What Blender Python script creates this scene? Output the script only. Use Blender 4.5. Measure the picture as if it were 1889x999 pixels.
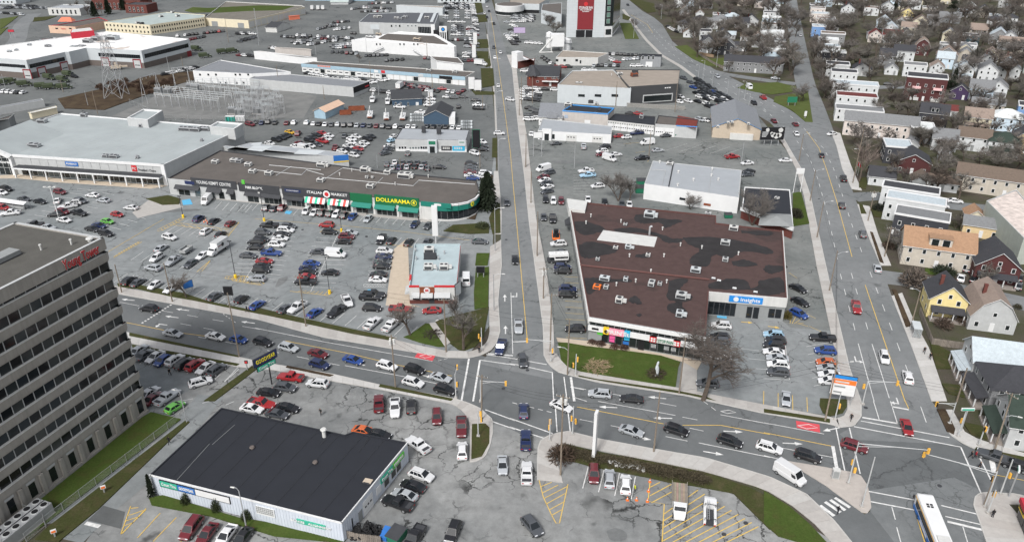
import bpy, bmesh, math, random
from mathutils import Vector
V3=Vector
from mathutils.geometry import tessellate_polygon
for o in list(bpy.data.objects): bpy.data.objects.remove(o)
SC=bpy.context.scene;COL=SC.collection
R=math.radians
# ---------------------------------------------------------------- camera
F=1425.0;TH=R(26.8);CH=92.0;CX,CY=944.5,499.5
ST,CT=math.sin(TH),math.cos(TH)
cam=bpy.data.cameras.new('camera');co=bpy.data.objects.new('camera',cam);COL.objects.link(co)
co.location=(0,0,CH);co.rotation_euler=(math.pi/2-TH,0,0)
cam.sensor_width=36;cam.lens=F/1889*36;cam.clip_start=1;cam.clip_end=6000
SC.camera=co
SC.render.resolution_x=1024;SC.render.resolution_y=541
# ---------------------------------------------------------------- sky and sun (soft overcast)
W=bpy.data.worlds.new('World');SC.world=W;W.use_nodes=True
nt=W.node_tree;bg=nt.nodes['Background']
sky=nt.nodes.new('ShaderNodeTexSky');sky.sky_type='NISHITA';sky.sun_disc=False
SUN_EL,SUN_AZ=R(48),R(205)       # azimuth from +Y clockwise: behind the camera, a little left
sky.sun_elevation=SUN_EL;sky.sun_rotation=SUN_AZ;sky.air_density=1.0;sky.dust_density=4.0;sky.ozone_density=1.0
hs=nt.nodes.new('ShaderNodeHueSaturation');hs.inputs['Saturation'].default_value=0.32
nt.links.new(sky.outputs[0],hs.inputs['Color']);nt.links.new(hs.outputs[0],bg.inputs['Color'])
bg.inputs['Strength'].default_value=0.095
sl=bpy.data.lights.new('sun','SUN');sl.energy=1.5;sl.angle=R(10);sl.color=(1.0,0.985,0.965)
so=bpy.data.objects.new('sun',sl);COL.objects.link(so)
sd=V3((math.sin(SUN_AZ)*math.cos(SUN_EL),math.cos(SUN_AZ)*math.cos(SUN_EL),math.sin(SUN_EL)))
so.rotation_euler=sd.to_track_quat('Z','Y').to_euler();so.location=(0,-50,300)
vs=SC.view_settings;vs.view_transform='Standard';vs.look='None';vs.gamma=1;vs.exposure=0.84
# ---------------------------------------------------------------- pixel -> place helpers
def P(x,y,z=0.0):
 u=(x-CX)/F;v=(CY-y)/F
 dx,dy,dz=u,CT+v*ST,-ST+v*CT
 t=(z-CH)/dz
 return V3((t*dx,t*dy,z))
def proj(p):
 z=p[2]-CH;d=p[1]*CT-z*ST;up=p[1]*ST+z*CT
 return CX+F*p[0]/d, CY-F*up/d
def hfrom(bx,by,ytop):
 g=P(bx,by);lo,hi=0.,90.
 for _ in range(40):
  m=(lo+hi)/2
  if proj((g.x,g.y,m))[1]>ytop: lo=m
  else: hi=m
 return lo
S0=1889/480;S3=1851/480
TS={}
for r,y0 in enumerate((0,240,490,740)):
 for c,x0 in enumerate((0,470,940,1409)): TS['%d%d'%(r,c)]=(x0,y0,S3 if r==3 else S0)
TS.update(a=(200,380,5.55),b=(430,380,4.9935),c=(960,280,6.2417),d=(1280,560,4.344),e=(420,200,6.2967),f=(660,160,5.875),
 g=(0,0,6.2967),h=(1180,120,6.661),i=(480,0,4.4976),j=(940,90,6.242),k=(1480,0,4.6186),l=(1180,0,5.903),o=(0,0,1.0),m=(740,430,7.135),n=(240,150,7.871),p=(1400,120,4.758),q=(1640,120,4.759),r=(1560,320,4.541),s=(1640,540,3.120))
def tp(t,x,y):
 x0,y0,s=TS[t];return (x0+x/s,y0+y/s)
def T(t,x,y,z=0.0): return P(*tp(t,x,y),z)
def gdir(px,py,dx,dy):
 a=P(px,py);n=math.hypot(dx,dy);b=P(px+dx/n*3,py+dy/n*3);d=b-a;d.z=0
 return d.normalized()
def pl(t,s):
 v=[float(q) for q in s.replace(',',' ').split()]
 return [tp(t,v[k],v[k+1]) for k in range(0,len(v),2)]
def catmull(pts,n=5,closed=False):
 out=[];N=len(pts)
 for i in range(N-1):
  p0=pts[max(i-1,0)];p1=pts[i];p2=pts[i+1];p3=pts[min(i+2,N-1)]
  for k in range(n):
   t=k/n
   out.append(tuple(0.5*((2*p1[j])+(-p0[j]+p2[j])*t+(2*p0[j]-5*p1[j]+4*p2[j]-p3[j])*t*t+(-p0[j]+3*p1[j]-3*p2[j]+p3[j])*t**3) for j in (0,1)))
 out.append(tuple(pts[-1]));return out
# ---------------------------------------------------------------- materials
MATS={}
def _n(m,t): return m.node_tree.nodes.new(t)
def mat(name,col,rough=0.7,var=0.12,scale=0.6,metal=0.0,spec=0.3,objcol=False,fine=0.0,coat=0.0,vcol=False,streak=0.0):
 if name in MATS: return MATS[name]
 m=bpy.data.materials.new(name);m.use_nodes=True;t=m.node_tree;b=t.nodes['Principled BSDF']
 b.inputs['Roughness'].default_value=rough;b.inputs['Metallic'].default_value=metal;b.inputs['Specular IOR Level'].default_value=spec
 if coat: b.inputs['Coat Weight'].default_value=coat;b.inputs['Coat Roughness'].default_value=0.08
 geo=_n(m,'ShaderNodeNewGeometry')
 if objcol: oi=_n(m,'ShaderNodeObjectInfo');src=oi.outputs['Color']
 elif vcol: a=_n(m,'ShaderNodeAttribute');a.attribute_name='Col';src=a.outputs['Color']
 else: rg=_n(m,'ShaderNodeRGB');rg.outputs[0].default_value=(*col,1);src=rg.outputs[0]
 def vary(src,scale,var,stretch=None):
  nz=_n(m,'ShaderNodeTexNoise');nz.inputs['Scale'].default_value=scale;nz.inputs['Detail'].default_value=6;nz.inputs['Roughness'].default_value=0.62
  if stretch:
   mp=_n(m,'ShaderNodeVectorMath');mp.operation='MULTIPLY';mp.inputs[1].default_value=stretch
   t.links.new(geo.outputs['Position'],mp.inputs[0]);t.links.new(mp.outputs[0],nz.inputs['Vector'])
  else: t.links.new(geo.outputs['Position'],nz.inputs['Vector'])
  mr=_n(m,'ShaderNodeMapRange');mr.inputs[1].default_value=0.25;mr.inputs[2].default_value=0.75
  mr.inputs[3].default_value=1-var;mr.inputs[4].default_value=1+var
  t.links.new(nz.outputs[0],mr.inputs[0])
  vm=_n(m,'ShaderNodeVectorMath');vm.operation='SCALE'
  t.links.new(src,vm.inputs[0]);t.links.new(mr.outputs[0],vm.inputs['Scale'])
  return vm.outputs[0]
 if var: src=vary(src,scale,var)
 if fine: src=vary(src,9.0,fine)
 if streak: src=vary(src,1.0,streak,(2.2,2.2,0.12))
 t.links.new(src,b.inputs['Base Color'])
 if name=='clear': b.inputs['Alpha'].default_value=0.35
 MATS[name]=m;return m
def crack_asphalt(name,base,patch,crack=0.5,cscale=0.16,stain=0.25):
 m=bpy.data.materials.new(name);m.use_nodes=True;t=m.node_tree;b=t.nodes['Principled BSDF'];L=t.links.new
 b.inputs['Roughness'].default_value=0.85;b.inputs['Specular IOR Level'].default_value=0.25
 geo=_n(m,'ShaderNodeNewGeometry');pos=geo.outputs['Position']
 def noise(sc,det=5,rg=0.6,vec=pos):
  z=_n(m,'ShaderNodeTexNoise');z.inputs['Scale'].default_value=sc;z.inputs['Detail'].default_value=det;z.inputs['Roughness'].default_value=rg;L(vec,z.inputs['Vector']);return z
 def rng(s,a,c,d,e):
  r=_n(m,'ShaderNodeMapRange');r.inputs[1].default_value=a;r.inputs[2].default_value=c;r.inputs[3].default_value=d;r.inputs[4].default_value=e;L(s,r.inputs[0]);return r.outputs[0]
 def math_(op,x,y):
  q=_n(m,'ShaderNodeMath');q.operation=op
  for i,v in enumerate((x,y)):
   if isinstance(v,(int,float)): q.inputs[i].default_value=v
   else: L(v,q.inputs[i])
  return q.outputs[0]
 n1=noise(0.035,6);n2=noise(0.4,6,0.7);n3=noise(7,3)
 mix=_n(m,'ShaderNodeMix');mix.data_type='RGBA';mix.inputs[6].default_value=(*base,1);mix.inputs[7].default_value=(*patch,1)
 L(rng(n1.outputs[0],0.38,0.62,0,1),mix.inputs[0])
 f=math_('MULTIPLY',rng(n2.outputs[0],0.25,0.75,1-stain*0.5,1+stain*0.5),rng(n3.outputs[0],0.3,0.7,0.93,1.07))
 wz=noise(0.5,4);ad=_n(m,'ShaderNodeVectorMath');ad.operation='MULTIPLY_ADD';ad.inputs[1].default_value=(3.5,3.5,0);L(wz.outputs['Color'],ad.inputs[0]);L(pos,ad.inputs[2])
 for sc,wd,lo in ((cscale,0.028,0.46),(cscale*4.5,0.040,0.56)):
  v=_n(m,'ShaderNodeTexVoronoi');v.feature='DISTANCE_TO_EDGE';v.inputs['Scale'].default_value=sc;L(ad.outputs[0],v.inputs['Vector'])
  line=rng(v.outputs['Distance'],0.004,wd*sc/0.16*0.85 if sc<0.3 else wd,1,0)
  mk=noise(0.045,4);wear=rng(mk.outputs[0],lo,lo+0.10,0,1)
  f=math_('MULTIPLY',f,math_('SUBTRACT',1.0,math_('MULTIPLY',math_('MULTIPLY',line,wear),crack)))
 sp=noise(0.22,3,0.5);f=math_('MULTIPLY',f,rng(sp.outputs[0],0.66,0.76,1,1-stain))
 vm=_n(m,'ShaderNodeVectorMath');vm.operation='SCALE';L(mix.outputs[2],vm.inputs[0]);L(f,vm.inputs['Scale'])
 L(vm.outputs[0],b.inputs['Base Color']);MATS[name]=m;return m
def ground_mix(name,cols,sc=0.08,fine=0.3):
 m=bpy.data.materials.new(name);m.use_nodes=True;t=m.node_tree;b=t.nodes['Principled BSDF'];L=t.links.new
 b.inputs['Roughness'].default_value=0.95;b.inputs['Specular IOR Level'].default_value=0.1
 geo=_n(m,'ShaderNodeNewGeometry')
 nz=_n(m,'ShaderNodeTexNoise');nz.inputs['Scale'].default_value=sc;nz.inputs['Detail'].default_value=8;nz.inputs['Roughness'].default_value=0.65;L(geo.outputs['Position'],nz.inputs['Vector'])
 cr=_n(m,'ShaderNodeValToRGB');e=cr.color_ramp.elements
 while len(e)<len(cols): e.new(0.5)
 for i,c in enumerate(cols): e[i].position=0.30+0.40*i/(len(cols)-1);e[i].color=(*c,1)
 L(nz.outputs[0],cr.inputs[0])
 n2=_n(m,'ShaderNodeTexNoise');n2.inputs['Scale'].default_value=3.2;n2.inputs['Detail'].default_value=6;n2.inputs['Roughness'].default_value=0.8;L(geo.outputs['Position'],n2.inputs['Vector'])
 mr=_n(m,'ShaderNodeMapRange');mr.inputs[1].default_value=0.3;mr.inputs[2].default_value=0.7;mr.inputs[3].default_value=1-fine;mr.inputs[4].default_value=1+fine;L(n2.outputs[0],mr.inputs[0])
 vm=_n(m,'ShaderNodeVectorMath');vm.operation='SCALE';L(cr.outputs[0],vm.inputs[0]);L(mr.outputs[0],vm.inputs['Scale']);L(vm.outputs[0],b.inputs['Base Color'])
 MATS[name]=m;return m
def patch_roof(name,base,patch,lo=0.56,sc=0.07,stripe=None):
 m=bpy.data.materials.new(name);m.use_nodes=True;t=m.node_tree;b=t.nodes['Principled BSDF'];L=t.links.new
 b.inputs['Roughness'].default_value=0.9;b.inputs['Specular IOR Level'].default_value=0.15
 geo=_n(m,'ShaderNodeNewGeometry')
 nz=_n(m,'ShaderNodeTexNoise');nz.inputs['Scale'].default_value=sc;nz.inputs['Detail'].default_value=3;L(geo.outputs['Position'],nz.inputs['Vector'])
 mr=_n(m,'ShaderNodeMapRange');mr.inputs[1].default_value=lo;mr.inputs[2].default_value=lo+0.025;L(nz.outputs[0],mr.inputs[0])
 mx=_n(m,'ShaderNodeMix');mx.data_type='RGBA';mx.inputs[6].default_value=(*base,1);mx.inputs[7].default_value=(*patch,1);L(mr.outputs[0],mx.inputs[0])
 n2=_n(m,'ShaderNodeTexNoise');n2.inputs['Scale'].default_value=0.5;n2.inputs['Detail'].default_value=8;n2.inputs['Roughness'].default_value=0.7;L(geo.outputs['Position'],n2.inputs['Vector'])
 m2=_n(m,'ShaderNodeMapRange');m2.inputs[1].default_value=0.25;m2.inputs[2].default_value=0.75;m2.inputs[3].default_value=0.8;m2.inputs[4].default_value=1.2;L(n2.outputs[0],m2.inputs[0])
 vm=_n(m,'ShaderNodeVectorMath');vm.operation='SCALE';L(mx.outputs[2],vm.inputs[0]);L(m2.outputs[0],vm.inputs['Scale']);L(vm.outputs[0],b.inputs['Base Color'])
 MATS[name]=m;return m
def M(n): return MATS[n]
crack_asphalt('lot_asphalt',(0.172,0.188,0.192),(0.222,0.233,0.235),0.62,0.13,0.42)
crack_asphalt('old_asphalt',(0.165,0.171,0.171),(0.255,0.258,0.253),0.85,0.22,0.60)
crack_asphalt('yard_asphalt',(0.105,0.112,0.112),(0.140,0.147,0.145),0.7,0.11,0.30)
crack_asphalt('plaza_asphalt',(0.128,0.139,0.136),(0.182,0.189,0.183),0.65,0.14,0.42)
crack_asphalt('patch_asphalt',(0.135,0.14,0.14),(0.16,0.165,0.165),0.6,0.3,0.5)
crack_asphalt('dark_asphalt',(0.085,0.09,0.092),(0.11,0.115,0.115),0.4,0.13,0.3)
crack_asphalt('road_asphalt',(0.150,0.159,0.162),(0.186,0.193,0.196),0.42,0.08,0.32)
crack_asphalt('street_asphalt',(0.108,0.115,0.118),(0.138,0.145,0.148),0.32,0.07,0.22)
ground_mix('soil_grass',[(0.045,0.039,0.032),(0.076,0.066,0.054),(0.058,0.061,0.034),(0.105,0.096,0.083)],0.06,0.35)
ground_mix('lawn',[(0.060,0.062,0.020),(0.048,0.075,0.016),(0.068,0.088,0.024)],0.25,0.28)
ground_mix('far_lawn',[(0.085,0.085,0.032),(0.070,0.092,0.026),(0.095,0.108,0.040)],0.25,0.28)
ground_mix('dull_grass',[(0.062,0.052,0.026),(0.045,0.052,0.018),(0.075,0.064,0.034)],0.3,0.3)
ground_mix('brown_scrub',[(0.03,0.022,0.016),(0.062,0.044,0.029),(0.085,0.065,0.04)],0.2,0.4)
ground_mix('gravel_yard',[(0.13,0.135,0.132),(0.17,0.172,0.168),(0.20,0.20,0.195)],0.15,0.15)
mat('slab',(0.37,0.345,0.32),0.9,0.10,1.2,objcol=True,fine=0.06)
mat('concrete',(0.36,0.345,0.325),0.9,0.12,0.7,fine=0.06)
mat('kerb',(0.42,0.41,0.39),0.9,0.12,0.7)
mat('white_line',(0.60,0.60,0.59),0.7,0.30,1.5,fine=0.12)
mat('yellow_line',(0.62,0.42,0.10),0.7,0.22,1.5,fine=0.12)
mat('red_line',(0.55,0.07,0.085),0.7,0.12,1.0)
mat('blue_line',(0.10,0.38,0.60),0.7,0.15,1.0)
mat('white',(0.64,0.645,0.645),0.6,0.06,0.5)
mat('offwhite',(0.52,0.52,0.505),0.7,0.08,0.5,streak=0.06)
mat('lightgrey',(0.42,0.43,0.43),0.7,0.08,0.6,streak=0.05)
mat('midgrey',(0.24,0.25,0.25),0.7,0.1,0.6)
mat('charcoal',(0.045,0.047,0.052),0.75,0.15,0.6)
mat('black',(0.012,0.012,0.014),0.6,0.1,1)
mat('glass',(0.012,0.015,0.018),0.06,0.0,1,spec=0.6)
mat('dark_glass',(0.016,0.020,0.021),0.12,0.25,0.3,spec=0.55)
mat('bright_glass',(0.10,0.12,0.125),0.1,0.2,0.4,spec=0.6)
mat('steel',(0.42,0.43,0.44),0.45,0.1,2,metal=0.4)
mat('wood_pole',(0.20,0.165,0.13),0.9,0.2,3)
mat('rubber',(0.018,0.018,0.019),0.85,0.1,2)
mat('rim',(0.45,0.46,0.47),0.35,0,1,metal=0.7)
mat('paint',(0.5,0.5,0.5),0.32,0.0,1,spec=0.5,objcol=True,coat=0.6)
mat('tint',(0.5,0.5,0.5),0.7,0.10,0.9,objcol=True,streak=0.05)
mat('shingle',(0.5,0.5,0.5),0.9,0.16,1.5,objcol=True,fine=0.22)
mat('vpaint',(0.5,0.5,0.5),0.4,0.0,1,spec=0.5,vcol=True)
mat('headlight',(0.75,0.76,0.78),0.15,0,1,spec=0.7)
mat('taillight',(0.35,0.01,0.01),0.25,0,1,spec=0.6)
mat('orange',(0.75,0.17,0.03),0.6,0.08,2);mat('red',(0.50,0.03,0.035),0.5,0.05,2);mat('yellow',(0.75,0.50,0.03),0.5,0.05,2)
mat('signal_yellow',(0.72,0.40,0.07),0.5,0.05,2);mat('blue',(0.03,0.14,0.42),0.5,0.05,2);mat('green',(0.02,0.16,0.09),0.55,0.08,2)
mat('teal',(0.015,0.17,0.13),0.55,0.06,1);mat('lime',(0.10,0.45,0.06),0.5,0.05,2);mat('maroon',(0.19,0.022,0.028),0.7,0.08,1)
mat('brick_red',(0.125,0.042,0.034),0.85,0.12,1.5,fine=0.15);mat('rust',(0.20,0.06,0.03),0.85,0.25,0.8)
mat('cream',(0.62,0.56,0.42),0.75,0.08,0.7);mat('beige',(0.45,0.38,0.30),0.85,0.1,0.8);mat('skyblue',(0.30,0.42,0.50),0.7,0.1,0.6)
mat('navy',(0.02,0.03,0.09),0.5,0.05,1);mat('pink',(0.65,0.10,0.28),0.5,0.05,1);mat('cyan',(0.03,0.35,0.55),0.5,0.05,1)
mat('bark',(0.085,0.068,0.055),0.95,0.2,2);mat('twig',(0.1,0.09,0.08),0.95,0.25,0.5,objcol=True)
mat('needle',(0.014,0.021,0.011),0.9,0.35,1.2);mat('hedge',(0.05,0.045,0.028),0.9,0.35,1.4,objcol=True)
mat('wire',(0.02,0.02,0.022),0.7,0,1);mat('skin',(0.45,0.28,0.20),0.7,0.05,4);mat('cloth',(0.5,0.5,0.5),0.9,0.1,6,objcol=True)
mat('fence_wood',(0.20,0.17,0.14),0.9,0.2,1.2,objcol=True);mat('mesh_wire',(0.30,0.31,0.31),0.6,0.1,1)
mat('pane',(0.02,0.02,0.02),0.09,0.0,1,spec=0.55,objcol=True);mat('sign_green',(0.012,0.12,0.05),0.5,0.04,1);mat('sign_yellow',(0.85,0.72,0.03),0.5,0.04,1)
mat('teal_stripe',(0.03,0.42,0.25),0.6,0.05,1);mat('red_stripe',(0.62,0.07,0.06),0.6,0.05,1);mat('pinksign',(0.80,0.30,0.38),0.5,0.05,1);mat('signblue',(0.02,0.22,0.60),0.5,0.03,1)
mat('brown_trim',(0.10,0.045,0.04),0.8,0.1,1);mat('rib_blue',(0.52,0.56,0.62),0.5,0.05,0.5,streak=0.05);mat('signteal',(0.04,0.36,0.24),0.5,0.04,1);mat('stucco',(0.44,0.41,0.385),0.85,0.08,0.7,streak=0.06)
mat('blue_edge',(0.05,0.25,0.58),0.5,0.05,1);mat('slate',(0.19,0.20,0.215),0.8,0.14,1.2,fine=0.15);mat('palegrey',(0.47,0.50,0.515),0.6,0.05,0.4,streak=0.04);mat('darkpanel',(0.055,0.057,0.06),0.5,0.06,0.5)
mat('stone',(0.25,0.245,0.23),0.9,0.18,1.5);mat('clapboard',(0.26,0.27,0.28),0.75,0.08,0.8);mat('rust_roof',(0.15,0.03,0.022),0.8,0.2,0.6);mat('stair_glass',(0.10,0.22,0.17),0.15,0.3,0.5,spec=0.5)
mat('brownstone',(0.13,0.11,0.10),0.85,0.1,0.7);mat('redpanel',(0.45,0.03,0.05),0.6,0.05,1);mat('peach',(0.60,0.42,0.31),0.7,0.08,0.7);mat('coral',(0.62,0.18,0.11),0.7,0.1,0.8);mat('reservoir_top',(0.15,0.14,0.12),0.95,0.2,0.3,fine=0.1)
mat('roof_dark',(0.085,0.09,0.10),0.8,0.12,0.3);mat('bluewall',(0.05,0.085,0.13),0.7,0.08,0.8);mat('sagewall',(0.38,0.41,0.37),0.7,0.08,0.6,streak=0.08);mat('rusty_white',(0.55,0.48,0.44),0.8,0.35,0.7,fine=0.2);mat('balcony_pink',(0.72,0.45,0.45),0.7,0.08,1)
mat('olive',(0.045,0.058,0.032),0.9,0.15,1)
mat('lilac',(0.42,0.34,0.50),0.5,0.1,1);mat('porta',(0.02,0.42,0.34),0.5,0.05,1);mat('trouser',(0.02,0.021,0.026),0.9,0.1,4);mat('hair',(0.02,0.015,0.012),0.8,0.1,4);mat('clear',(0.35,0.38,0.39),0.1,0.0,1,spec=0.5)
mat('tar_patch',(0.026,0.024,0.025),0.85,0.35,0.35,fine=0.15)
patch_roof('brown_roof',(0.076,0.049,0.046),(0.060,0.042,0.040),0.565,0.055)
patch_roof('white_roof',(0.68,0.68,0.675),(0.48,0.42,0.38),0.62,0.06)
mat('tar_roof',(0.105,0.094,0.086),0.95,0.16,0.25,fine=0.12);mat('tan_roof',(0.27,0.235,0.20),0.95,0.12,0.25,fine=0.10)
mat('membrane_roof',(0.315,0.345,0.35),0.8,0.10,0.12,fine=0.04);mat('black_roof',(0.021,0.023,0.029),0.62,0.10,0.3,fine=0.10)
mat('metal_roof',(0.36,0.38,0.40),0.5,0.07,0.3,metal=0.2);mat('green_roof',(0.33,0.38,0.37),0.8,0.12,0.2,fine=0.05);mat('bk_roof',(0.36,0.43,0.45),0.7,0.12,0.25)
mat('tower_stone',(0.305,0.288,0.262),0.85,0.10,0.35,fine=0.05,streak=0.14);mat('gravel_roof',(0.085,0.082,0.074),0.95,0.14,0.4,fine=0.2)
# ---------------------------------------------------------------- mesh builder
OFF={}      # object name -> world origin of its root
class MB:
 def __init__(s): s.v=[];s.f=[];s.m=[]
 def add(s,vs,fs,mi=0):
  k=len(s.v);s.v+= [tuple(q) for q in vs];s.f+=[tuple(i+k for i in f) for f in fs];s.m+=[mi]*len(fs);return s
 def box(s,a,b,mi=0):
  x0,y0,z0=a;x1,y1,z1=b
  return s.add([(x0,y0,z0),(x1,y0,z0),(x1,y1,z0),(x0,y1,z0),(x0,y0,z1),(x1,y0,z1),(x1,y1,z1),(x0,y1,z1)],
   [(0,3,2,1),(4,5,6,7),(0,1,5,4),(1,2,6,5),(2,3,7,6),(3,0,4,7)],mi)
 def obox(s,o,u,n,u0,u1,d0,d1,z0,z1,mi=0):       # box in a facade frame
  o=V3(o);pts=[]
  for z in (z0,z1):
   for (a,d) in ((u0,d0),(u1,d0),(u1,d1),(u0,d1)):
    q=o+u*a+n*d;pts.append((q.x,q.y,o.z+z))
  return s.add(pts,[(0,3,2,1),(4,5,6,7),(0,1,5,4),(1,2,6,5),(2,3,7,6),(3,0,4,7)],mi)
 def prism(s,poly,z0,z1,mi=0,bottom=False,top=True,mt=None):
  n=len(poly);k=[(p[0],p[1],z0) for p in poly]+[(p[0],p[1],z1) for p in poly]
  fs=[(i,(i+1)%n,n+(i+1)%n,n+i) for i in range(n)]
  s.add(k,fs,mi)
  if top:
   tr=tessellate_polygon([[V3((p[0],p[1],0)) for p in poly]])
   s.add([(p[0],p[1],z1) for p in poly],[orient(poly,t) for t in tr],mi if mt is None else mt)
  return s
 def tube(s,a,b,r0,r1,n=6,mi=0,cap=True):
  a=V3(a);b=V3(b);d=(b-a)
  if d.length<1e-6: return s
  d.normalize();up=V3((0,0,1)) if abs(d.z)<0.9 else V3((1,0,0))
  x=d.cross(up).normalized();y=d.cross(x)
  vs=[a+(x*math.cos(2*math.pi*i/n)+y*math.sin(2*math.pi*i/n))*r0 for i in range(n)]+[b+(x*math.cos(2*math.pi*i/n)+y*math.sin(2*math.pi*i/n))*r1 for i in range(n)]
  fs=[(i,n+i,n+(i+1)%n,(i+1)%n) for i in range(n)]
  if cap: fs+=[tuple(range(n)),tuple(range(2*n-1,n-1,-1))]
  return s.add(vs,fs,mi)
 def loft(s,rings,mi=0,cap=True,mis=None):
  n=len(rings[0]);vs=[p for r in rings for p in r]
  for j in range(len(rings)-1):
   pass
  k=len(s.v);s.v+=[tuple(p) for p in vs]
  for j in range(len(rings)-1):
   for i in range(n):
    s.f.append((k+j*n+i,k+j*n+(i+1)%n,k+(j+1)*n+(i+1)%n,k+(j+1)*n+i));s.m.append(mi)
  if cap:
   s.f.append(tuple(k+i for i in range(n))[::-1]);s.m.append(mi)
   s.f.append(tuple(k+(len(rings)-1)*n+i for i in range(n)));s.m.append(mi)
  return s
 def mesh(s,name,mats,off=(0,0,0),smooth=False):
  me=bpy.data.meshes.new(name);o=off
  me.from_pydata([(p[0]-o[0],p[1]-o[1],p[2]-o[2]) for p in s.v],[],s.f)
  if not isinstance(mats,(list,tuple)): mats=[mats]
  for q in mats: me.materials.append(M(q) if isinstance(q,str) else q)
  if len(mats)>1: me.polygons.foreach_set('material_index',s.m)
  if smooth: me.polygons.foreach_set('use_smooth',[True]*len(me.polygons))
  me.update();return me
 def bd(s,name,mats,parent=None,smooth=False,local=False,color=None,kind=None):
  off=(0,0,0)
  if parent is not None and not local: off=OFF.get(parent.name,(0,0,0))
  return link(name,s.mesh(name,mats,off,smooth),parent,color,kind)
def link(name,me,parent=None,color=None,kind=None):
 o=bpy.data.objects.new(name,me);COL.objects.link(o)
 if parent is not None: o.parent=parent;OFF[o.name]=OFF.get(parent.name,(0,0,0))
 if color: o.color=(*color,1)
 if kind: o['kind']=kind
 return o
def orient(poly,t):
 a,b,c=(poly[i] for i in t)
 return t if (b[0]-a[0])*(c[1]-a[1])-(b[1]-a[1])*(c[0]-a[0])>0 else (t[0],t[2],t[1])
LAB={}
def tag(o,label,cat,group=None):
 o['label']=label;o['category']=cat
 if group: o['group']=group
 LAB.setdefault(label,[]).append(o);return o
def thing(name,label,cat,loc=(0,0,0),rz=0.0,group=None):
 o=bpy.data.objects.new(name,None);COL.objects.link(o);o.empty_display_size=0.5
 o.location=loc;o.rotation_euler=(0,0,rz);OFF[o.name]=tuple(loc);tag(o,label,cat,group);return o
def copy_tree(o,parent=None,keep=True):
 c=o.copy();COL.objects.link(c);c.parent=parent
 for ch in KIDS.get(o.name,[]): copy_tree(ch,c)
 return c
KIDS={}
def reg(root):
 for ch in root.children: KIDS.setdefault(root.name,[]).append(ch);reg(ch)
def ccw(poly):
 a=sum(poly[i][0]*poly[(i+1)%len(poly)][1]-poly[(i+1)%len(poly)][0]*poly[i][1] for i in range(len(poly)))
 return poly if a>0 else poly[::-1]
def sheet(name,px,z,m,z0=None,parent=None,kind='structure',smoothn=0,color=None):
 if smoothn: px=catmull(px,smoothn)
 poly=ccw([tuple(P(*q)[:2]) for q in px]);b=MB()
 if z0 is None:
  tr=tessellate_polygon([[V3((p[0],p[1],0)) for p in poly]]);b.add([(p[0],p[1],z) for p in poly],[orient(poly,t) for t in tr])
 else: b.prism(poly,z0,z)
 return b.bd(name,m,parent,kind=kind if parent is None else None,color=color)
def text_mesh(s,size,ext=0.03,bold=0.0):
 c=bpy.data.curves.new('lettering','FONT');c.body=s;c.size=size;c.extrude=ext;c.align_x='CENTER';c.align_y='CENTER';c.offset=bold;c.resolution_u=2
 o=bpy.data.objects.new('lettering',c);COL.objects.link(o);bpy.context.view_layer.update()
 me=bpy.data.meshes.new_from_object(o.evaluated_get(bpy.context.evaluated_depsgraph_get()))
 bpy.data.objects.remove(o);bpy.data.curves.remove(c);return me
def put_text(s,center,u,n,size,m,parent,width=None,ext=0.03,bold=0.0,up=None,name='lettering'):
 me=text_mesh(s,size,ext,bold);xs=[v.co.x for v in me.vertices]
 sx=1.0
 if width and xs: sx=width/(max(xs)-min(xs))
 u=V3(u).normalized();n=V3(n).normalized();up=n.cross(u) if up is None else V3(up)
 off=V3(OFF.get(parent.name,(0,0,0)))
 for v in me.vertices:
  p=V3(center)+u*(v.co.x*sx)+up*v.co.y+n*v.co.z-off;v.co=p
 me.materials.clear();me.materials.append(M(m));me.name=name
 return link(name,me,parent)
# ================================================================ ground, roads, pavements
rnd=random.Random(7)
g=MB();g.add([(-2500,-600,0),(2500,-600,0),(2500,4000,0),(-2500,4000,0)],[(0,1,2,3)]);g.bd('ground','soil_grass',kind='structure')
sheet('commercial_lot',[(-900,1100),(860,860),(864,655),(903,600),(915,300),(895,60),(880,-70),(300,-70),(-250,-60),(-600,100)],0.015,'lot_asphalt')
sheet('plaza_lot',[(960,655),(1040,690),(1560,790),(1590,760),(1530,480),(1485,320),(1400,215),(1230,110),(1160,20),(1150,-60),(900,-60),(930,100),(960,330)],0.016,'plaza_asphalt')
sheet('yard_lot',[(-700,260),(-60,215),(420,285),(640,310),(905,336),(916,250),(897,60),(880,-68),(300,-68),(-250,-58),(-580,100)],0.018,'yard_asphalt')
sheet('tyre_shop_lot',[(150,1010),(250,870),(330,730),(480,640),(900,740),(1000,770),(1010,1200),(0,1200)],0.019,'old_asphalt')
sheet('corner_station_lot',[(985,780),(1200,860),(1440,940),(1560,1010),(1560,1200),(960,1200)],0.020,'old_asphalt')
sheet('kempt_south_leg',[(860,730),(1030,770),(1000,1100),(880,1100)],0.022,'old_asphalt')
sheet('insights_lot',pl('d','100 130 480 85 720 145 770 190 1130 220 1300 700 1010 880 560 840 0 700'),0.021,'lot_asphalt')
YN=[(60,508),(150,528),(218.5,542),(317.6,560),(480,590),(597,622),(762,649),(823,659),(864,660)]
YN2=[(1046.7,690.7),(1102.6,704.7),(1268,730),(1301,738),(1409,762),(1531,781.5),(1549,788)]
YN3=[(1772,815),(1798,828),(1889,850),(2100,905)]
YS=[(60,575),(150,595),(239,614.5),(440,659),(480,668),(615,690.7),(704,711),(836,735)]
YS2=[(1049,795.8),(1106,810),(1204.5,828),(1303,845),(1420,880)]
YS3=[(1811,908.6),(1876,911),(2100,985)]
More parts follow.
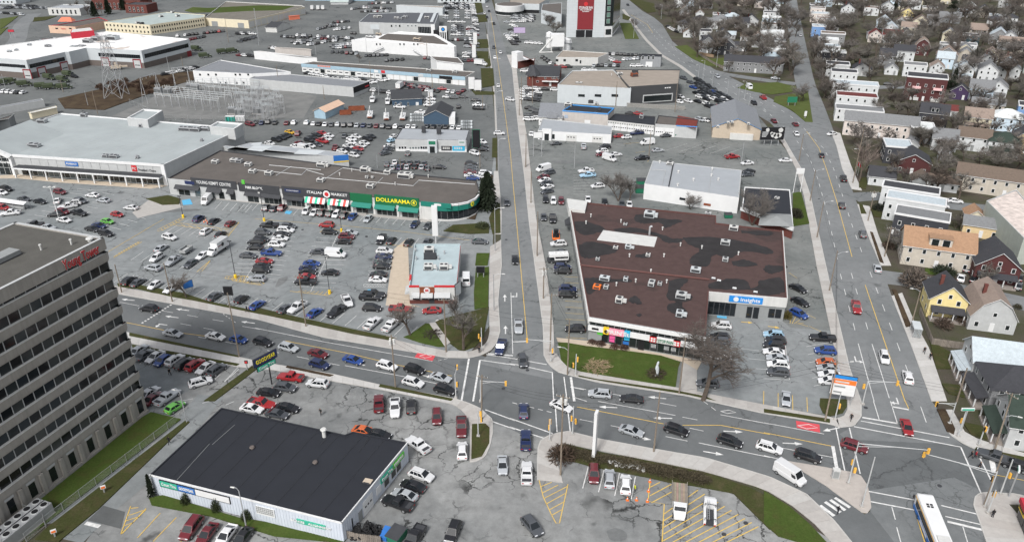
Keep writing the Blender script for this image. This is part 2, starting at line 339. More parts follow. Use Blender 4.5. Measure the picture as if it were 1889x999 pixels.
KW=[(922,612),(918.5,553.5),(925,489),(923.6,443),(925,392),(918.5,316),(917,250),(913.4,178),(905.8,114),(899.5,63.5),(889,12.7),(880,-40)]
KE=[(1003.5,655),(1002,602),(987,490),(975.6,405),(968,329),(957.8,250),(950,178),(945,127),(935,101.6),(922,51),(907,0),(898,-40)]
WW=[(1588,740),(1566.5,678),(1551,612),(1533.5,535.7),(1523,490),(1507,418),(1495,362),(1477.6,311),(1457,275.6),(1440.8,247.6),(1420,226),(1372,198),(1334,175),(1288,145),(1257.6,122),(1222,101.6),(1194,73.7),(1176,51),(1161,30.5),(1151,17.8),(1135,0),(1110,-25)]
WE=[(1730.6,755.6),(1719,740),(1683.4,642.5),(1663,591.6),(1645,546),(1625,490),(1602,435.7),(1581.8,377),(1571.6,349),(1553.8,311),(1543.7,270.5),(1533.5,244),(1495,226),(1460,205),(1424,183),(1390,165),(1367,152.5),(1316,127),(1285.6,106.7),(1255,89),(1240,76),(1222,45.7),(1206.8,33),(1184,20),(1160,0),(1135,-25)]
young=sheet('young_road',YN+[(886.7,655),(960,680),(1018.8,678)]+YN2+[(1575,785),(1660,790),(1751,799.6)]+YN3+YS3[::-1]+[(1700,950),(1606,942),(1523,905)]+YS2[::-1]+[(1010,804.8),(960,800),(908,774),(885,753)]+YS[::-1],0.030,'street_asphalt')
kempt=sheet('kempt_road',[(886,668),(912,642)]+KW+KE[::-1]+[(1018.8,680),(1020,700),(880,670)],0.034,'road_asphalt')
windsor=sheet('windsor_road',[(1549,800),(1580,782),(1588,768)]+WW+WE[::-1]+[(1751,799.6),(1775,820),(1560,810)],0.038,'road_asphalt')
windsor_s=sheet('windsor_south_road',[(1598,905),(1606,942),(1585,955),(1640,1100),(1900,1100),(1803,947),(1798,921.5),(1811,905),(1760,880)],0.042,'road_asphalt')
slip=sheet('slip_road',[(1380,866),(1420,880),(1486.8,911),(1538.7,960.4),(1569.8,999),(1620,1090),(1720,1090),(1606,943),(1595,948),(1564.6,926.7),(1523,895.6),(1448,851)],0.046,'street_asphalt')
def road_c(name,px,w,m='road_asphalt',z=0.026,parent=None):
 pts=[P(*q) for q in catmull(px,6)];a=[];b=[]
 for i,p in enumerate(pts):
  d=(pts[min(i+1,len(pts)-1)]-pts[max(i-1,0)]).normalized();n=V3((-d.y,d.x,0))
  a.append(p+n*w/2);b.append(p-n*w/2)
 q=MB();n=len(a);q.add([(p.x,p.y,z) for p in a+b],[(i,n+i,n+i+1,i+1) for i in range(n-1)])
 return q.bd(name,m,parent,kind='structure' if parent is None else None)
def ribbon(px,w,z):
 pts=[P(*q) for q in px];a=[];b=[]
 for i,p in enumerate(pts):
  d=(pts[min(i+1,len(pts)-1)]-pts[max(i-1,0)]).normalized();n=V3((-d.y,d.x,0));a.append(p+n*w/2);b.append(p-n*w/2)
 q=MB();n=len(a);q.add([(p.x,p.y,z) for p in a+b],[(i,n+i,n+i+1,i+1) for i in range(n-1)]);return q
side1=road_c('side_street',pl('23','850 80 980 95 1200 128 1500 195 1889 275 2200 350'),8.0,z=0.050)
side2=road_c('side_street',pl('13','640 490 800 480 1000 497 1300 540 1889 600 2200 640'),7.5,z=0.054)
side3=road_c('residential_street',pl('03','430 985 370 800 300 600 270 450 235 250 205 60 190 -60'),9.6,z=0.058)
side4=road_c('side_street',pl('02','1460 515 1600 545 1889 588 2080 610'),7.0,z=0.062)
side5=road_c('side_street',pl('03','780 640 900 632 1100 640 1300 650'),6.5,z=0.066)
road_c('yard_road',pl('00','0 400 120 300 160 180 250 100'),10,z=0.050)
road_c('station_lane',pl('30','1500 -40 1250 260 950 560 700 770 480 985'),5.5,'lot_asphalt',0.054)
sheet('asphalt_patch',pl('30','735 740 890 785 860 905 625 845'),0.060,'dark_asphalt')
for i,(t,s) in enumerate((('32','690 920 760 900 830 935 820 985 720 985'),('b','420 670 500 650 480 700 390 750'),('a','560 40 900 30 900 45 580 65'),('12','300 222 520 222 560 238 340 240'),('21','0 0 60 20 40 60 0 40'))): sheet('asphalt_patch',catmull(pl(t,s)+pl(t,s)[:1],4)[:-1],.061+.001*i,'patch_asphalt')
for i,(t,x,y) in enumerate((('32',890,250),('33',1250,600),('33',725,45),('21',1805,890),('22',130,758),('11',1825,795),('b',1230,282),('b',640,218),('11',810,772),('23',590,650),('32',1680,865),('32',1525,945),('13',400,500),('22',430,318))):
 p=T(t,x,y);MB().tube((p.x,p.y,0),(p.x,p.y,.1),.38,.38,14).bd('manhole_cover','charcoal',kind='structure')
def resample(px,n):
 pts=[P(*q) for q in px];L=[0]
 for i in range(1,len(pts)): L.append(L[-1]+(pts[i]-pts[i-1]).length)
 out=[];j=0
 for k in range(n+1):
  s=L[-1]*k/n
  while j<len(L)-2 and L[j+1]<s: j+=1
  t=(s-L[j])/max(1e-6,L[j+1]-L[j]);out.append(pts[j].lerp(pts[j+1],min(1,max(0,t))))
 return out,L[-1]
WALKC=[(0.375,0.355,0.335),(0.395,0.378,0.358),(0.355,0.338,0.32),(0.41,0.398,0.38)]
WALKG=[(0.44,0.43,0.415),(0.46,0.45,0.435),(0.42,0.41,0.395)]
def walk(kerb,inner,step=2.4,cols=WALKC,slabs=True,name='sidewalk'):
 _,Lk=resample(kerb,4);n=max(2,int(Lk/step));A,_=resample(kerb,n);B,_=resample(inner,n)
 poly=ccw([tuple(p[:2]) for p in A]+[tuple(p[:2]) for p in B[::-1]])
 o=MB().prism(poly,0.0,0.125).bd(name,'concrete',kind='structure')
 if slabs:
  for i in range(n):
   q=[A[i],A[i+1],B[i+1],B[i]];c=sum((p for p in q),V3())/4
   qq=[]
   for p in q:
    d=p-c;l=d.length;qq.append(c+d*max(0.5,(l-0.06)/l))
   b=MB();qq=ccw([tuple(p[:2]) for p in qq]);b.prism(qq,0.124,0.15)
   b.bd('slab','slab',o,color=rnd.choice(cols))
 k=MB();A2,_=resample(kerb,max(4,n*2))
 for i in range(len(A2)-1):
  a,b_=A2[i],A2[i+1];d=(b_-a);
  if d.length<1e-4: continue
  d.normalize();nrm=V3((-d.y,d.x,0));c=(B[len(B)//2]-a)
  s=1 if c.dot(nrm)>0 else -1
  k.prism(ccw([tuple((a-nrm*s*0.12)[:2]),tuple((b_-nrm*s*0.12)[:2]),tuple((b_+nrm*s*0.10)[:2]),tuple((a+nrm*s*0.10)[:2])]),0.0,0.165)
 k.bd('kerb','kerb',o);return o
walk(YN[1:],[(150,515),(213.5,528),(317.6,547),(480,578),(597,604),(719,624),(762,635),(823,647),(864,648)])
walk([(864,660),(886.7,655),(905,646),(915,634),(922,612)],[(862,649),(878,646),(893,637),(900,627),(903,612)],1.6)
walk(KW[:4],[(903,612),(902,553.5),(903,489),(904,455)])
walk([(924,432),(925,392),(918.5,316)],[(913,432),(909,392),(911,316)])
walk(KW[6:10],[(914,250),(911,178),(903.5,114),(897.5,63.5)],4,slabs=False)
walk(KE[:9],[(1023,655),(1021,602),(1007,490),(989.5,405),(980.6,329),(972,250),(959,178),(953,127),(943,101.6)])
walk([(1003.5,655),(1010,668),(1018.8,678),(1030,686),(1046.7,690.7)],[(1027,652),(1031,660),(1037,666),(1044,672),(1054,679)],1.8)
walk(YN2,[(1054,679),(1105,690),(1268,718),(1310,727),(1409,746),(1531,769),(1545,772)])
walk([(1549,788),(1575,785),(1588,768),(1588,740)],[(1540,772),(1556,768),(1563,755),(1563,737)],1.6)
walk(WW[:10],[(1562,737),(1546,678),(1532,612),(1516,535.7),(1506,490),(1493,418),(1483,362),(1468,311),(1450,275.6),(1434,250)])
walk(WW[11:20],[(1368,200),(1330,177),(1284,147),(1253,124),(1218,103),(1190,75),(1172,52),(1157,32),(1147,18.5)],5,slabs=False)
walk(YS[1:],[(150,611),(240,633),(438,677),(500.5,682),(612,703),(698.7,718),(833,745)],cols=WALKG)
walk([(836,735),(862,743),(885,753),(908,774),(908,799.6),(903,822),(895,841),(881,850),(866.8,851.5)],[(833,745),(848,753),(859,765),(866,780),(867,795),(867,810),(867,822),(866.5,836),(866,848)],1.8)
walk([(991.9,885),(991.9,869.7),(992,848),(993,825.6),(998,812),(1010,804.8),(1028,799),(1049,795.8)],[(1038.5,890),(1035,876),(1030,860),(1025,846),(1023,838),(1026,828),(1034,820),(1044,817)],2.0)
walk([(1049,795.8),(1106,810),(1204.5,828),(1303,845),(1420,880),(1486.8,911),(1538.7,960.4),(1569.8,999),(1600,1045)],[(1044,818),(1106,831),(1199,849),(1303,870),(1409,901),(1460.8,932),(1499.8,963),(1533.5,999),(1560,1045)])
isl=sheet('traffic_island',[(1448,849.5),(1518,861),(1567,870),(1588,877.5),(1600,895),(1605,918),(1607,936),(1600,946),(1590,945),(1564.6,926.7),(1523,895.6),(1475,866)],0.15,'slab',0.0,color=(0.40,0.365,0.335))
walk(WE[1:5],[(1747,740),(1714,642.5),(1686,592),(1664,540)],cols=WALKG)
walk(WE[5:8],[(1644,490),(1620,433),(1604,381)],cols=WALKG)
walk(WE[8:12],[(1590,351.8),(1570,306),(1557,268),(1550,246)],cols=WALKG)
walk([(1730.6,755.6),(1751,799.6),(1772,815),(1798,828),(1840,838),(1889,850),(1990,878)],[(1756.5,755.6),(1780,797),(1808,812),(1830,818),(1860,826),(1889,836),(1990,862)],cols=WALKG)
walk([(1824,1010),(1803,950),(1796,930),(1800,914),(1811,908.6),(1876,911),(1960,940)],[(1905,1010),(1885,960),(1872,942),(1862,932),(1860,928),(1890,932),(1960,955)],2.2)
VN=[0]
def verge(t,s,m='lawn',name='verge_grass',z=0.17):
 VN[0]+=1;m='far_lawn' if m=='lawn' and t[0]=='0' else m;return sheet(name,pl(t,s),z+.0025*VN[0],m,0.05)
verge('22','352 560 410 560 560 585 900 625 1100 655 1240 700 1225 740 1205 884 800 818 520 772 420 735 375 690','lawn','lawn')
verge('22','500 797 640 825 1200 905 1420 950 1500 984 1290 938 700 845 500 808','dull_grass')
verge('33','0 55 240 92 470 128 470 156 240 118 0 82','dull_grass')
verge('33','400 -20 590 -10 590 40 560 85 470 108 420 85 395 30','dull_grass')
verge('21','0 300 300 372 700 460 1020 525 980 545 720 500 400 430 0 345','dull_grass')
verge('20','860 155 1000 170 1250 230 1400 255 1889 355 1889 335 1520 262 1330 200 1000 140 850 130','dull_grass')
verge('21','1130 500 1240 420 1270 425 1360 560 1380 590 1330 590 1200 560 1080 520','lawn','lawn')
verge('21','1310 405 1430 370 1590 330 1700 300 1690 360 1660 520 1600 590 1520 618 1480 612 1410 560','dull_grass','lawn')
verge('21','1605 20 1700 10 1695 300 1595 320 1590 200','lawn','lawn')
verge('11','1610 895 1705 895 1690 984 1600 984','lawn','lawn')
verge('11','1370 735 1440 690 1610 680 1700 690 1700 750 1560 755','dull_grass')
verge('11','1735 560 1780 530 1785 750 1725 755 1700 640','dull_grass')
verge('11','1725 60 1760 60 1760 200 1722 200','dull_grass');verge('11','1640 500 1710 480 1730 330 1650 330 1630 560 1500 640 1600 650','brown_scrub')
verge('10','1060 500 1220 475 1310 500 1300 540 1180 545','dull_grass')
verge('20','940 488 1730 655 1735 668 940 512','dull_grass');verge('20','960 575 1330 640 1740 715 1720 730 1300 655 960 590','dull_grass')
verge('20','1880 740 1830 730 1480 984 1560 984','dull_grass')
verge('21','235 728 575 796 545 808 225 742','brown_scrub');verge('21','912 862 1440 968 1425 984 900 882','dull_grass')
verge('31','1545 165 1640 160 1670 190 1668 300 1615 395 1540 415','dull_grass')
verge('32','455 430 395 425 335 395 335 340 400 308 640 362 1000 430 1400 512 1700 612 1851 690 1851 915 1590 655 1290 600 1180 590 990 545 600 470','dull_grass')
verge('33','0 640 180 750 330 880 450 1010 340 1030 100 960 0 870','lawn','lawn')
verge('30','1060 690 1160 670 1700 830 1889 860 2120 920 2460 990 2440 1010 1950 960 1500 820 1080 740','lawn','lawn')
verge('30','180 790 1010 120 1075 80 1290 130 330 870 160 985','lawn','lawn');verge('30','1320 140 330 905 250 985 420 1000 700 770 950 530 1230 260 1350 150','dull_grass')
verge('03','0 605 100 600 240 635 200 670 60 688 -60 670 -190 640 -120 605','lawn','lawn');verge('03','80 705 230 680 320 660 355 890 300 885 200 800 70 740','lawn','lawn')
verge('02','1200 340 1290 330 1400 420 1500 480 1440 480 1330 430','lawn','lawn');verge('02','1480 430 1580 420 1580 490 1500 490 1400 420','lawn','lawn')
verge('02','850 -20 1050 30 1060 90 1000 95 880 10','dull_grass');verge('02','820 100 880 130 860 150 820 140','dull_grass');verge('02','800 170 880 170 940 285 840 285','lawn','lawn')
verge('13','210 460 270 450 330 680 210 700','lawn','lawn');verge('13','690 540 715 545 745 610 705 610','dull_grass');verge('13','770 740 790 745 870 970 840 960','brown_scrub')
verge('13','690 350 760 345 740 430 690 420','dull_grass');verge('13','770 555 900 570 880 640 800 630','dull_grass')
verge('23','930 175 960 178 1070 440 1030 450','brown_scrub');verge('23','1200 540 1380 650 1360 750 1250 750','dull_grass');verge('23','1290 860 1440 870 1460 960 1340 930','dull_grass');verge('23','1170 20 1280 35 1290 75 1170 60','lawn','lawn')
verge('33','1230 60 1290 60 1360 200 1350 240 1300 215','brown_scrub');verge('33','1410 150 1600 190 1690 270 1640 290 1470 235','dull_grass');verge('33','1510 330 1851 400 1851 430 1500 345','dull_grass')
for s in ('0 140 135 120 30 200 0 215','0 215 60 200 0 260'): verge('00',s,'lawn','lawn')
verge('00','250 130 420 118 330 150 240 160','dull_grass')
verge('00','420 720 960 600 1030 560 1400 520 1420 580 1200 640 760 800 470 790','brown_scrub','scrub')
for s in ('1600 110 1680 110 1690 160 1620 165','1605 290 1690 288 1700 350 1610 352','1605 375 1700 378 1715 480 1680 490 1620 440','1640 500 1730 500 1740 625 1650 640','1560 640 1640 665 1740 670 1740 690 1600 690','1590 0 1640 0 1660 90 1610 100'): verge('01',s,'dull_grass')
verge('00','1340 80 1400 55 1640 70 1600 90 1400 95','lawn','lawn')
sheet('walkway',pl('22','340 525 560 548 900 598 1100 630 1400 690 1360 760 1260 700 1100 652 560 582 350 552'),0.19,'beige',0.05)
sheet('walkway',pl('22','1260 700 1360 690 1360 910 1235 900'),0.172,'concrete',0.05)
sheet('walkway',pl('21','1265 420 1310 415 1420 560 1380 590'),0.20,'concrete',0.05)
sheet('entrance_apron',pl('22','1440 300 1750 345 1740 372 1440 335'),0.14,'beige',0.0)
sheet('mall_walkway',pl('11','-280 470 0 500 380 560 1200 640 1290 660 1270 675 1180 660 380 582 0 530 -300 500'),0.15,'concrete',0.0)
sheet('store_walkway',pl('10','0 330 150 325 480 360 1215 405 1100 425 430 380 130 350 0 352'),0.15,'beige',0.0)
sheet('restaurant_apron',pl('21','975 110 1010 -120 1110 -200 1130 280 1210 300 950 290'),0.07,'beige')
sheet('concrete_apron',pl('10','1090 500 1290 520 1330 560 1000 640 960 600'),0.072,'concrete')
sheet('gravel_yard',pl('00','1000 760 1350 590 1889 620 2300 700 2200 860 1700 870 800 850'),0.05,'gravel_yard')
def wpl(px): return [P(*q) for q in px]
def line(px,w,m='white_line',par=None,z=0.075,name='lane_line',dash=None,gap=None):
 pts=wpl(px)
 if not dash:
  return ribbon(px,w,z).bd(name,m,par)
 L=[0]
 for i in range(1,len(pts)): L.append(L[-1]+(pts[i]-pts[i-1]).length)
 def at(s):
  j=0
  while j<len(L)-2 and L[j+1]<s: j+=1
  return pts[j].lerp(pts[j+1],(s-L[j])/max(1e-6,L[j+1]-L[j]))
 s=0
 while s+dash<L[-1]:
  a,b=at(s),at(s+dash);d=(b-a).normalized();n=V3((-d.y,d.x,0))*w/2
  MB().add([(p.x,p.y,z) for p in (a-n,b-n,b+n,a+n)],[(0,1,2,3)]).bd(name,m,par);s+=dash+gap
def lines(t,s,w,m='white_line',par=None,name='lane_line',z=0.075,**k):
 for q in s.split(';'): line(pl(t,q),w,m,par,z,name,**k)
def arrow(t,x,y,dx,dy,par,turn=0,L=3.6,z=0.077):
 p=T(t,x,y);px=tp(t,x,y);d=gdir(px[0],px[1],dx,dy);n=V3((-d.y,d.x,0));b=MB()
 def q(*ab): return [(p+d*a+n*c) for a,c in ab]
 def face(v): b.add([(k.x,k.y,z) for k in v],[tuple(range(len(v)))])
 face(q((-L/2,-.13),(-L/2+L*0.62,-.13),(-L/2+L*0.62,.13),(-L/2,.13)))
 if turn==0: face(q((L*0.12,-.5),(L*0.5,0),(L*0.12,.5)))
 else:
  face(q((0.05,0.13*turn),(0.35,0.13*turn),(0.35,0.75*turn),(0.05,0.75*turn))) if turn<0 else face(q((0.05,0.75),(0.35,0.75),(0.35,0.13),(0.05,0.13))[::-1])
  face(q((-0.35,.7*turn),(0.2,1.5*turn),(0.75,.7*turn)) if turn<0 else q((-0.35,.7),(0.2,1.5),(0.75,.7))[::-1])
 o=b.bd('arrow_marking','white_line',par)
 return o
lines('20','905 410 1190 468;1330 490 1520 515',0.14,'yellow_line',young)
lines('21','220 545 700 640 1010 715 1430 800',0.14,'yellow_line',young)
lines('20','870 265 1010 292',0.13,par=young);lines('20','1180 328 1700 418',0.13,par=young,dash=3,gap=4)
lines('20','1310 420 1560 468',0.13,par=young,dash=3,gap=3.4);lines('20','1440 517 1889 600',0.13,par=young,dash=3,gap=4.2)
lines('20','1760 440 1889 462',0.13,par=young);lines('21','0 452 500 552 800 605 1180 672 1290 695',0.15,par=young)
lines('21','90 615 650 730',0.13,par=young,dash=3,gap=4.5);lines('21','655 725 1060 800 1320 855',0.15,par=young)
lines('21','1330 690 1430 665',0.13,par=young,dash=0.8,gap=0.6);lines('21','1555 675 1500 984;1635 685 1585 984',0.38,par=young,name='crosswalk_line')
b=pl('20','1030 418 1245 283');line(b,0.5,par=young,name='yield_line',dash=0.45,gap=0.45)
lines('20','1620 350 1720 420',0.13,par=young,dash=0.7,gap=0.6)
for a in ((930,248,-60,-6,0),(1325,320,-60,-8,0),(1248,372,-60,-8,0),(1165,425,-60,-8,1),(1800,412,-60,-8,0)): arrow('20',*a[:4],young,a[4])
for a in ((750,713,80,16,0),(1240,800,80,20,0)): arrow('21',*a[:4],young,a[4])
sheet('bus_lane_patch',pl('21','1190 620 1320 640 1290 692 1160 665'),0.080,'red_line',parent=young);
def diamond(t,x,y,a,b_,c,d): lines(t,'%f %f %f %f %f %f %f %f %f %f'%(x-a,y-b_,x+c,y-d,x+a,y+b_,x-c,y+d,x-a,y-b_),0.16,par=young,name='diamond_marking',z=0.086)
diamond('21',1240,657,45,2,-5,-14);diamond('33',312,180,72,8,-8,-16);diamond('32',1555,75,55,4,-6,-12)
lines('21','1635 685 1889 722;1680 645 1889 675',0.25,par=young,name='crosswalk_line',z=0.09);lines('22','0 672 60 680 270 718;0 712 60 720 310 775',0.25,par=young,name='crosswalk_line',z=0.09)
lines('22','310 770 320 984;395 808 418 984',0.22,par=young,name='crosswalk_line',z=0.09);lines('22','445 810 470 984',0.5,par=young,name='stop_line',z=0.09)
lines('32','0 120 308 230;0 182 250 265',0.25,par=young,name='crosswalk_line',z=0.09);lines('32','325 30 338 218;415 70 432 215',0.22,par=young,name='crosswalk_line',z=0.09)
lines('31','1640 60 1851 138;1685 142 1851 200',0.25,par=young,name='crosswalk_line',z=0.09)
lines('32','20 10 300 80',0.15,par=young,dash=1,gap=0.8,z=0.09)
lines('32','480 40 740 90 1095 160',0.16,'yellow_line',young);lines('32','1230 170 1500 170',0.16,'yellow_line',young);lines('32','1500 170 1851 235',0.16,'yellow_line',young);lines('33','0 222 480 318',0.16,'yellow_line',young)
lines('22','470 955 560 984;440 880 540 900',0.14,par=young);lines('22','450 880 830 945',0.14,par=young,dash=3,gap=4.5)
lines('32','630 0 1180 100',0.15,par=young);lines('32','1230 112 1510 165',0.14,par=young,dash=2.8,gap=3);lines('32','1070 12 1420 78',0.14,par=young,dash=3.2,gap=3.4)
lines('32','1500 95 1851 162',0.15,par=young);lines('33','0 152 428 232',0.15,par=young);lines('32','1380 0 1500 90',0.13,par=young,dash=1.2,gap=1)
lines('32','500 128 1030 235',0.14,par=young,dash=2.8,gap=3.2);lines('32','1110 250 1265 282',0.14,par=young);lines('32','1345 295 1851 398',0.16,par=young);lines('33','0 385 125 415',0.16,par=young)
lines('32','1280 190 1760 292',0.14,par=young,dash=2.6,gap=3.2);lines('33','130 332 490 398',0.14,par=young,dash=2.6,gap=3.4)
for a in ((700,42,-80,-4,0),(1090,120,-80,-2,0),(1590,215,80,4,0),(1450,368,80,14,0),(940,262,80,14,0)): arrow('32',*a[:4],young,a[4])
arrow('33',205,300,80,4,young,0);arrow('22',1070,958,-80,-8,young,0)
sheet('bus_lane_patch',pl('33','228 138 395 165 400 222 235 188'),0.080,'red_line',parent=young)
lines('33','490 318 520 485',0.6,par=young,name='stop_line',z=0.09);lines('33','512 185 575 492;608 188 685 515',0.22,par=young,name='crosswalk_line',z=0.09)
lines('33','640 180 1400 325;690 140 1320 258',0.25,par=windsor,name='crosswalk_line',z=0.09);lines('33','1400 325 1545 655;1520 370 1615 560',0.25,par=young,name='crosswalk_line',z=0.09)
lines('33','745 640 1090 705;755 712 1100 778;1260 740 1530 805;1290 818 1560 880',0.25,par=windsor_s,name='crosswalk_line',z=0.09);lines('33','1305 855 1580 920',0.5,par=windsor_s,name='stop_line',z=0.09)
lines('33','910 750 935 840;945 895 975 1005;1415 890 1450 1005',0.15,par=windsor_s);lines('33','1085 810 1145 1005',0.16,'yellow_line',windsor_s);lines('33','1085 812 1118 818',0.4,par=windsor_s,name='stop_line')
lines('33','1620 420 1640 510',0.9,par=young,name='stop_line',z=0.09);lines('33','1655 525 1851 562',0.14,'yellow_line',young,z=0.09)
lines('33','900 0 950 160;780 0 820 130',0.15,par=windsor,z=0.09);lines('33','910 38 1030 60;700 115 950 158',0.4,par=windsor,name='stop_line',z=0.09);lines('33','1005 0 1030 52',0.14,'yellow_line',windsor,z=0.09);lines('33','1115 38 1155 150',0.14,par=windsor,z=0.09)
for s in ('400 740 500 815','435 715 545 790','473 700 578 775','505 685 612 755'): lines('33',s,0.62,par=slip,name='crosswalk_bar',z=0.09)
lines('23','735 140 1025 984',0.16,'yellow_line',windsor);lines('23','685 565 800 984',0.15,par=windsor);lines('23','785 568 910 960',0.15,par=windsor)
lines('23','555 60 670 500',0.14,par=windsor,dash=3.2,gap=5.5);lines('23','635 55 755 465',0.14,par=windsor,dash=3.2,gap=5.5);lines('23','770 45 1100 910',0.14,par=windsor,dash=3.4,gap=5.6)
lines('13','310 10 400 130 460 300 530 520 640 920',0.16,'yellow_line',windsor);lines('13','240 80 330 200 390 350 460 600 545 984',0.14,par=windsor,dash=3.2,gap=5);lines('13','320 20 440 140 510 290 560 440 640 690 745 980',0.14,par=windsor,dash=3.2,gap=5.5)
for s in ('930 150 1050 260 1150 370 1300 480 1500 600 1700 720 1889 830','1000 160 1100 270 1200 360 1340 455 1540 580 1750 705 1889 780'): lines('02',s,0.16,par=windsor,dash=3.4,gap=7)
lines('03','0 790 150 930 250 984;0 725 110 790 230 870 340 984',0.15,par=windsor,dash=3.4,gap=6);lines('02','880 110 1000 180 1040 240',0.2,'yellow_line',windsor)
arrow('23',668,690,12,40,windsor,1);arrow('33',955,12,20,60,windsor,-1);arrow('33',478,200,-50,10,young,0)
line([(943,300),(952,400),(962,510),(972.8,628)],0.15,'yellow_line',kempt);line([(905,25),(910,57),(925,160),(942,285),(943,300)],0.15,'yellow_line',kempt)
line([(942.5,540),(946,652)],0.15,'white_line',kempt);line([(946,630.5),(973,629.5)],0.35,'white_line',kempt,name='stop_line');line([(900,652),(946,656)],0.4,'white_line',kempt,name='stop_line')
for a in ((1815,235,0,-40,0),(1820,465,0,-40,0)): arrow('21',*a[:4],kempt,a[4])
arrow('22',52,222,0,40,kempt,-1)
LOT=bpy.data.objects['commercial_lot'];PLZ=bpy.data.objects['plaza_lot'];OLD=bpy.data.objects['tyre_shop_lot'];STN=bpy.data.objects['corner_station_lot']
def stalls(t,a0,a1,b0,b1,n,par=LOT,m='white_line',w=0.12,z=0.07):
 for k in range(n):
  f=k/(n-1);A=(a0[0]+(a1[0]-a0[0])*f,a0[1]+(a1[1]-a0[1])*f);B=(b0[0]+(b1[0]-b0[0])*f,b0[1]+(b1[1]-b0[1])*f)
  line([tp(t,*A),tp(t,*B)],w,m,par,z,'stall_line')
stalls('11',(-80,580),(1300,715),(-30,525),(1350,660),24);stalls('10',(1560,575),(1780,600),(1610,520),(1830,545),5)
stalls('a',(300,840),(1480,1070),(445,745),(1625,960),14);stalls('a',(60,780),(200,815),(200,690),(330,720),3);stalls('b',(230,955),(1600,1210),(350,865),(1700,1110),13)
stalls('a',(585,272),(1060,340),(705,200),(1170,262),7);stalls('a',(760,180),(1150,225),(820,142),(1270,150),6);stalls('a',(230,555),(830,660),(360,465),(960,560),7)
stalls('b',(100,410),(0,610),(240,425),(180,610),6);stalls('b',(480,225),(290,670),(590,240),(420,680),11);stalls('b',(190,280),(130,400),(300,280),(240,400),4)
line(pl('b','380 240 100 695'),0.12,'white_line',LOT,0.07,'stall_line');line(pl('b','970 250 715 790'),0.12,'white_line',LOT,0.07,'stall_line')
stalls('b',(790,250),(660,490),(960,262),(850,492),7);stalls('b',(940,330),(720,750),(1110,330),(930,752),11);stalls('b',(660,490),(540,742),(760,492),(700,742),6)
stalls('b',(1260,550),(1205,745),(1445,555),(1405,745),5);stalls('11',(890,830),(1140,850),(940,770),(1190,790),5)
lines('b','1205 720 1400 720 1400 745 1205 745 1205 720',0.12,par=LOT,name='stall_line');stalls('b',(1215,740),(1380,740),(1245,722),(1410,722),8)
for t,s in (('a','500 260 560 245 780 130 750 120 500 245'),('a','55 530 70 520 340 370 320 362 55 520'),('a','640 190 930 230 1120 250'),('a','690 170 1000 205 1210 240 1340 165 1210 330'),('a','1045 555 905 675 960 665 1045 555'),('a','1195 740 1200 720 1420 720 1560 800 1195 740'),('b','0 640 110 645 290 715 260 730 0 690'),('b','525 785 880 825 915 790'),('b','800 240 870 200 1000 230'),('11','945 830 1145 848'),('11','740 590 750 590')):
 lines(t,s,0.14,'yellow_line',LOT,name='hatch_line')
stalls('a',(560,250),(760,135),(540,235),(740,122),8,LOT,'yellow_line');stalls('a',(740,185),(1130,235),(800,215),(1160,255),6,LOT,'yellow_line');stalls('a',(1190,230),(1215,320),(1300,200),(1235,300),5,LOT,'yellow_line');stalls('a',(120,490),(310,382),(105,478),(295,370),9,LOT,'yellow_line')
stalls('b',(600,785),(880,825),(640,780),(905,790),8,LOT,'yellow_line');stalls('b',(20,640),(150,690),(-10,690),(130,710),5,LOT,'yellow_line');stalls('a',(1240,722),(1400,722),(1220,745),(1380,765),5,LOT,'yellow_line')
lines('10','775 890 1190 645',0.12,'yellow_line',LOT);lines('10','560 440 1000 430',0.1,par=LOT);lines('11','0 645 700 700 1100 740 1560 800',0.1,'yellow_line',LOT)
stalls('10',(610,780),(990,625),(700,800),(1060,645),7);stalls('10',(600,590),(740,455),(670,600),(830,470),5);stalls('10',(200,650),(560,425),(320,670),(700,440),8)
stalls('20',(1015,715),(1630,840),(1090,640),(1730,735),10,OLD);stalls('20',(1300,984),(1640,1010),(1400,965),(1700,985),3,OLD)
lines('20','1630 842 1735 750',0.15,par=OLD,name='stall_line')
stalls('d',(560,700),(905,750),(558,820),(910,865),4,bpy.data.objects['insights_lot'],'yellow_line');stalls('d',(380,360),(555,600),(540,380),(760,610),4,bpy.data.objects['insights_lot'],'white_line',0.09);line(pl('d','725 265 765 610'),0.1,'white_line',bpy.data.objects['insights_lot'],0.07,'stall_line');stalls('d',(900,345),(960,660),(1130,300),(1140,620),6,bpy.data.objects['insights_lot'],'white_line',0.09)
stalls('23',(180,50),(330,440),(240,90),(420,480),5,PLZ,'yellow_line',0.09);stalls('23',(200,350),(320,440),(190,420),(250,420),5,PLZ,'yellow_line',0.1)
stalls('22',(400,80),(410,520),(520,85),(560,530),11,PLZ,'yellow_line',0.08);stalls('c',(610,270),(610,490),(800,260),(800,490),8,PLZ,'white_line',0.08);stalls('12',(830,100),(1000,230),(960,90),(1010,220),3,PLZ,'yellow_line',0.1)
stalls('12',(1130,150),(1560,180),(1290,100),(1700,130),5,PLZ,'white_line',0.08)
stalls('30',(870,940),(1250,1030),(1040,760),(1440,860),2,OLD,'yellow_line')
for q in ('860 945 930 745','860 945 1040 768','930 760 985 755','905 815 1020 775','895 850 990 820','885 885 950 860','978 970 1140 795','1090 995 1255 825'): lines('30',q,0.14,'yellow_line',OLD,name='stall_line')
lines('30','610 865 710 890',0.7,par=OLD,name='stop_line')
for q in ('210 560 240 680 300 810 330 865 355 865 415 590','225 605 300 575','235 650 345 595','245 690 410 605','260 730 395 655','285 770 385 715','300 810 370 770'): lines('32',q,0.14,'yellow_line',STN,name='hatch_line')
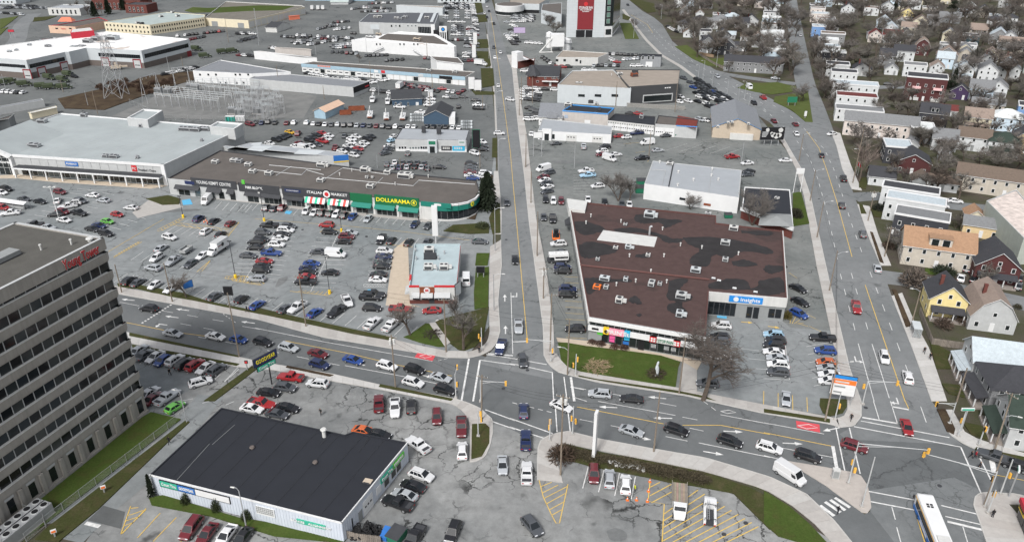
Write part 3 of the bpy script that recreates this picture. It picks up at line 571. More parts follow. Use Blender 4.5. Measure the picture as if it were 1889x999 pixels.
lines('32','560 465 520 618;672 488 633 645;782 510 748 672;895 535 865 695',0.15,par=STN,name='stall_line')
lines('32','1000 560 985 710 1100 730 1085 1000',0.16,'yellow_line',STN,name='hatch_line')
for k in range(10):
 f=k/9;x0,y0=1100-15*f,750+430*f;x1,y1=1340+430*f,610+260*f;lines('32','%f %f %f %f'%(x0,y0+50,x1,y1+20),0.16,'yellow_line',STN,name='hatch_line')
lines('32','1000 610 1070 575;1000 670 1150 590;1010 720 1160 640',0.16,'yellow_line',STN,name='hatch_line')
sheet('accessible_bay',pl('11','230 585 275 590 255 612 215 605'),0.076,'blue_line',parent=LOT);sheet('accessible_bay',pl('b','1240 768 1325 768 1320 782 1235 780'),0.076,'blue_line',parent=LOT);sheet('accessible_bay',pl('d','185 80 265 85 262 122 185 112'),0.076,'blue_line',parent=bpy.data.objects['insights_lot'])
sheet('accessible_bay',pl('10','1320 510 1380 500 1400 540 1330 545'),0.076,'blue_line',parent=LOT)
arrow('d',425,150,60,5,bpy.data.objects['insights_lot'],0,2.6).data.materials[0]=M('yellow_line');arrow('d',640,188,60,8,bpy.data.objects['insights_lot'],0,2.6).data.materials[0]=M('yellow_line')
# ================================================================ buildings
class Face:
 def __init__(s,a,b):
  s.o=V3((a[0],a[1],0));e=V3((b[0],b[1],0))-s.o;s.L=e.length;s.u=e.normalized();s.n=V3((s.u.y,-s.u.x,0))
 def at(s,t,x,y,d=0.0):
  px=tp(t,x,y);a=P(*px,0);c=V3((0,0,CH));r=a-c;o=s.o+s.n*d
  k=(o-c).dot(s.n)/r.dot(s.n);q=c+r*k;return (q-s.o).dot(s.u), q.z
 def pt(s,u,z,d=0): q=s.o+s.u*u+s.n*d;return V3((q.x,q.y,z))
 def rect(s,t,x0,y0,x1,y1):
  u0,z1=s.at(t,x0,y0);u1,z0=s.at(t,x1,y1);return min(u0,u1),max(u0,u1),max(0.02,min(z0,z1)),max(z0,z1)
 def box(s,name,par,u0,u1,z0,z1,m,d=0.08,d0=-0.05,color=None):
  return MB().obox(s.o,s.u,s.n,u0,u1,d0,d,z0,z1).bd(name,m,par,color=color)
 def win(s,par,u0,u1,z0,z1,frame='white',pane='dark_glass',fw=0.10,d=0.06,name='window',mull=0,color=None):
  b=MB()
  b.obox(s.o,s.u,s.n,u0,u1,-0.05,d,z0,z1,0)
  k=mull+1;w=(u1-u0-fw*(k+1))/k
  for i in range(k):
   a=u0+fw+(w+fw)*i;b.obox(s.o,s.u,s.n,a,a+w,-0.04,d+0.012,z0+fw,z1-fw,1)
  return b.bd(name,[frame,pane],par,color=color)
 def row(s,par,u0,u1,z0,z1,n,w,**k):
  for i in range(n):
   c=u0+(u1-u0)*(i+0.5)/n;s.win(par,c-w/2,c+w/2,z0,z1,**k)
 def bars(s,par,u,z,w,h,n,m,d=.12,k=1):
  for r in range(k):
   for i in range(n): s.box('lettering',par,u-w/2+w*i/n,u-w/2+w*(i+.72)/n,z+h*(k/2-r)-h*.8,z+h*(k/2-r)-h*.1,m,d+.02,d-.02)
 def text(s,str_,par,u,z,size,m,width=None,d=0.12,bold=0.0): return put_text(str_,s.pt(u,z,d),s.u,s.n,size,m,par,width,0.03,bold)
def B(t,x,y): return T(t,x,y)
def building(name,label,cat,pts,H,wall,roof,par=0.45,pm=None,group=None,color=None,rcolor=None):
 pts=[V3((p[0],p[1],0)) for p in pts]
 c=sum(pts,V3())/len(pts);o=thing(name,label,cat,(c.x,c.y,0),group=group)
 poly=[tuple(p[:2]) for p in pts];b=MB();b.prism(poly,0.0,H+par,top=False)
 cc=V3((c.x,c.y));inn=[]
 n=len(poly)
 for i in range(n):                                      # inner parapet ring by edge offsets
  p=V3(poly[i]);a=(p-V3(poly[i-1])).normalized();e=(V3(poly[(i+1)%n])-p).normalized()
  na=V3((-a.y,a.x));ne=V3((-e.y,e.x));m_=(na+ne);q=m_.length_squared
  inn.append(tuple(p+m_*(2*0.28/q if q>0.05 else 0)))
 k=[(p[0],p[1],H+par) for p in poly]+[(p[0],p[1],H+par) for p in inn]+[(p[0],p[1],H-0.02) for p in inn]
 b.add(k,[(i,(i+1)%n,n+(i+1)%n,n+i) for i in range(n)]+[(n+i,n+(i+1)%n,2*n+(i+1)%n,2*n+i) for i in range(n)],1)
 b.bd('wall',[wall,pm or wall],o,color=color)
 tr=tessellate_polygon([[V3((p[0],p[1],0)) for p in inn]])
 MB().add([(p[0],p[1],H) for p in inn],[orient(inn,t) for t in tr]).bd('roof',roof,o,color=rcolor)
 return o,[Face(poly[i],poly[(i+1)%n]) for i in range(n)]
def roof_unit(par,t,x,y,H,w=2.2,d=1.6,h=1.1,m='offwhite',fans=1,rz=None,stack=False):
 p=T(t,x,y,H);u=par_u(par) if rz is None else V3((math.cos(rz),math.sin(rz),0));n=V3((u.y,-u.x,0));b=MB()
 b.obox(p,u,n,-w/2-.1,w/2+.1,-d/2-.1,d/2+.1,0.02,0.18,1)
 b.obox(p,u,n,-w/2,w/2,-d/2,d/2,0.15,h,0);b.obox(p,u,n,-w/2+.2,w/2-.2,d/2-.01,d/2+.02,0.3,h*0.75,1)
 for i in range(fans):
  q=p+u*((i+0.5)/fans-0.5)*w;b.tube((q.x,q.y,p.z+h),(q.x,q.y,p.z+h+.07),min(w/fans,d)*0.36,min(w/fans,d)*0.36,12,1)
 if stack: b.obox(p,u,n,w/2,w/2+0.9,-d*0.25,d*0.25,0.3,h*0.8,0)
 return b.bd('roof_unit',[m,'charcoal'],par)
UDIR={}
def par_u(par): return UDIR.get(par.name,V3((1,0,0)))
def vent(par,t,x,y,H,r=0.15,h=0.9,m='offwhite'):
 p=T(t,x,y,H);b=MB().tube((p.x,p.y,p.z),(p.x,p.y,p.z+h),r,r,8);b.tube((p.x,p.y,p.z+h),(p.x,p.y,p.z+h+.18),r*1.7,r*1.3,8);return b.bd('roof_vent',m,par)
def awning(f,par,u0,u1,z0,z1,out,m,name='awning',color=None):
 a=[f.pt(u0,z1,0.03),f.pt(u1,z1,0.03),f.pt(u1,z0,out),f.pt(u0,z0,out),f.pt(u0,z0,0.03),f.pt(u1,z0,0.03),f.pt(u1,z0-.18,out),f.pt(u0,z0-.18,out)]
 return MB().add(a,[(0,3,2,1),(0,4,3),(1,2,5),(3,7,6,2),(4,7,3),(5,2,6),(4,5,6,7)]).bd(name,m,par,color=color)
def canopy(f,par,u0,u1,z0,z1,out,m): return f.box('canopy',par,u0,u1,z0,z1,m,out)
# ---- office tower ------------------------------------------------------------------------
A=T('o',273,758.5);Bq=P(5,971);uu=(Bq-A).normalized();n_=V3((-uu.y,uu.x,0))     # face runs from the corner towards the camera side
if n_.x<0: n_=-n_
HT=36.7;LEN=52.0;back=-n_*20.0
c0=A;c1=A+uu*LEN;c2=c1+back;c3=c0+back
tw=thing('office_tower','tall brown stone office tower with dark ribbon windows and red rooftop lettering','office tower',tuple(A))
core=[c0-uu*-0.35+back*0.02,c1+uu*-0.35+back*0.02,c2-uu*0.35-back*0.02,c3+uu*0.35-back*0.02]
MB().prism(ccw([tuple(p[:2]) for p in core]),0,HT-0.8).bd('core','dark_glass',tw)
tf=Face(c1,c0)                                    # visible facade;u grows to the far corner
if tf.n.dot(n_)<0: tf.n=-tf.n
NF=9;G=4.7;FHt=(HT-G)/NF
def ring(z0,z1,out,name,m='tower_stone',t_=0.7):
 b=MB()
 for (p,q) in ((c1,c0),(c0,c3),(c3,c2),(c2,c1)):
  f=Face(p,q);mid=(c0+c2)/2
  if (f.o+f.u*f.L/2-V3((mid.x,mid.y,0))).dot(f.n)<0: f.n=-f.n
  b.obox(f.o,f.u,f.n,-out+0.003*z0%0.01,f.L+out,-t_,out,z0,z1)
 return b.bd(name,m,tw)
for k in range(NF):
 zb=G+FHt*k                                   # spandrel then window strip
 ring(zb-0.25,zb+1.05,0.16,'spandrel_band');ring(zb-0.60,zb-0.25,0.03,'spandrel_recess',t_=0.6);ring(zb+1.05,zb+1.15,0.22,'sill_strip','offwhite')
ring(HT-1.9,HT+0.25,0.16,'parapet',t_=.35);ring(HT+0.25,HT+0.32,0.19,'parapet_cap','lightgrey',.35)
MB().prism(ccw([tuple((p+((c0+c2)/2-p)*0.02)[:2]) for p in (c0,c1,c2,c3)]),HT-0.9,HT+0.12).bd('roof','gravel_roof',tw)
NW=26;pw=LEN/NW
for k in range(NF):
 zb=G+FHt*k+1.15;zt=G+FHt*(k+1)-0.60 if k<NF-1 else HT-1.9
 for i in range(NW):
  tone=rnd.choice([(0.006,0.008,0.009),(0.012,0.016,0.017),(0.025,0.030,0.031),(0.012,0.012,0.012),(0.045,0.05,0.048),(0.02,0.026,0.03)])
  tf.box('window_pane',tw,pw*i+0.07,pw*(i+1)-0.07,zb,zt,'pane',-0.28,-0.40,color=tone)
 for i in range(NW+1): tf.box('mullion',tw,pw*i-0.05,pw*i+0.05,zb,zt,'lightgrey',-0.20,-0.40)
bw=LEN/13
for i in range(13):
 tf.box('pilaster',tw,bw*i-0.35+.4,bw*i+0.35+.4,0.0,G-0.62,'tower_stone',0.42,-0.3)
 tf.box('ground_wall',tw,bw*i+1.0,bw*(i+1)+0.0,0.0,G-0.63,'tower_stone',-0.05,-0.5)
 tf.win(tw,bw*i+1.9,bw*i+3.35,0.75,3.6,frame='tower_stone',pane='glass',d=0.0)
 tf.box('lintel',tw,bw*i+1.8,bw*i+3.45,3.62,4.05,'lightgrey',0.02,-0.1)
tf.box('base_kerb',tw,0,LEN,0.0,0.55,'tower_stone',0.30,-0.3)
uY,zY=tf.at('20',578,905-984);um=tf.at('10',578,905)
tf.text('Young Tower',tw,um[0],HT-1.05,2.5,'red',tf.at('10',708,850)[0]-tf.at('10',443,965)[0],0.30,0.03)
tf.text('Young Tower',tw,um[0]+0.03,HT-1.08,2.52,'white',tf.at('10',708,850)[0]-tf.at('10',443,965)[0]+0.05,0.23,0.07)
roof_unit(tw,'10',40,930,HT+0.12,4,2.4,.9,'midgrey',0,math.atan2(uu.y,uu.x));vent(tw,'10',655,805,HT+0.12,0.4,0.5);vent(tw,'10',520,830,HT+0.12);vent(tw,'10',300,870,HT+0.12)
# ---- strip mall with the curved green corner ----------------------------------------------
H=5.2
m0=B('10',1240,465);m1=B('11',1310,655);cv=[B('11',x,y) for x,y in ((1400,660),(1480,655),(1550,640),(1600,615),(1625,585),(1632,548))]
bk=[T('11',1612,372,H),T('11',1000,312,H),T('10',1600,152,H)]
mall,mf=building('strip_mall','long brown-roofed strip mall with black and green shop fascias and curved glass corner','shop building',[m0,m1]+cv+bk,H,'lightgrey','tar_roof',0.35,'charcoal')
f=mf[0];UDIR[mall.name]=f.u
def U(x,y=0,t='11'): return f.at(t,x,y)[0]
u_l=f.at('10',1390,370)[0];u_k=f.at('10',1745,500)[0];u_i=U(550,560);u_g=U(700,575);u_g2=U(1200,640);uo=f.L
fz0,fz1=3.7,6.9
f.box('fascia',mall,u_l,f.at('10',1735,500)[0],3.9,6.6,'charcoal',0.25);f.box('fascia',mall,u_k+0.6,U(-100,500),3.6,6.5,'charcoal',0.25)
f.box('fascia',mall,U(-100,500)+.2,U(195,540),3.6,6.3,'charcoal',0.25);f.box('fascia',mall,U(215,545),U(520,565),3.6,6.6,'charcoal',0.28);f.box('fascia',mall,U(548,568),U(700,575),3.6,6.6,'charcoal',0.25)
f.box('fascia',mall,U(703,575),U(860,590),3.7,6.5,'sign_green',0.25);f.box('fascia',mall,U(880,592),U(1200,635),3.5,6.7,'sign_green',0.30);f.box('fascia',mall,U(1212,640),U(1430,645),4.4,5.9,'teal',0.2)
f.text('YOUNG KEMPT CENTRE',mall,(u_l+f.at('10',1735,500)[0])/2,5.3,1.5,'white',12.5,0.30,0.01)
u0,u1,z0,z1=f.rect('10',1755,360,1780,390);f.box('logo_panel',mall,u0,u1,z0,z1,'lime',0.30)
f.text('H&R BLOCK',mall,f.at('10',1840,380)[0],5.1,1.2,'white',6.0,0.30,0.03)
f.box('shop_sign',mall,U(235,540),U(350,550),4.9,5.9,'navy',0.32);f.text('PHYSIOTHERAPY',mall,U(292,545),5.4,0.55,'white',4.2,0.36)
f.text('ITALIAN',mall,U(455,555),5.5,1.2,'white',5.6,0.33,0.02);f.text('MARKET',mall,U(625,570),5.5,1.2,'white',5.6,0.33,0.02)
p=f.pt(U(537,560),5.4,0.3);bb=MB().tube(p,p+f.n*0.15,1.5,1.5,20,0).tube(p+f.n*0.1,p+f.n*0.2,1.2,1.2,20,1).tube(p+f.n*0.15,p+f.n*0.24,0.7,0.7,12,2);bb.bd('round_logo',['black','white','red'],mall)
f.text('DOLLARAMA',mall,U(1013,612),5.2,1.75,'sign_yellow',U(1136,612)-U(893,612),0.36,0.025)
p=f.pt(U(1163,630),5.2,0.33);MB().tube(p,p+f.n*0.06,0.95,0.95,18,0).tube(p,p+f.n*0.09,0.8,0.8,18,1).bd('round_logo',['sign_yellow','sign_green'],mall);f.text('4',mall,U(1163,630),5.2,1.5,'sign_yellow',None,0.46,0.04)
f.box('shop_sign',mall,*f.rect('10',1340,355,1415,390)[:2],4.3,5.3,'navy',0.3)
for x0,x1,t in ((1290,1465,'10'),(1515,1620,'10'),(1658,1712,'10'),(1785,1950,'10')):
 awning(f,mall,f.at(t,x0,480)[0],f.at(t,x1,490)[0],2.7,3.7,1.2,'charcoal')
for x0,x1 in ((60,205),(220,365)): awning(f,mall,U(x0,530),U(x1,545),2.7,3.6,1.3,'charcoal')
for (x0,x1) in ((383,525),(545,693)):
 a,b_=U(x0,560),U(x1,570);n=8
 for i in range(n): awning(f,mall,a+(b_-a)*i/n,a+(b_-a)*(i+1)/n-.01,2.5,4.2,1.5,['teal_stripe','white','red_stripe','white'][i%4],'awning_stripe')
for x0,x1 in ((715,858),(880,1025),(1050,1195)): awning(f,mall,U(x0,590),U(x1,610),2.6,3.8,1.5,'teal')
for x0,x1,t in ((1310,1390,'10'),(1425,1465,'10'),(1540,1565,'10'),(1595,1635,'10'),(1675,1715,'10'),(1800,1889,'10'),(70,205,'11'),(230,370,'11'),(400,535,'11'),(555,693,'11'),(730,860,'11'),(880,1030,'11'),(1062,1195,'11')):
 a,b_=f.at(t,x0,500)[0],f.at(t,x1,500)[0];k=max(1,int((b_-a)/1.5))
 for i in range(k): f.win(mall,a+(b_-a)*i/k,a+(b_-a)*(i+1)/k-0.04,0.15,2.65,frame='midgrey',pane='bright_glass' if rnd.random()<.3 else 'dark_glass',fw=0.07,name='shop_window')
for x in (50,213,378,540,710,870,1040,1203): f.box('pier',mall,U(x,560)-.35,U(x,560)+.35,0,3.9,'offwhite',0.35)
f.box('white_panel',mall,U(1203,640),f.L,0.1,4.3,'offwhite',0.2)
for i,ff in enumerate(mf[1:7]):
 ff.box('teal_band',mall,-0.02,ff.L+0.02,3.3,5.0,'teal',0.35);ff.box('white_cap',mall,-0.02,ff.L+.02,5.0,5.6,'white',0.42);ff.box('low_wall',mall,0,ff.L,0,0.5,'offwhite',0.15)
 k=max(1,int(ff.L/1.6));ff.row(mall,0,ff.L,0.6,3.2,k,ff.L/k*0.97,frame='charcoal',pane='glass',fw=0.06)
p=mf[4].pt(mf[4].L/2,4.3,0.37);MB().tube(p,p+mf[4].n*0.06,0.8,0.8,16).bd('round_logo','sign_yellow',mall);mf[4].text('4',mall,mf[4].L/2,4.3,1.2,'sign_green',None,0.5,0.03)
for x,y,w,d,h in ((105,325,2.4,1.8,1.3),(490,265,3,2.4,1.5),(480,375,2.2,1.6,1.2),(800,300,2.6,2,1.6),(965,315,2.2,1.6,1.2),(1090,345,4.2,2.6,1.7),(840,420,2.2,1.6,1.3),(815,350,.9,.9,1),(855,350,.7,.7,.9)): roof_unit(mall,'11',x,y,H,w,d,h,'offwhite',1 if w<3 else 2,None,w>2.5)
for x,y in ((1565,240),(1700,230),(1740,235),(1805,260),(1835,310)): roof_unit(mall,'10',x,y,H,2.2,1.7,1.2,rnd.choice(['offwhite','steel']),1)
for x,y in ((617,330),(705,300),(1020,400),(1260,345)): vent(mall,'11',x,y,H)
for s in ('0 290 340 325','105 255 480 290','485 345 1150 405','1150 405 1190 365','1190 365 1600 395','155 330 265 265','485 370 640 275','865 405 930 345','340 325 375 290','375 290 500 325','640 275 970 325'):
 q=[float(v) for v in s.split()];a,b_=T('11',q[0],q[1],H),T('11',q[2],q[3],H);MB().tube(a+V3((0,0,.06)),b_+V3((0,0,.06)),0.13,0.13,4).bd('roof_pipe','lightgrey',mall)
# ---- supermarket ---------------------------------------------------------------------------
H=6.9
s0=B('10',-420,285);s1=B('10',1220,400);r1=T('00',1765,930,H+.4);r2=T('00',1180,885,H+.4);r3=T('00',440,822,H+.4);r4=T('00',-400,1090,H+.4)
sup,sf=building('supermarket','huge flat grey-roofed supermarket with white panelled front and columned walkway','supermarket',[s0,s1,r1,r3,r4],H,'lightgrey','membrane_roof',0.45,'white')
f=sf[0];UDIR[sup.name]=f.u
def U(x,y=300): return f.at('10',x,y)[0]
f.box('white_band',sup,U(130),f.L+0.3,6.6,7.5,'white',0.35);f.box('corner_pier',sup,f.L-1.0,f.L+0.35,0,7.5,'white',0.55)
n=16;a,b_=U(190),U(1180)
for i in range(n): f.box('wall_panel',sup,a+(b_-a)*i/n+.06,a+(b_-a)*(i+1)/n-.06,4.0,6.55,'lightgrey',0.14)
f.box('canopy',sup,U(150),f.L-.4,3.3,3.75,'white',3.4,-.05);f.box('canopy_top',sup,U(150),f.L-.4,3.75,3.82,'charcoal',3.1,-.05)
for i in range(10):
 u=U(160)+(f.L-1-U(160))*i/9;MB().obox(f.o,f.u,f.n,u-.2,u+.2,2.9,3.3,0.1,3.3).bd('column','white',sup)
k=26;a=U(160);b_=f.L-1.2
for i in range(k): f.win(sup,a+(b_-a)*i/k,a+(b_-a)*(i+1)/k-.08,0.2,3.1,frame='lightgrey',pane=rnd.choice(['dark_glass','dark_glass','bright_glass']),fw=0.1,name='shop_window')
a,b_,c_,d_=f.rect('10',470,210,570,250);f.box('pharmacy_sign',sup,a,b_,4.7,6.2,'blue',0.3);f.text('PHARMACY',sup,(a+b_)/2,5.45,0.95,'white',(b_-a)*.85,0.36,0.02)
a=U(965);f.box('logo_panel',sup,a,a+1.9,4.3,6.4,'red',0.3);f.text('PC',sup,a+0.95,5.3,1.3,'white',1.3,0.36);f.text("President's Choice",sup,a+5.6,4.9,1.25,'charcoal',6.4,0.22)
e0,e1=U(-330),U(125)
mid=(e0+e1)/2;gz=12.0;b=MB()
for (ua,za,ub,zb) in ((e0,7.0,mid,gz),(mid,gz,e1,7.0)):
 pts=[f.pt(ua,za,1.2),f.pt(ub,zb,1.2),f.pt(ub,zb-1.1,1.2),f.pt(ua,za-1.1,1.2)];bk_=[q-f.n*1.6 for q in pts]
 b.add(pts+bk_,[(0,3,2,1),(4,5,6,7),(0,1,5,4),(3,7,6,2)])
b.obox(f.o,f.u,f.n,e1-.9,e1,-.3,1.2,0,6.6);b.obox(f.o,f.u,f.n,e0,e0+.9,-.3,1.2,0,6.6);b.bd('entrance_gable','white',sup)
b=MB();b.add([f.pt(e0,0.2,.5),f.pt(e1,0.2,.5),f.pt(e1,6.3,.5),f.pt(mid,gz-1,.5),f.pt(e0,6.3,.5)],[(0,1,2,3,4)]);b.bd('entrance_glazing','dark_glass',sup)
b=MB()
for i in range(1,12): u=e0+(e1-e0)*i/12;b.obox(f.o,f.u,f.n,u-.06,u+.06,.5,.6,0.2,6.3+ (gz-7.3)*(1-abs(i-6)/6))
for z in (2.6,4.4,6.2,8): b.obox(f.o,f.u,f.n,e0+max(0,z-6.3)*1.1,e1-max(0,z-6.3)*1.1,.5,.6,z-.05,z+.05)
b.bd('entrance_mullions','lightgrey',sup);f.text('Superstore',sup,U(20),4.7,1.5,'white',9.0,0.7,0.04)
b=MB()
gz2=gz-0.25
for (ua,za,ub,zb) in ((e0,6.9,mid,gz2),(mid,gz2,e1,6.9)):
 pts=[f.pt(ua,za,-.4),f.pt(ub,zb,-.4),f.pt(ub,zb,-26),f.pt(ua,za,-26)];b.add(pts,[(0,1,2,3)])
b.bd('entrance_roof','membrane_roof',sup)
for x,y,w,d,h in ((250,120,4.5,2,1.2),(770,195,2,1.5,1),(830,200,3,1.5,1.1),(1000,205,1,1,1),(1465,80,.8,.8,1)): roof_unit(sup,'10',x,y,H,w,d,h,'steel',2)
for x,y,w in ((1350,945,5),(1420,950,4),(1490,945,4),(1610,965,5)): roof_unit(sup,'00',x,y,H,w,2.2,1.3,rnd.choice(['steel','rust','steel']),3)
for x,y,w in ((310,890,3.4),(615,845,2.5),(1030,920,1.4)): roof_unit(sup,'00',x,y,H,w,2,1.4,'steel',1)
for t,q in (('00',[(920,855),(1070,870),(1180,800),(1040,790)]),('00',[(1520,915),(1700,935),(1765,895),(1580,880)])):
 pts=[T(t,x,y,H+3.2) for x,y in q];b=MB();poly=ccw([tuple(p[:2]) for p in pts]);b.prism(poly,H-1.0 if t=='00' else H,H+3.2,0,top=False)
 cc=sum((V3(p) for p in poly),V3((0,0)))/4;inn=[tuple(V3(p)+(cc-V3(p))*0.10) for p in poly]
 b.add([(p[0],p[1],H+3.2) for p in poly]+[(p[0],p[1],H+3.2) for p in inn]+[(p[0],p[1],H+2.6) for p in inn],[(i,(i+1)%4,4+(i+1)%4,4+i) for i in range(4)]+[(4+i,4+(i+1)%4,8+(i+1)%4,8+i) for i in range(4)],1);b.add([(p[0],p[1],H+2.6) for p in inn],[(0,1,2,3)],2)
 b.bd('penthouse',['lightgrey','white','membrane_roof'],sup)
for k in range(1,12): MB().tube(s0.lerp(s1,k/12)*1.0+V3((0,0,H)),r4.lerp(r1,k/12)+V3((0,0,-.4)),.05,.05,4).bd('roof_seam','lightgrey',sup)
# ---- burger restaurant ---------------------------------------------------------------------
H=4.3
b0=B('m',118,925);b1=B('m',735,925);rr=T('m',780,140,H+.5);rl=T('m',175,140,H+.5)
bkr,bf=building('burger_restaurant','small restaurant with pale blue flat roof, red roof edge and round burger sign','restaurant',[b0,b1,rr,rl],H,'offwhite','bk_roof',0.55,'bk_roof')
f=bf[0];UDIR[bkr.name]=f.u
def U(x,y=800): return f.at('m',x,y)[0]
f.box('brick_base',bkr,0,f.L,0,1.05,'brick_red',0.08);f.box('red_edge',bkr,0.02,U(243),4.55,4.92,'red',0.12,-.3);f.box('red_edge',bkr,U(440),f.L-.02,4.55,4.92,'red',0.12,-.3)
f.box('brick_bay',bkr,U(245),U(440),2.6,4.6,'rust',0.15);p=f.pt(U(343),3.75,0.16);MB().tube(p,p+f.n*.1,.75,.75,20).bd('round_sign','white',bkr);f.text('BK',bkr,U(343),3.75,0.8,'red',0.9,0.3,0.03)
for x0,x1 in ((140,245),(262,420),(437,648)): awning(f,bkr,U(x0),U(x1),2.35,3.1,1.3,'lightgrey')
for x0,x1 in ((150,245),(270,360),(440,535),(540,645)): f.win(bkr,U(x0),U(x1)-.05,1.1,2.5,frame='charcoal',pane='glass',mull=1)
f.box('door',bkr,U(365),U(435),0.1,2.4,'charcoal',0.1)
f2=bf[1];f2.box('red_edge',bkr,1,f2.L-1,4.5,4.75,'red',0.08,-.1);f2.win(bkr,4,6,1,2.4,pane='glass');f2.box('drive_window_hood',bkr,6.6,8.6,2.5,2.8,'lightgrey',1.2)
f3=bf[3];f3.box('brick_base',bkr,0,f3.L,0,1.05,'brick_red',0.08);f3.box('red_edge',bkr,f3.L-6,f3.L-3,4.5,4.92,'red',0.15,-.3);awning(f3,bkr,f3.L-4.5,f3.L-.6,2.4,3.1,1.2,'lightgrey');f3.row(bkr,1.5,f3.L-5,1.1,2.5,5,1.6,frame='charcoal',pane='glass')
roof_unit(bkr,'m',370,250,H,2.6,1.8,1.5,'offwhite',1);roof_unit(bkr,'m',385,330,H,3.2,1.6,1.3,'charcoal',2);roof_unit(bkr,'m',360,470,H,2.2,1.7,1.4,'offwhite',2,None,True);roof_unit(bkr,'m',565,470,H,2.2,1.7,1.4,'offwhite',2,None,True)
for x,y in ((570,275),(490,350),(190,240),(200,350),(470,490)): vent(bkr,'m',x,y,H,0.18,0.8,'steel')
# ---- plaza with the patched brown roof ------------------------------------------------------
H=6.0
q0=B('22',570,545);q1=B('22',1400,695);
q2=T('22',1446,150,H+.4);q3=T('22',1450,180,H+.4);
ri=T('22',1447,184,H+.35);rfr=T('23',168,232,H+.35);rbr=T('13',135,728,H+.35);n1=T('12',1500,672,H+.35);n2=T('12',1500,618,H+.35);rbl=T('12',432,512,H+.35)
plz,pf=building('plaza_building','wide low shop building with patched dark red-brown roof and white fascia','shop building',[q0,q1,ri,rfr,rbr,n1,n2,rbl],H,'midgrey','brown_roof',0.35,'brown_trim')
f=pf[0];UDIR[plz.name]=f.u;f1=pf[2];fl=pf[7]
def U(x,y=600): return f.at('22',x,y)[0]
f.box('upper_fascia',plz,-.1,f.L+.1,5.3,6.15,'white',0.35);f.box('lower_fascia',plz,-.05,f.L+.05,3.1,4.3,'white',0.5)
f.row(plz,0.2,f.L-0.2,4.35,5.25,18,f.L/18*0.93,frame='charcoal',pane='dark_glass',fw=.06,name='clerestory_window')
f.row(plz,3,f.L-0.5,0.5,3.0,14,1.5,frame='charcoal',pane='dark_glass',fw=.07,name='shop_window')
f.box('black_sign',plz,U(593),U(642),3.5,4.0,'black',0.55)
f.box('logo_sign',plz,U(675),U(715),2.9,4.5,'yellow',0.62);f.text('e',plz,U(695),3.75,1.7,'black',None,0.68,0.04);f.box('print_sign',plz,U(718),U(825),3.0,4.4,'pinksign',0.62);f.text('PRINT',plz,U(771),3.7,1.35,'white',5.2*.85,0.68,0.03);f.box('it_sign',plz,U(828),U(868),3.0,4.5,'cyan',0.62);f.text('It',plz,U(848),3.75,1.5,'white',None,0.68,0.03)
for x0,x1,z0,z1,m in ((630,670,2.2,2.9,'lime'),(720,760,1.7,2.6,'pink'),(720,758,0.9,1.6,'pink'),(825,865,2.0,2.9,'cyan'),(820,862,0.9,1.7,'blue')): f.box('poster',plz,U(x0),U(x1),z0,z1,m,0.1)
f.box('stop_pain_sign',plz,U(1055),U(1195),3.05,4.15,'offwhite',0.60);f.text('I STOP PAIN',plz,U(1125),3.65,1.0,'green',(U(1195)-U(1055))*.85,0.66,0.02)
for x in (1038,1212):
 f.box('cross_sign',plz,U(x)-.75,U(x)+.75,2.95,4.3,'red',0.6)
 for i in (0,1):
  for j in (0,1): f.box('cross_square',plz,U(x)-.5+.58*i,U(x)-.1+.58*i,3.15+.55*j,3.55+.55*j,'white',0.66,.5)
for x0,x1 in ((1025,1065),(1120,1160),(1175,1210)): f.box('menu_board',plz,U(x0),U(x1),0.9,2.6,'charcoal',0.12);f.bars(plz,U((x0+x1)/2),1.8,1.1,.3,4,'lightgrey',.13,3)
f.box('door',plz,U(930),U(975),0.1,2.6,'black',0.1)
f1.box('white_fascia',plz,-.05,f1.L+.1,3.9,6.3,'offwhite',0.3);f1.box('blue_sign',plz,*f1.rect('22',1595,215,1835,265)[:2],4.3,5.9,'signblue',0.45)
a,b_=f1.rect('22',1595,215,1835,265)[:2];f1.text('insights',plz,(a+b_)/2+1.0,5.1,1.35,'white',4.4,0.5,0.02);p=f1.pt((a+b_)/2-2.2,5.1,.46);MB().tube(p,p+f1.n*.06,.6,.6,14).bd('sign_emblem','white',plz)
f1.row(plz,0.3,6.6,0.3,3.7,5,1.25,frame='charcoal',pane='glass',name='shop_window');f1.row(plz,9.0,12.0,0.2,3.2,2,1.3,frame='charcoal',pane='glass',name='door');f1.row(plz,14,17,0.8,3.2,2,1.4,frame='charcoal',pane='glass',name='shop_window')
fe=pf[3];fe.box('white_fascia',plz,0,fe.L,3.9,6.3,'offwhite',0.25);fe.row(plz,1,fe.L-1,1,2.6,8,1.4,frame='charcoal',pane='glass')
fl.box('white_fascia',plz,0,fl.L,4.6,6.2,'offwhite',0.3);fl.row(plz,2,fl.L-2,0.6,3.4,14,1.6,frame='charcoal',pane='dark_glass',name='shop_window');awning(fl,plz,6,10,2.6,3.8,1.6,'charcoal')
BN=[0]
def blob(t,s,m='tar_patch'):
 BN[0]+=1;q=pl(t,s);q=catmull(q+[q[0]],6)[:-1];q=[(x+rnd.gauss(0,.9),y+rnd.gauss(0,.6)) for x,y in q];q=ccw([tuple(P(x,y,H)[:2]) for x,y in q]);MB().prism(q,H,H+.02+.003*BN[0]).bd('tar_patch',m,plz)
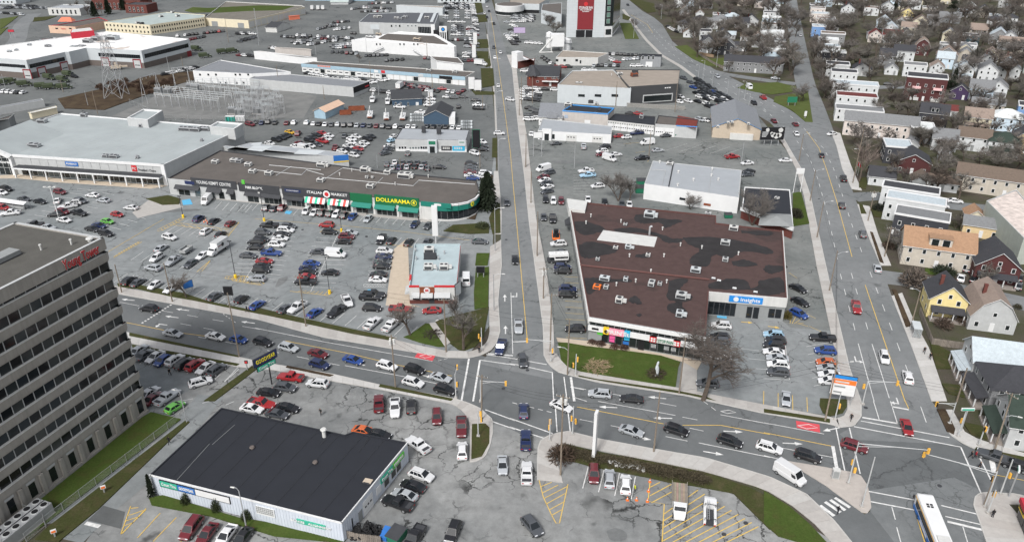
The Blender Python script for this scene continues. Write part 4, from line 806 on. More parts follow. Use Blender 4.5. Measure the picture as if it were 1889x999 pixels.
for s_ in ('465 660 560 665 690 710 640 745 540 760 480 720','750 720 900 705 1040 740 1180 785 1260 790 1230 815 1130 812 1075 770 960 745 800 745','500 830 600 808 760 845 780 880 700 905 560 930 505 890','905 620 960 612 1080 640 1250 655 1180 690 1130 710 1090 670 980 680 910 655','1260 780 1450 775 1650 800 1889 860 1889 900 1700 880 1600 930 1480 905 1440 984 1330 984 1310 930 1380 870 1300 830','910 905 1010 895 1015 925 930 925','1680 730 1889 735 1889 765 1700 750','1610 950 1720 940 1800 984 1640 984'): blob('12',s_)
for s_ in ('540 90 640 88 690 100 840 95 880 120 700 125 600 200 560 190','860 250 905 218 935 235 960 275 900 275','1160 110 1230 92 1300 100 1240 170 1320 220 1310 255 1250 270 1280 330 1280 385 1240 370 1150 325 1150 285 1210 262 1140 230','1450 130 1600 95 1720 110 1760 165 1889 95 1889 180 1700 175 1560 170 1450 165','920 355 940 348 962 358 940 368'): blob('22',s_)
for s_ in ('20 0 160 0 160 20 60 60 0 30','-40 110 120 90 160 180 40 215 -40 200'): blob('23',s_)
p_=[T('12',x,y,H+.1) for x,y in ((680,725),(1072,775),(1050,845),(635,795))];MB().prism(ccw([tuple(q[:2]) for q in p_]),H,H+.1).bd('roof_patch','offwhite',plz)
p_=[T('12',x,y,H+.9) for x,y in ((415,495),(565,515),(548,582),(430,570))];MB().prism(ccw([tuple(q[:2]) for q in p_]),H-1.5,H+.9).bd('sign_tower','offwhite',plz)
a,b_=T('22',512,0,H),T('22',1450,105,H);MB().tube(a+V3((0,0,.2)),b_+V3((0,0,.2)),.28,.28,4).bd('roof_seam','brown_trim',plz)
for t,x,y,w,d,h,st in (('12',1015,630,3.6,2.6,2.0,1),('12',860,860,1.8,1.4,1.3,1),('12',770,860,1.5,1.2,.9,0),('12',840,690,1.3,1.2,.8,0),('12',1625,725,3,1.8,1.5,0),('12',1565,830,3,1.8,1.5,0),('12',1565,950,1.8,1.5,1.2,0),('12',640,945,1.2,1,1,0),('12',1005,915,1.4,1.2,1,0),('12',1440,610,2.2,1.2,.8,0),
 ('22',690,105,3.0,1.6,1.3,0),('22',635,165,2.2,1.8,1.1,0),('22',700,165,1.4,1.4,1.1,0),('22',843,110,1.3,1.3,1.3,0),('22',1030,140,1.8,2.6,1.3,0),('22',1090,140,1.2,1.2,1,0),('22',1350,45,3,1.8,1.4,0),('22',795,265,2.0,1.8,1.6,1),('22',1245,230,3.0,2.4,1.5,1),('22',1232,365,1.8,1.8,1.6,1)):
 roof_unit(plz,t,x,y,H,w*.8,d*.8,h*.85,rnd.choice(['offwhite','lightgrey','palegrey']) if (x,y)!=(635,165) else 'orange',1,None,bool(st))
for t,x,y in (('12',590,630),('12',555,680),('12',808,670),('12',1110,725),('12',1395,860),('12',1240,840),('12',870,920),('12',1660,905),('12',1120,920),('22',775,145),('22',915,120),('22',1140,125),('22',1025,50)): vent(plz,t,x,y,H,0.16,0.8)
for t,x,y in (('22',1480,95),('22',1520,112),('22',1632,168),('22',1785,195)): roof_unit(plz,t,x,y,H,.9,.6,.35,'white',0)
q_=T('12',1015,760,H);MB().tube(q_,q_+V3((0,0,2.4)),.28,.28,8).tube(q_+V3((0,0,2.4)),q_+V3((.6,0,2.6)),.28,.28,8).bd('duct_stack','steel',plz)
# ---- tyre shop ------------------------------------------------------------------------------
H=4.2
rl=T('30',1065,518,H);rb=T('30',1575,42,H);r2=T('31',640,235,H);r3=T('31',700,212,H);r4=T('31',1085,290,H);rf=T('31',615,858,H)
shop,tf2=building('tyre_shop','single-storey tyre shop with black flat roof and pale ribbed metal walls','tyre shop',[rl,rf,r4,r3,r2,rb],H-.15,'rib_blue','black_roof',0.15,'black_roof')
f=tf2[0];fr=tf2[1];UDIR[shop.name]=f.u
nb=int(f.L/0.55);b=MB()
for i in range(nb): b.obox(f.o,f.u,f.n,f.L*i/nb+.06,f.L*i/nb+.16,-.01,.05,.1,H-.3)
b.bd('wall_ribs','rib_blue',shop);nb=int(fr.L/.55);b=MB()
for i in range(nb): b.obox(fr.o,fr.u,fr.n,fr.L*i/nb+.06,fr.L*i/nb+.16,-.01,.05,.1,H-.3)
b.bd('wall_ribs','rib_blue',shop)
f.box('white_eave',shop,-.1,f.L+.1,H-.25,H+.04,'white',.12);fr.box('white_eave',shop,-.1,fr.L+.1,H-.25,H+.04,'white',.12)
def U(x,t='30',y=620): return f.at(t,x,y)[0]
zs0,zs1=2.35,3.55
f.box('sign_frame',shop,U(1150),U(1622),2.2,3.7,'black',.14);f.box('green_sign',shop,U(1155),U(1268),zs0,zs1,'signteal',.18);f.text('Coast Tire',shop,U(1212),2.95,.9,'white',(U(1268)-U(1155))*.85,.22,.01)
f.box('blue_sign',shop,U(1270),U(1385),zs0,zs1,'blue',.18);f.text('GOODYEAR',shop,U(1328),2.95,.8,'white',(U(1385)-U(1270))*.85,.22,.02);f.box('white_sign',shop,U(1390),U(1618),zs0,zs1,'white',.18)
def U1(x): return f.at('31',x,800)[0]
f.box('letter_board',shop,U1(20),U1(145),1.7,3.3,'white',.18);
f.bars(shop,U1(82),2.65,3.2,.36,9,'midgrey',.2,4)
f.box('green_sign',shop,U1(295),U1(492),1.9,2.7,'signteal',.18);f.text('BRAKES   ALIGNMENT',shop,U1(392),2.3,.6,'white',7.2,.22,.01)
a,b_,c_,d_=fr.rect('31',890,470,985,585);a2=fr.rect('31',980,375,1060,460)
ua=fr.at('31',890,560)[0];ub=fr.at('31',978,480)[0];uc=fr.at('31',1058,385)[0]
fr.box('green_sign',shop,ua,ub,2.4,3.5,'signteal',.2);fr.text('Coast Tire',shop,(ua+ub)/2,2.95,.85,'white',(ub-ua)*.85,.24,.01);fr.box('lime_sign',shop,ub+.02,uc,2.4,3.5,'lime',.2);fr.text('GOODYEAR',shop,(ub+uc)/2,2.95,.8,'white',(uc-ub)*.8,.24,.01)
for x in (935,990,1030): u=fr.at('31',x,560)[0];fr.win(shop,u-.8,u+.8,.6,2.2,frame='offwhite',pane='glass')
u=fr.at('31',878,620)[0];fr.box('notice_board',shop,u-.7,u+.7,1.1,2.6,'white',.12)
u0=fr.at('31',770,760)[0];u1=fr.at('31',838,690)[0];g_=fr.box('garage_door',shop,u0,u1,.05,3.0,'white',.1)
for k in range(1,4): fr.box('door_panel_joint',g_,u0,u1,.75*k-.02,.75*k+.02,'lightgrey',.12)
for k in range(3): fr.box('door_window',g_,u0+(u1-u0)*(.15+.27*k),u0+(u1-u0)*(.3+.27*k),1.6,1.9,'glass',.13)
u=fr.at('31',750,800)[0];fr.box('door',shop,u-.5,u+.5,.05,2.2,'midgrey',.1);u=fr.at('31',690,830)[0];fr.box('dark_gap',shop,u-.1,u+.1,.5,2.6,'black',.07)
vent(shop,'31',495,250,H-.15,.35,1.6,'offwhite');vent(shop,'31',430,440,H-.15,.28,.3,'brownstone');vent(shop,'30',1795,335,H-.15,.28,.3,'brownstone');roof_unit(shop,'31',805,570,H-.15,1.4,1.0,.25,'beige',0)
for s in ('470 300 540 235','740 360 830 245','780 290 825 240','185 160 210 138','645 262 680 232'):
 q=[float(v) for v in s.split()];MB().tube(T('31',q[0],q[1],H-.1),T('31',q[2],q[3],H-.1),.05,.05,4).bd('roof_seam','charcoal',shop)
for s in ('1260 555 1490 300','1510 305 1670 165'):
 q=[float(v) for v in s.split()];MB().tube(T('30',q[0],q[1],H-.1),T('30',q[2],q[3],H-.1),.05,.05,4).bd('roof_seam','midgrey',shop)
for k in range(1,9): MB().tube(rl.lerp(rf,k/9)+V3((0,0,-.1)),rb.lerp(r4,k/9)+V3((0,0,-.1)),.03,.03,4).bd('roof_seam','charcoal',shop)
# ---- white metal building and its neighbours ------------------------------------------------
H=5.3
a0=B('12',970,500);a1=B('12',1650,605);r1=T('12',1685,290,H);r0=T('12',1040,222,H)
wb,wf=building('white_metal_building','white metal shed with low grey metal roof beside green dumpsters','shed',[a0,a1,r1,r0],H-.1,'white','metal_roof',0.12,'lightgrey');f=wf[0];UDIR[wb.name]=f.u
for x0,y0,x1,y1,m in ((1235,487,1275,510,'glass'),(1410,528,1460,552,'rust'),(1340,510,1385,545,'lightgrey')): u0,u1,z0,z1=f.rect('12',x0,y0,x1,y1);f.box('window' if m=='glass' else 'wall_hatch',wb,u0,u1,z0,z1,m,.1)
a,b_=T('12',1190,238,H),T('12',1155,412,H);MB().tube(a+V3((0,0,.05)),b_+V3((0,0,.05)),.2,.2,4).bd('roof_joint','charcoal',wb)
for s in ('1475 262 1445 450','1022 285 1135 292','1135 292 1105 405'): q=[float(v) for v in s.split()];MB().tube(T('12',q[0],q[1],H+.03),T('12',q[2],q[3],H+.03),.07,.07,4).bd('roof_seam','lightgrey',wb)
for x,y in ((1090,238),(1225,310),(1335,368),(1220,405),(1470,290),(1465,335),(1515,365)): vent(wb,'12',x,y,H-.1,.25,.7)
roof_unit(wb,'12',1165,250,H-.1,2.2,1.6,.9)
def simple(name,label,cat,t,fr,bk_,H,wall,roof,par=.35,pm=None,**k):
 o,fs=building(name,label,cat,[B(t,*fr[0]),B(t,*fr[1])]+[T(t,x,y,H+par) for x,y in bk_],H,wall,roof,par,pm,**k);UDIR[o.name]=fs[0].u;return o,fs
def wins(o,f,t,y0,y1,xs,w,frame='white',pane='dark_glass',name='window'):
 for x in xs: u0,u1,z0,z1=f.rect(t,x-w/2,y0,x+w/2,y1);f.win(o,u0,u1,z0,z1,frame=frame,pane=pane,fw=.08,name=name)
o,fs=simple('brick_shop','low brick shop with black flat roof on a small lawn','shop building','13',[(-170,640),(200,790)],[(190,430),(-140,410)],3.4,'brick_red','black_roof',.3,'white')
fs[0].box('white_eave',o,-.2,fs[0].L+.2,2.7,3.7,'white',.5);wins(o,fs[0],'13',720,765,(-60,20,90),30)
b=MB();p=[T('13',x,y,3.8) for x,y in ((-20,600),(200,610),(212,700),(-40,690))];c=sum(p,V3())/4;c.z=5.0;b.add([*p,c],[(0,3,4),(3,2,4),(2,1,4),(1,0,4)]);b.bd('hip_roof','midgrey',o);roof_unit(o,'13',95,500,3.4,1.2,1,.8)
o,fs=simple('showroom','long white single-storey showroom with grey metal roof and glazed entrance','showroom','12',[(205,68),(735,98)],[(745,-30),(240,-85)],3.4,'white','metal_roof',.25,'lightgrey')
f=fs[0];wins(o,f,'12',5,60,(255,),8,'white','white');u0,u1,z0,z1=f.rect('12',238,0,305,68);f.box('entrance_block',o,u0,u1,0,4.6,'white',.8);f.box('entrance_door',o,u0+1,u1-1,.1,2.8,'dark_glass',.86)
wins(o,f,'12',28,66,(228,318),20,'lightgrey');
for x0 in (420,610):
 u0,u1,z0,z1=f.rect('12',x0-10,50,x0+65,92);g_=f.box('garage_door',o,u0,u1,.05,2.6,'offwhite',.08)
 for k in range(3): f.box('door_window',g_,u0+(u1-u0)*(.14+.27*k),u0+(u1-u0)*(.28+.27*k),1.5,1.9,'glass',.11)
o,fs=simple('service_garage','beige two-storey garage with black roof and bright blue roof edge','garage','j',[(605,880),(1125,920)],[(1205,680),(720,640)],6.0,'stucco','black_roof',.4,'blue_edge')
f=fs[0];f.box('blue_edge',o,0,f.L,5.95,6.35,'blue_edge',.15);wins(o,f,'j',860,905,(845,),25,'blue_edge','blue_edge','door');
u0,u1,z0,z1=f.rect('j',862,865,928,905);f.box('garage_door',o,u0,u1,.05,3,'white',.1);wins(o,f,'j',868,910,(945,970),18,'charcoal');wins(o,f,'j',765,795,(638,660),20,'blue_edge','lightgrey');fs[1].box('blue_edge',o,0,fs[1].L,5.95,6.35,'blue_edge',.15)
roof_unit(o,'j',675,660,6.0,3,2,1.4);roof_unit(o,'j',935,625,6,2,1.5,1.2,'charcoal');roof_unit(o,'j',1000,650,6,1.6,1.3,1.2);roof_unit(o,'j',1035,705,6,1.2,1,1,'charcoal')
o,fs=simple('garage_row','row of white roll-up garage doors under a long black flat roof','garage','j',[(1125,930),(1660,990)],[(1680,780),(1215,745)],3.6,'offwhite','black_roof',.3,'charcoal')
f=fs[0];k=7
for i in range(k):
 g_=f.box('garage_door',o,f.L*i/k+.25,f.L*(i+1)/k-.25,.05,2.7,'white',.08)
 for q in range(3): f.box('door_window',g_,f.L*i/k+.9+.95*q,f.L*i/k+1.4+.95*q,1.3,1.7,'glass',.11)
for i in range(20): f.win(o,f.L*i/20+.3,f.L*(i+1)/20-.3,2.85,3.35,frame='charcoal',pane='bright_glass',fw=.05)
roof_unit(o,'j',1520,800,3.6,1.6,1.6,1.6,'steel')
o,fs=simple('rusty_roof_garage','grey garage with rusty red flat roof and two white roll-up doors','garage','h',[(180,870),(690,905)],[(725,670),(230,615)],4.6,'lightgrey','tar_roof',.35,'charcoal')
f=fs[0]
for x0,x1 in ((190,300),(305,420)):
 u0,u1,z0,z1=f.rect('h',x0,770,x1,870);g_=f.box('garage_door',o,u0,u1,.05,3.6,'white',.08)
 for q in range(4): f.box('door_window',g_,u0+(u1-u0)*(.12+.2*q),u0+(u1-u0)*(.24+.2*q),1.6,2.0,'glass',.11)
p=[T('h',x,y,4.65) for x,y in ((470,620),(720,668),(690,778),(440,735))];MB().prism(ccw([tuple(q[:2]) for q in p]),4.6,4.66).bd('roof_patch','rust_roof',o);u0=f.at('h',440,850)[0];f.box('blue_edge',o,u0,f.L,4.6,4.98,'blue_edge',.12);fs[1].box('grey_gate',o,1,3,0,2.6,'midgrey',.1)
def gable_building(name,label,cat,t,fr,depthpx,He,Hr,wall,roof,trim='white',axis='depth',color=None,rcolor=None,group=None,over=.4):
 a,b_=B(t,*fr[0]),B(t,*fr[1]);d=T(t,*depthpx);u=(b_-a);L=u.length;u.normalize();n=V3((u.y,-u.x,0));D=abs((d-a).dot(n))
 o=thing(name,label,cat,tuple((a+b_)/2-n*D/2),group=group);UDIR[o.name]=u
 q=lambda x,y,z:(a+u*x-n*y)[:2]+(z,) if False else tuple((a+u*x-n*y)[:2])+(z,)
 b=MB();b.add([q(0,0,0),q(L,0,0),q(L,D,0),q(0,D,0),q(0,0,He),q(L,0,He),q(L,D,He),q(0,D,He)],[(0,1,5,4),(1,2,6,5),(2,3,7,6),(3,0,4,7)])
 if axis=='depth': b.add([q(0,0,He),q(L,0,He),q(L/2,0,Hr),q(0,D,He),q(L,D,He),q(L/2,D,Hr)],[(0,1,2),(4,3,5)])
 else: b.add([q(0,0,He),q(0,D,He),q(0,D/2,Hr),q(L,0,He),q(L,D,He),q(L,D/2,Hr)],[(1,0,2),(3,4,5)])
 b.bd('wall',wall,o,color=color)
 s=(Hr-He)/((L if axis=='depth' else D)/2);e=over;t_=.12;r=MB()
 if axis=='depth': prof=[(-e,He-e*s),(L/2,Hr),(L+e,He-e*s)];ln=[(-e),(D+e)];mk=lambda x,y,z:q(x,y,z)
 else: prof=[(-e,He-e*s),(D/2,Hr),(D+e,He-e*s)];ln=[-e,L+e];mk=lambda x,y,z:q(y,x,z)
 v=[mk(x,ln[0],z+.03) for x,z in prof]+[mk(x,ln[1],z+.03) for x,z in prof]+[mk(x,ln[0],z+.03+t_) for x,z in prof]+[mk(x,ln[1],z+.03+t_) for x,z in prof]
 fs=[(6,7,10,9),(7,8,11,10),(0,1,4,3),(1,2,5,4)];r.add(v,fs);r.bd('roof',roof,o,color=rcolor)
 g_=MB();g_.add(v,[(0,1,7,6),(1,2,8,7),(3,4,10,9),(4,5,11,10),(0,6,9,3),(2,5,11,8)]);g_.bd('roof_trim',trim,o)
 return o,Face(a,b_),Face(b_,b_-n*D),Face(a-n*D,a),q,L,D
o,f,fR,fL,q,L,D=gable_building('workshop_barn','tan stucco workshop with grey slate gable roof edged in light blue','workshop','h',[(885,890),(1470,925)],(900,640),4.4,8.2,'beige','slate','blue_edge');
for x,y in ((960,770),(1085,720),(1135,715),(1335,735)): roof_unit(o,'h',x,y,6.5,1,1,.9,'offwhite',0)
f.box('lean_to_wall',o,*f.rect('h',1100,930,1375,990)[:2],0,2.4,'offwhite',1.2)
o,f,fR,fL,q,L,D=gable_building('slate_garage','white garage with grey slate roof and front-facing gable','garage','j',[(335,880),(605,890)],(370,720),3.6,6.6,'offwhite','slate','white','width')
wins(o,f,'j',825,865,(470,520,560,590),26,'white');u0,u1,z0,z1=f.rect('j',340,820,430,880);g_=f.box('garage_door',o,u0,u1,.05,2.7,'white',.08);f.box('door_window',g_,u0+.4,u1-.4,1.5,1.9,'glass',.11);awning(f,o,u1,f.L*.8,3.4,5.6,.5,'slate','gable_hood')
o,fs=simple('car_dealership','long two-tone dealership with white left wing and tan gravel roof','dealership','j',[(548,622),(1340,665)],[(1395,430),(1180,262),(725,250)][:0]+[(1400,455),(1195,240),(725,250)],8.0,'palegrey','tan_roof',.4,'palegrey');f=fs[0];wins(o,f,'j',522,556,(828,1018,1212),75,'charcoal');roof_unit(o,'j',800,395,8,3,1.2,.5);
o2,fs2=building('dark_showroom','charcoal showroom with wide display window and tan gravel roof','showroom',[B('02',855,770),B('02',1215,745),T('02',1240,505,8.8),T('02',760,503,8.8)],8.4,'darkpanel','tan_roof',.4,'darkpanel'),None
o2,fs2=o2;f=fs2[0];UDIR[o2.name]=f.u;u0,u1,z0,z1=f.rect('02',970,675,1180,740);f.box('display_frame',o2,u0,u1,1.0,4.6,'lightgrey',.1);f.box('display_window',o2,u0+.5,u1-.5,1.4,4.1,'dark_glass',.14);f.bars(o2,f.at('02',1150,635)[0],7.2,3.2,.7,3,'white',.1);roof_unit(o2,'02',905,555,8.4,3,2.5,1.6,'rust',1);roof_unit(o2,'02',910,530,8.4,2.5,2,1.4,'charcoal',1);roof_unit(o2,'02',800,545,8.4,2.5,1.4,1.2);vent(o2,'02',740,550,8.4);fs2[1].win(o2,1,8,1,5,frame='lightgrey',pane='dark_glass',mull=3)
a,b_=T('02',850,775),T('02',1270,800);rw=thing('retaining_wall','grey stacked stone retaining wall below the charcoal showroom','wall',tuple((a+b_)/2));fw=Face(a,b_)
for r_ in range(3):
 for i in range(24): fw.box('stone',rw,fw.L*i/24+.04+(.5 if r_%2 else 0),fw.L*(i+1)/24-.04+(.5 if r_%2 else 0),.62*r_,.62*r_+.58,'stone',.25+.03*rnd.random(),-.3)
o,f,fR,fL,q,L,D=gable_building('red_restaurant','dark red clapboard building with black roof and corner turret','restaurant','j',[(205,430),(560,440)],(240,300),5.0,7.2,'brick_red','charcoal','white','width')
wins(o,f,'j',366,388,(257,322,420,518),28);wins(o,f,'j',322,350,(410,498,525,560),20);wins(o,f,'j',385,430,(468,),24,'white','white','door');u=f.at('j',468,380)[0];f.box('porch_roof',o,u-4,f.L,2.7,2.9,'white',1.6);f.box('orange_sign',o,*f.rect('j',230,330,282,355)[:2],3.6,4.6,'orange',.1)
tb=f.pt(2.6,0,-2.4);MB().prism(ccw([(tb.x+3*math.cos(R(45*k)),tb.y+3*math.sin(R(45*k))) for k in range(8)]),0,5.6).bd('turret','brick_red',o);b=MB();ring_=[(tb.x+4.2*math.cos(R(45*k+20)),tb.y+4.2*math.sin(R(45*k+20)),5.4) for k in range(8)];b.add(ring_+[(tb.x,tb.y,10.2)],[(k,(k+1)%8,8) for k in range(8)]);b.bd('turret_roof','charcoal',o)
o,fs=simple('plant_office','long low white office with small dark windows and gravel roof','office','02',[(335,475),(640,478)],[(720,385),(385,365)],4.2,'offwhite','tan_roof',.3);wins(o,fs[0],'02',430,447,(345,487,400),18,'charcoal');wins(o,fs[0],'02',438,462,(515,),10,'charcoal',name='door')
o,fs=simple('grey_clapboard_shop','small grey clapboard shop with white garage door and black flat roof','shop building','02',[(948,485),(1095,488)],[(1108,395),(960,390)],5.2,'clapboard','black_roof',.4,'charcoal');f=fs[0];wins(o,f,'02',405,432,(968,1010,1042),12);u0,u1,z0,z1=f.rect('02',990,445,1035,487);g_=f.box('garage_door',o,u0,u1,.05,2.8,'white',.1)
o,fs=simple('brick_pump_house','small white and brick roadside building with sloped white roof','shop building','02',[(60,500),(182,475)],[(175,440),(65,390)],3.6,'brick_red','white',.2);f=fs[0];f.box('white_tower',o,0,4.5,0,8.5,'white',-.5,-5);
for x,yb,yt,r_,nm in ((287,345,240,2.0,'tall thin white cement silo'),(405,360,285,3.2,'wide white cement silo with conical base'),):
 g_=T('02',x,yb);h=hfrom(*tp('02',x,yb),tp('02',x,yt)[1]);s_=thing('cement_silo',nm,'silo',tuple(g_));b=MB().tube(g_,g_+V3((0,0,h)),r_,r_,16);b.tube(g_+V3((0,0,h)),g_+V3((0,0,h+.8)),r_,r_*.3,16);b.bd('shell','white',s_,smooth=False);MB().box((g_.x-r_*1.15,g_.y-r_*1.15,h*.72),(g_.x+r_*1.15,g_.y+r_*1.15,h*.72+.2)).bd('walkway','steel',s_);MB().box((g_.x+r_,g_.y-.3,0),(g_.x+r_+.5,g_.y+.3,h)).bd('ladder','steel',s_)
g_=T('02',345,370);o=thing('batching_hopper','white boxy concrete batching hopper between two silos','hopper',tuple(g_));b=MB();b.prism(ccw([(g_.x-4,g_.y-3),(g_.x+4,g_.y-3),(g_.x+4,g_.y+3),(g_.x-4,g_.y+3)]),3,10);b.bd('bin','white',o);b=MB()
for sx in (-3.5,3.5):
 for sy in (-2.5,2.5): b.box((g_.x+sx-.2,g_.y+sy-.2,0),(g_.x+sx+.2,g_.y+sy+.2,3.1))
b.bd('frame','offwhite',o);MB().tube(g_+V3((-3,-4,0)),g_+V3((-11,-8,0.5)),.5,.5,6).tube(g_+V3((-11,-8,.5)),g_+V3((-2,-2,9)),.4,.4,6).bd('conveyor','offwhite',o)
H=25.0
a0=T('02',410,272);a1=T('02',685,272);dd=V3((6,34,0));
st,sf2=building('storage_tower','tall white self storage building with big red sign panel and dark glass corner','storage building',[a0,a1,a1+dd,a0+dd],H,'palegrey','white_roof',.8,'white');f=sf2[0];UDIR[st.name]=f.u
u0=f.at('02',490,200)[0];u1=f.at('02',605,200)[0];f.box('red_panel',st,u0,u1,f.at('02',540,215)[1],H-1.2,'maroon',.3);zz=lambda y:f.at('02',550,y)[1]
um=(u0+u1)/2;f.text('STORAGE INN',st,um,zz(57),2.0,'white',(u1-u0)*.86,.4,.05);f.text('SELF STORAGE',st,um,zz(72),1.15,'white',(u1-u0)*.7,.4,.03);f.text('THE SMART',st,um,zz(84),1.0,'white',(u1-u0)*.45,.4,.03);p=f.pt(um,zz(30),.3);MB().tube(p,p+f.n*.1,1.3,1.3,14).bd('sign_emblem','red',st)
for x0,x1 in ((483,545),(552,600)): u0,u1,z0,z1=f.rect('02',x0,220,x1,270);f.box('loading_bay',st,u0,u1,.1,z1,'black',.1)
n=14
for i in range(n): f.box('cladding_joint',st,0.1,f.L-.1,1.7*i+1.4,1.7*i+1.46,'lightgrey',.04)
t0=a1;t1=T('02',745,268);tp_=[t0,t1,t1+V3((9,36,0)),t0+dd]
t_o=MB();poly=ccw([tuple(p[:2]) for p in tp_]);t_o.prism(poly,7.0,H-.6).bd('glass_wing','dark_glass',st);MB().prism(ccw([tuple(p[:2]) for p in [t0+V3((.05,0,0)),t1+V3((-.2,.2,0)),t1+V3((8.8,36,0)),t0+dd]]),0,7.0).bd('wing_base','white',st);MB().prism(poly,H-.6,H+.3).bd('wing_roof','white',st)
fw=Face(t0,t1);fs_=Face(t1,t1+V3((9,36,0)))
fw.box('base_window',st,1,fw.L-1,1.5,5.0,'dark_glass',.05);fs_.row(st,1,fs_.L-2,1.5,5.2,7,3.2,frame='white',pane='dark_glass',fw=.2)
for k in range(4): fw.win(st,1.2,fw.L*.62,8.6+3.9*k,11.6+3.9*k,frame='midgrey',pane='stair_glass',fw=.25,mull=1,name='stair_window')
o,fs=simple('wide_dealership','wide pale dealership with dark fascia and curved white corner','dealership','02',[(0,92),(215,98)],[(290,-15),(0,-60)],6.5,'palegrey','tan_roof',.4,'charcoal');fs[0].box('dark_base',o,0,fs[0].L,0,2.4,'black',.1);fs[0].bars(o,fs[0].L*.3,3.8,3,.9,5,'charcoal',.1)
o,fs=simple('grey_warehouse','plain light grey warehouse between the dealership and storage tower','warehouse','02',[(228,170),(375,205)],[(380,20),(240,30)],9,'palegrey','tar_roof',.3)
g_=T('01',1850,100);o=thing('round_showroom','round white drum-shaped showroom beside the main road','showroom',tuple(g_));b=MB().tube(g_,g_+V3((0,0,7)),11,11,36);b.bd('wall','white',o);MB().tube(g_+V3((0,0,.4)),g_+V3((0,0,2.6)),11.1,11.1,36).bd('glazing','dark_glass',o)
for k in range(5): MB().tube(g_+V3((0,0,3.0+.8*k)),g_+V3((0,0,3.08+.8*k)),11.08,11.08,36).bd('panel_joint','lightgrey',o)
MB().tube(g_+V3((0,0,7)),g_+V3((0,0,7.1)),10.2,10.2,36).bd('roof','tar_roof',o)
# ================================================================ buildings further back, left
H=9.2
pts=[T('00',x,y,H+.4) for x,y in ((-260,405),(190,437),(470,378),(500,376),(625,347),(1025,368),(1373,284),(765,229),(-260,420-55))]
dr,df=building('military_depot','sprawling pale depot with white membrane roof, ribbon windows and maroon garage doors','depot',pts,H,'palegrey','white_roof',.4,'white');UDIR[dr.name]=df[0].u
for f in df[:7]:
 f.box('brown_base',dr,0,f.L,0,3.0,'brownstone',.06)
for i,(z0,z1) in ((0,(5.4,7.0)),(1,(5.2,7.2)),(4,(5.2,7.2)),(5,(5.2,7.4))):
 f=df[i];a,b_=(f.L*.04,f.L*.96);k=int(f.L/1.8)
 if i==4: a=f.L*.2
 for j in range(k): f.win(dr,a+(b_-a)*j/k,a+(b_-a)*(j+1)/k-.05,z0,z1,frame='charcoal',pane='glass',fw=.06)
for i,u in ((1,.30),(1,.90),(4,.30),(4,.88),(0,.96)):
 f=df[i];u*=f.L;f.box('door_surround',dr,u-2.6,u+2.6,0,4.9,'maroon',.1);g_=f.box('garage_door',dr,u-2.0,u+2.0,.05,4.2,'lightgrey',.14);f.box('door_window',g_,u-1.6,u+1.6,1.4,1.8,'glass',.17)
f=df[5];f.box('door_surround',dr,f.L*.9,f.L*.99,0,3.2,'maroon',.12)
for x,y,w,d,h in ((640,310,5,3,2),(700,295,5,3,2.2),(820,288,7,4,2.4),(350,340,3,2,1.2),(70,378,2,1.5,1),(120,368,1.5,1.5,1),(215,330,2,1.5,1),(540,338,4,2.5,.5),(590,335,4,3,.5)): roof_unit(dr,'00',x,y,H,w,d,h,rnd.choice(['palegrey','steel']),2)
p=[T('00',x,y,H+3.5) for x,y in ((510,238),(680,222),(660,200),(520,215))];o=thing('red_entrance_block','bright red boxy entrance block on the white-roofed depot','building',(p[0].x,p[0].y,0));MB().prism(ccw([tuple(q[:2]) for q in p]),0,H+3.5).bd('wall','redpanel',o);MB().prism(ccw([tuple((q+(sum(p,V3())/4-q)*.08)[:2]) for q in p]),H+3.5,H+3.55).bd('roof','offwhite',o)
o,fs=simple('exchange_store','peach single-storey store with red roof edge and flat grey roof','shop building','00',[(365,240),(560,250)],[(785,150),(720,125),(420,180)],4.5,'peach','tar_roof',.4,'redpanel');wins(o,fs[0],'00',203,213,(412,510),22,'charcoal');fs[0].text('Canex',o,fs[0].at('00',462,210)[0],3.2,1.0,'red',4,.1,.03)
p=T('00',485,150,4.9);MB().add([(p.x-5,p.y-3,4.6),(p.x+5,p.y-3,4.6),(p.x+5,p.y+3,4.6),(p.x-5,p.y+3,4.6),(p.x-3,p.y,7.2),(p.x+3,p.y,7.2)],[(0,1,5,4),(2,3,4,5),(1,2,5),(3,0,4)]).bd('red_dormer','coral',o)
H=6.2;a=T('00',770,232);b_=T('00',1100,255);c_=T('00',1495,195);r0=T('00',1205,88,H+.3);
o,fs=building('armoury_hall','long cream two-storey hall with rows of small windows and pale green roof','hall',[a,b_,c_,T('00',1490,108,H+.3),r0],H,'cream','green_roof',.3);UDIR[o.name]=fs[1].u
f=fs[1];
for z in (1.0,3.9): f.row(o,.5,f.L-.5,z,z+1.5,22,1.1,frame='cream')
f=fs[0];
for z in (1.0,3.9): f.row(o,.5,f.L-.5,z,z+1.5,12,1.3,frame='cream')
for x,y in ((1000,172),(1030,178),(1170,125),(1290,122),(1255,95)): roof_unit(o,'00',x,y,H,2.5,2,1.3,rnd.choice(['charcoal','offwhite']),1)
a=T('00',1495,188);b_=T('00',1810,208);c_=T('01',370,105)
H=5.0;o,fs=building('covered_reservoir','low cream-walled covered reservoir with grass and gravel on top','reservoir',[a,b_,c_,T('01',340,45,H),T('00',1640,15,H)],H,'cream','reservoir_top',.5,'offwhite');UDIR[o.name]=fs[0].u
for u in (.15,.75): f=fs[0];f.box('garage_door',o,f.L*u,f.L*u+5,.1,3.4,'midgrey',.1)
f=fs[1]
for i in range(10): f.box('panel',o,f.L*i/10+.3,f.L*(i+1)/10-.3,.4,4.4,'offwhite',.08)
p=[T('01',x,y,H+.05) for x,y in ((-470,65),(30,40),(290,45),(200,75),(-30,80),(-300,95))];MB().prism(ccw([tuple(q[:2]) for q in p]),H,H+.06).bd('grass_strip','lawn',o)
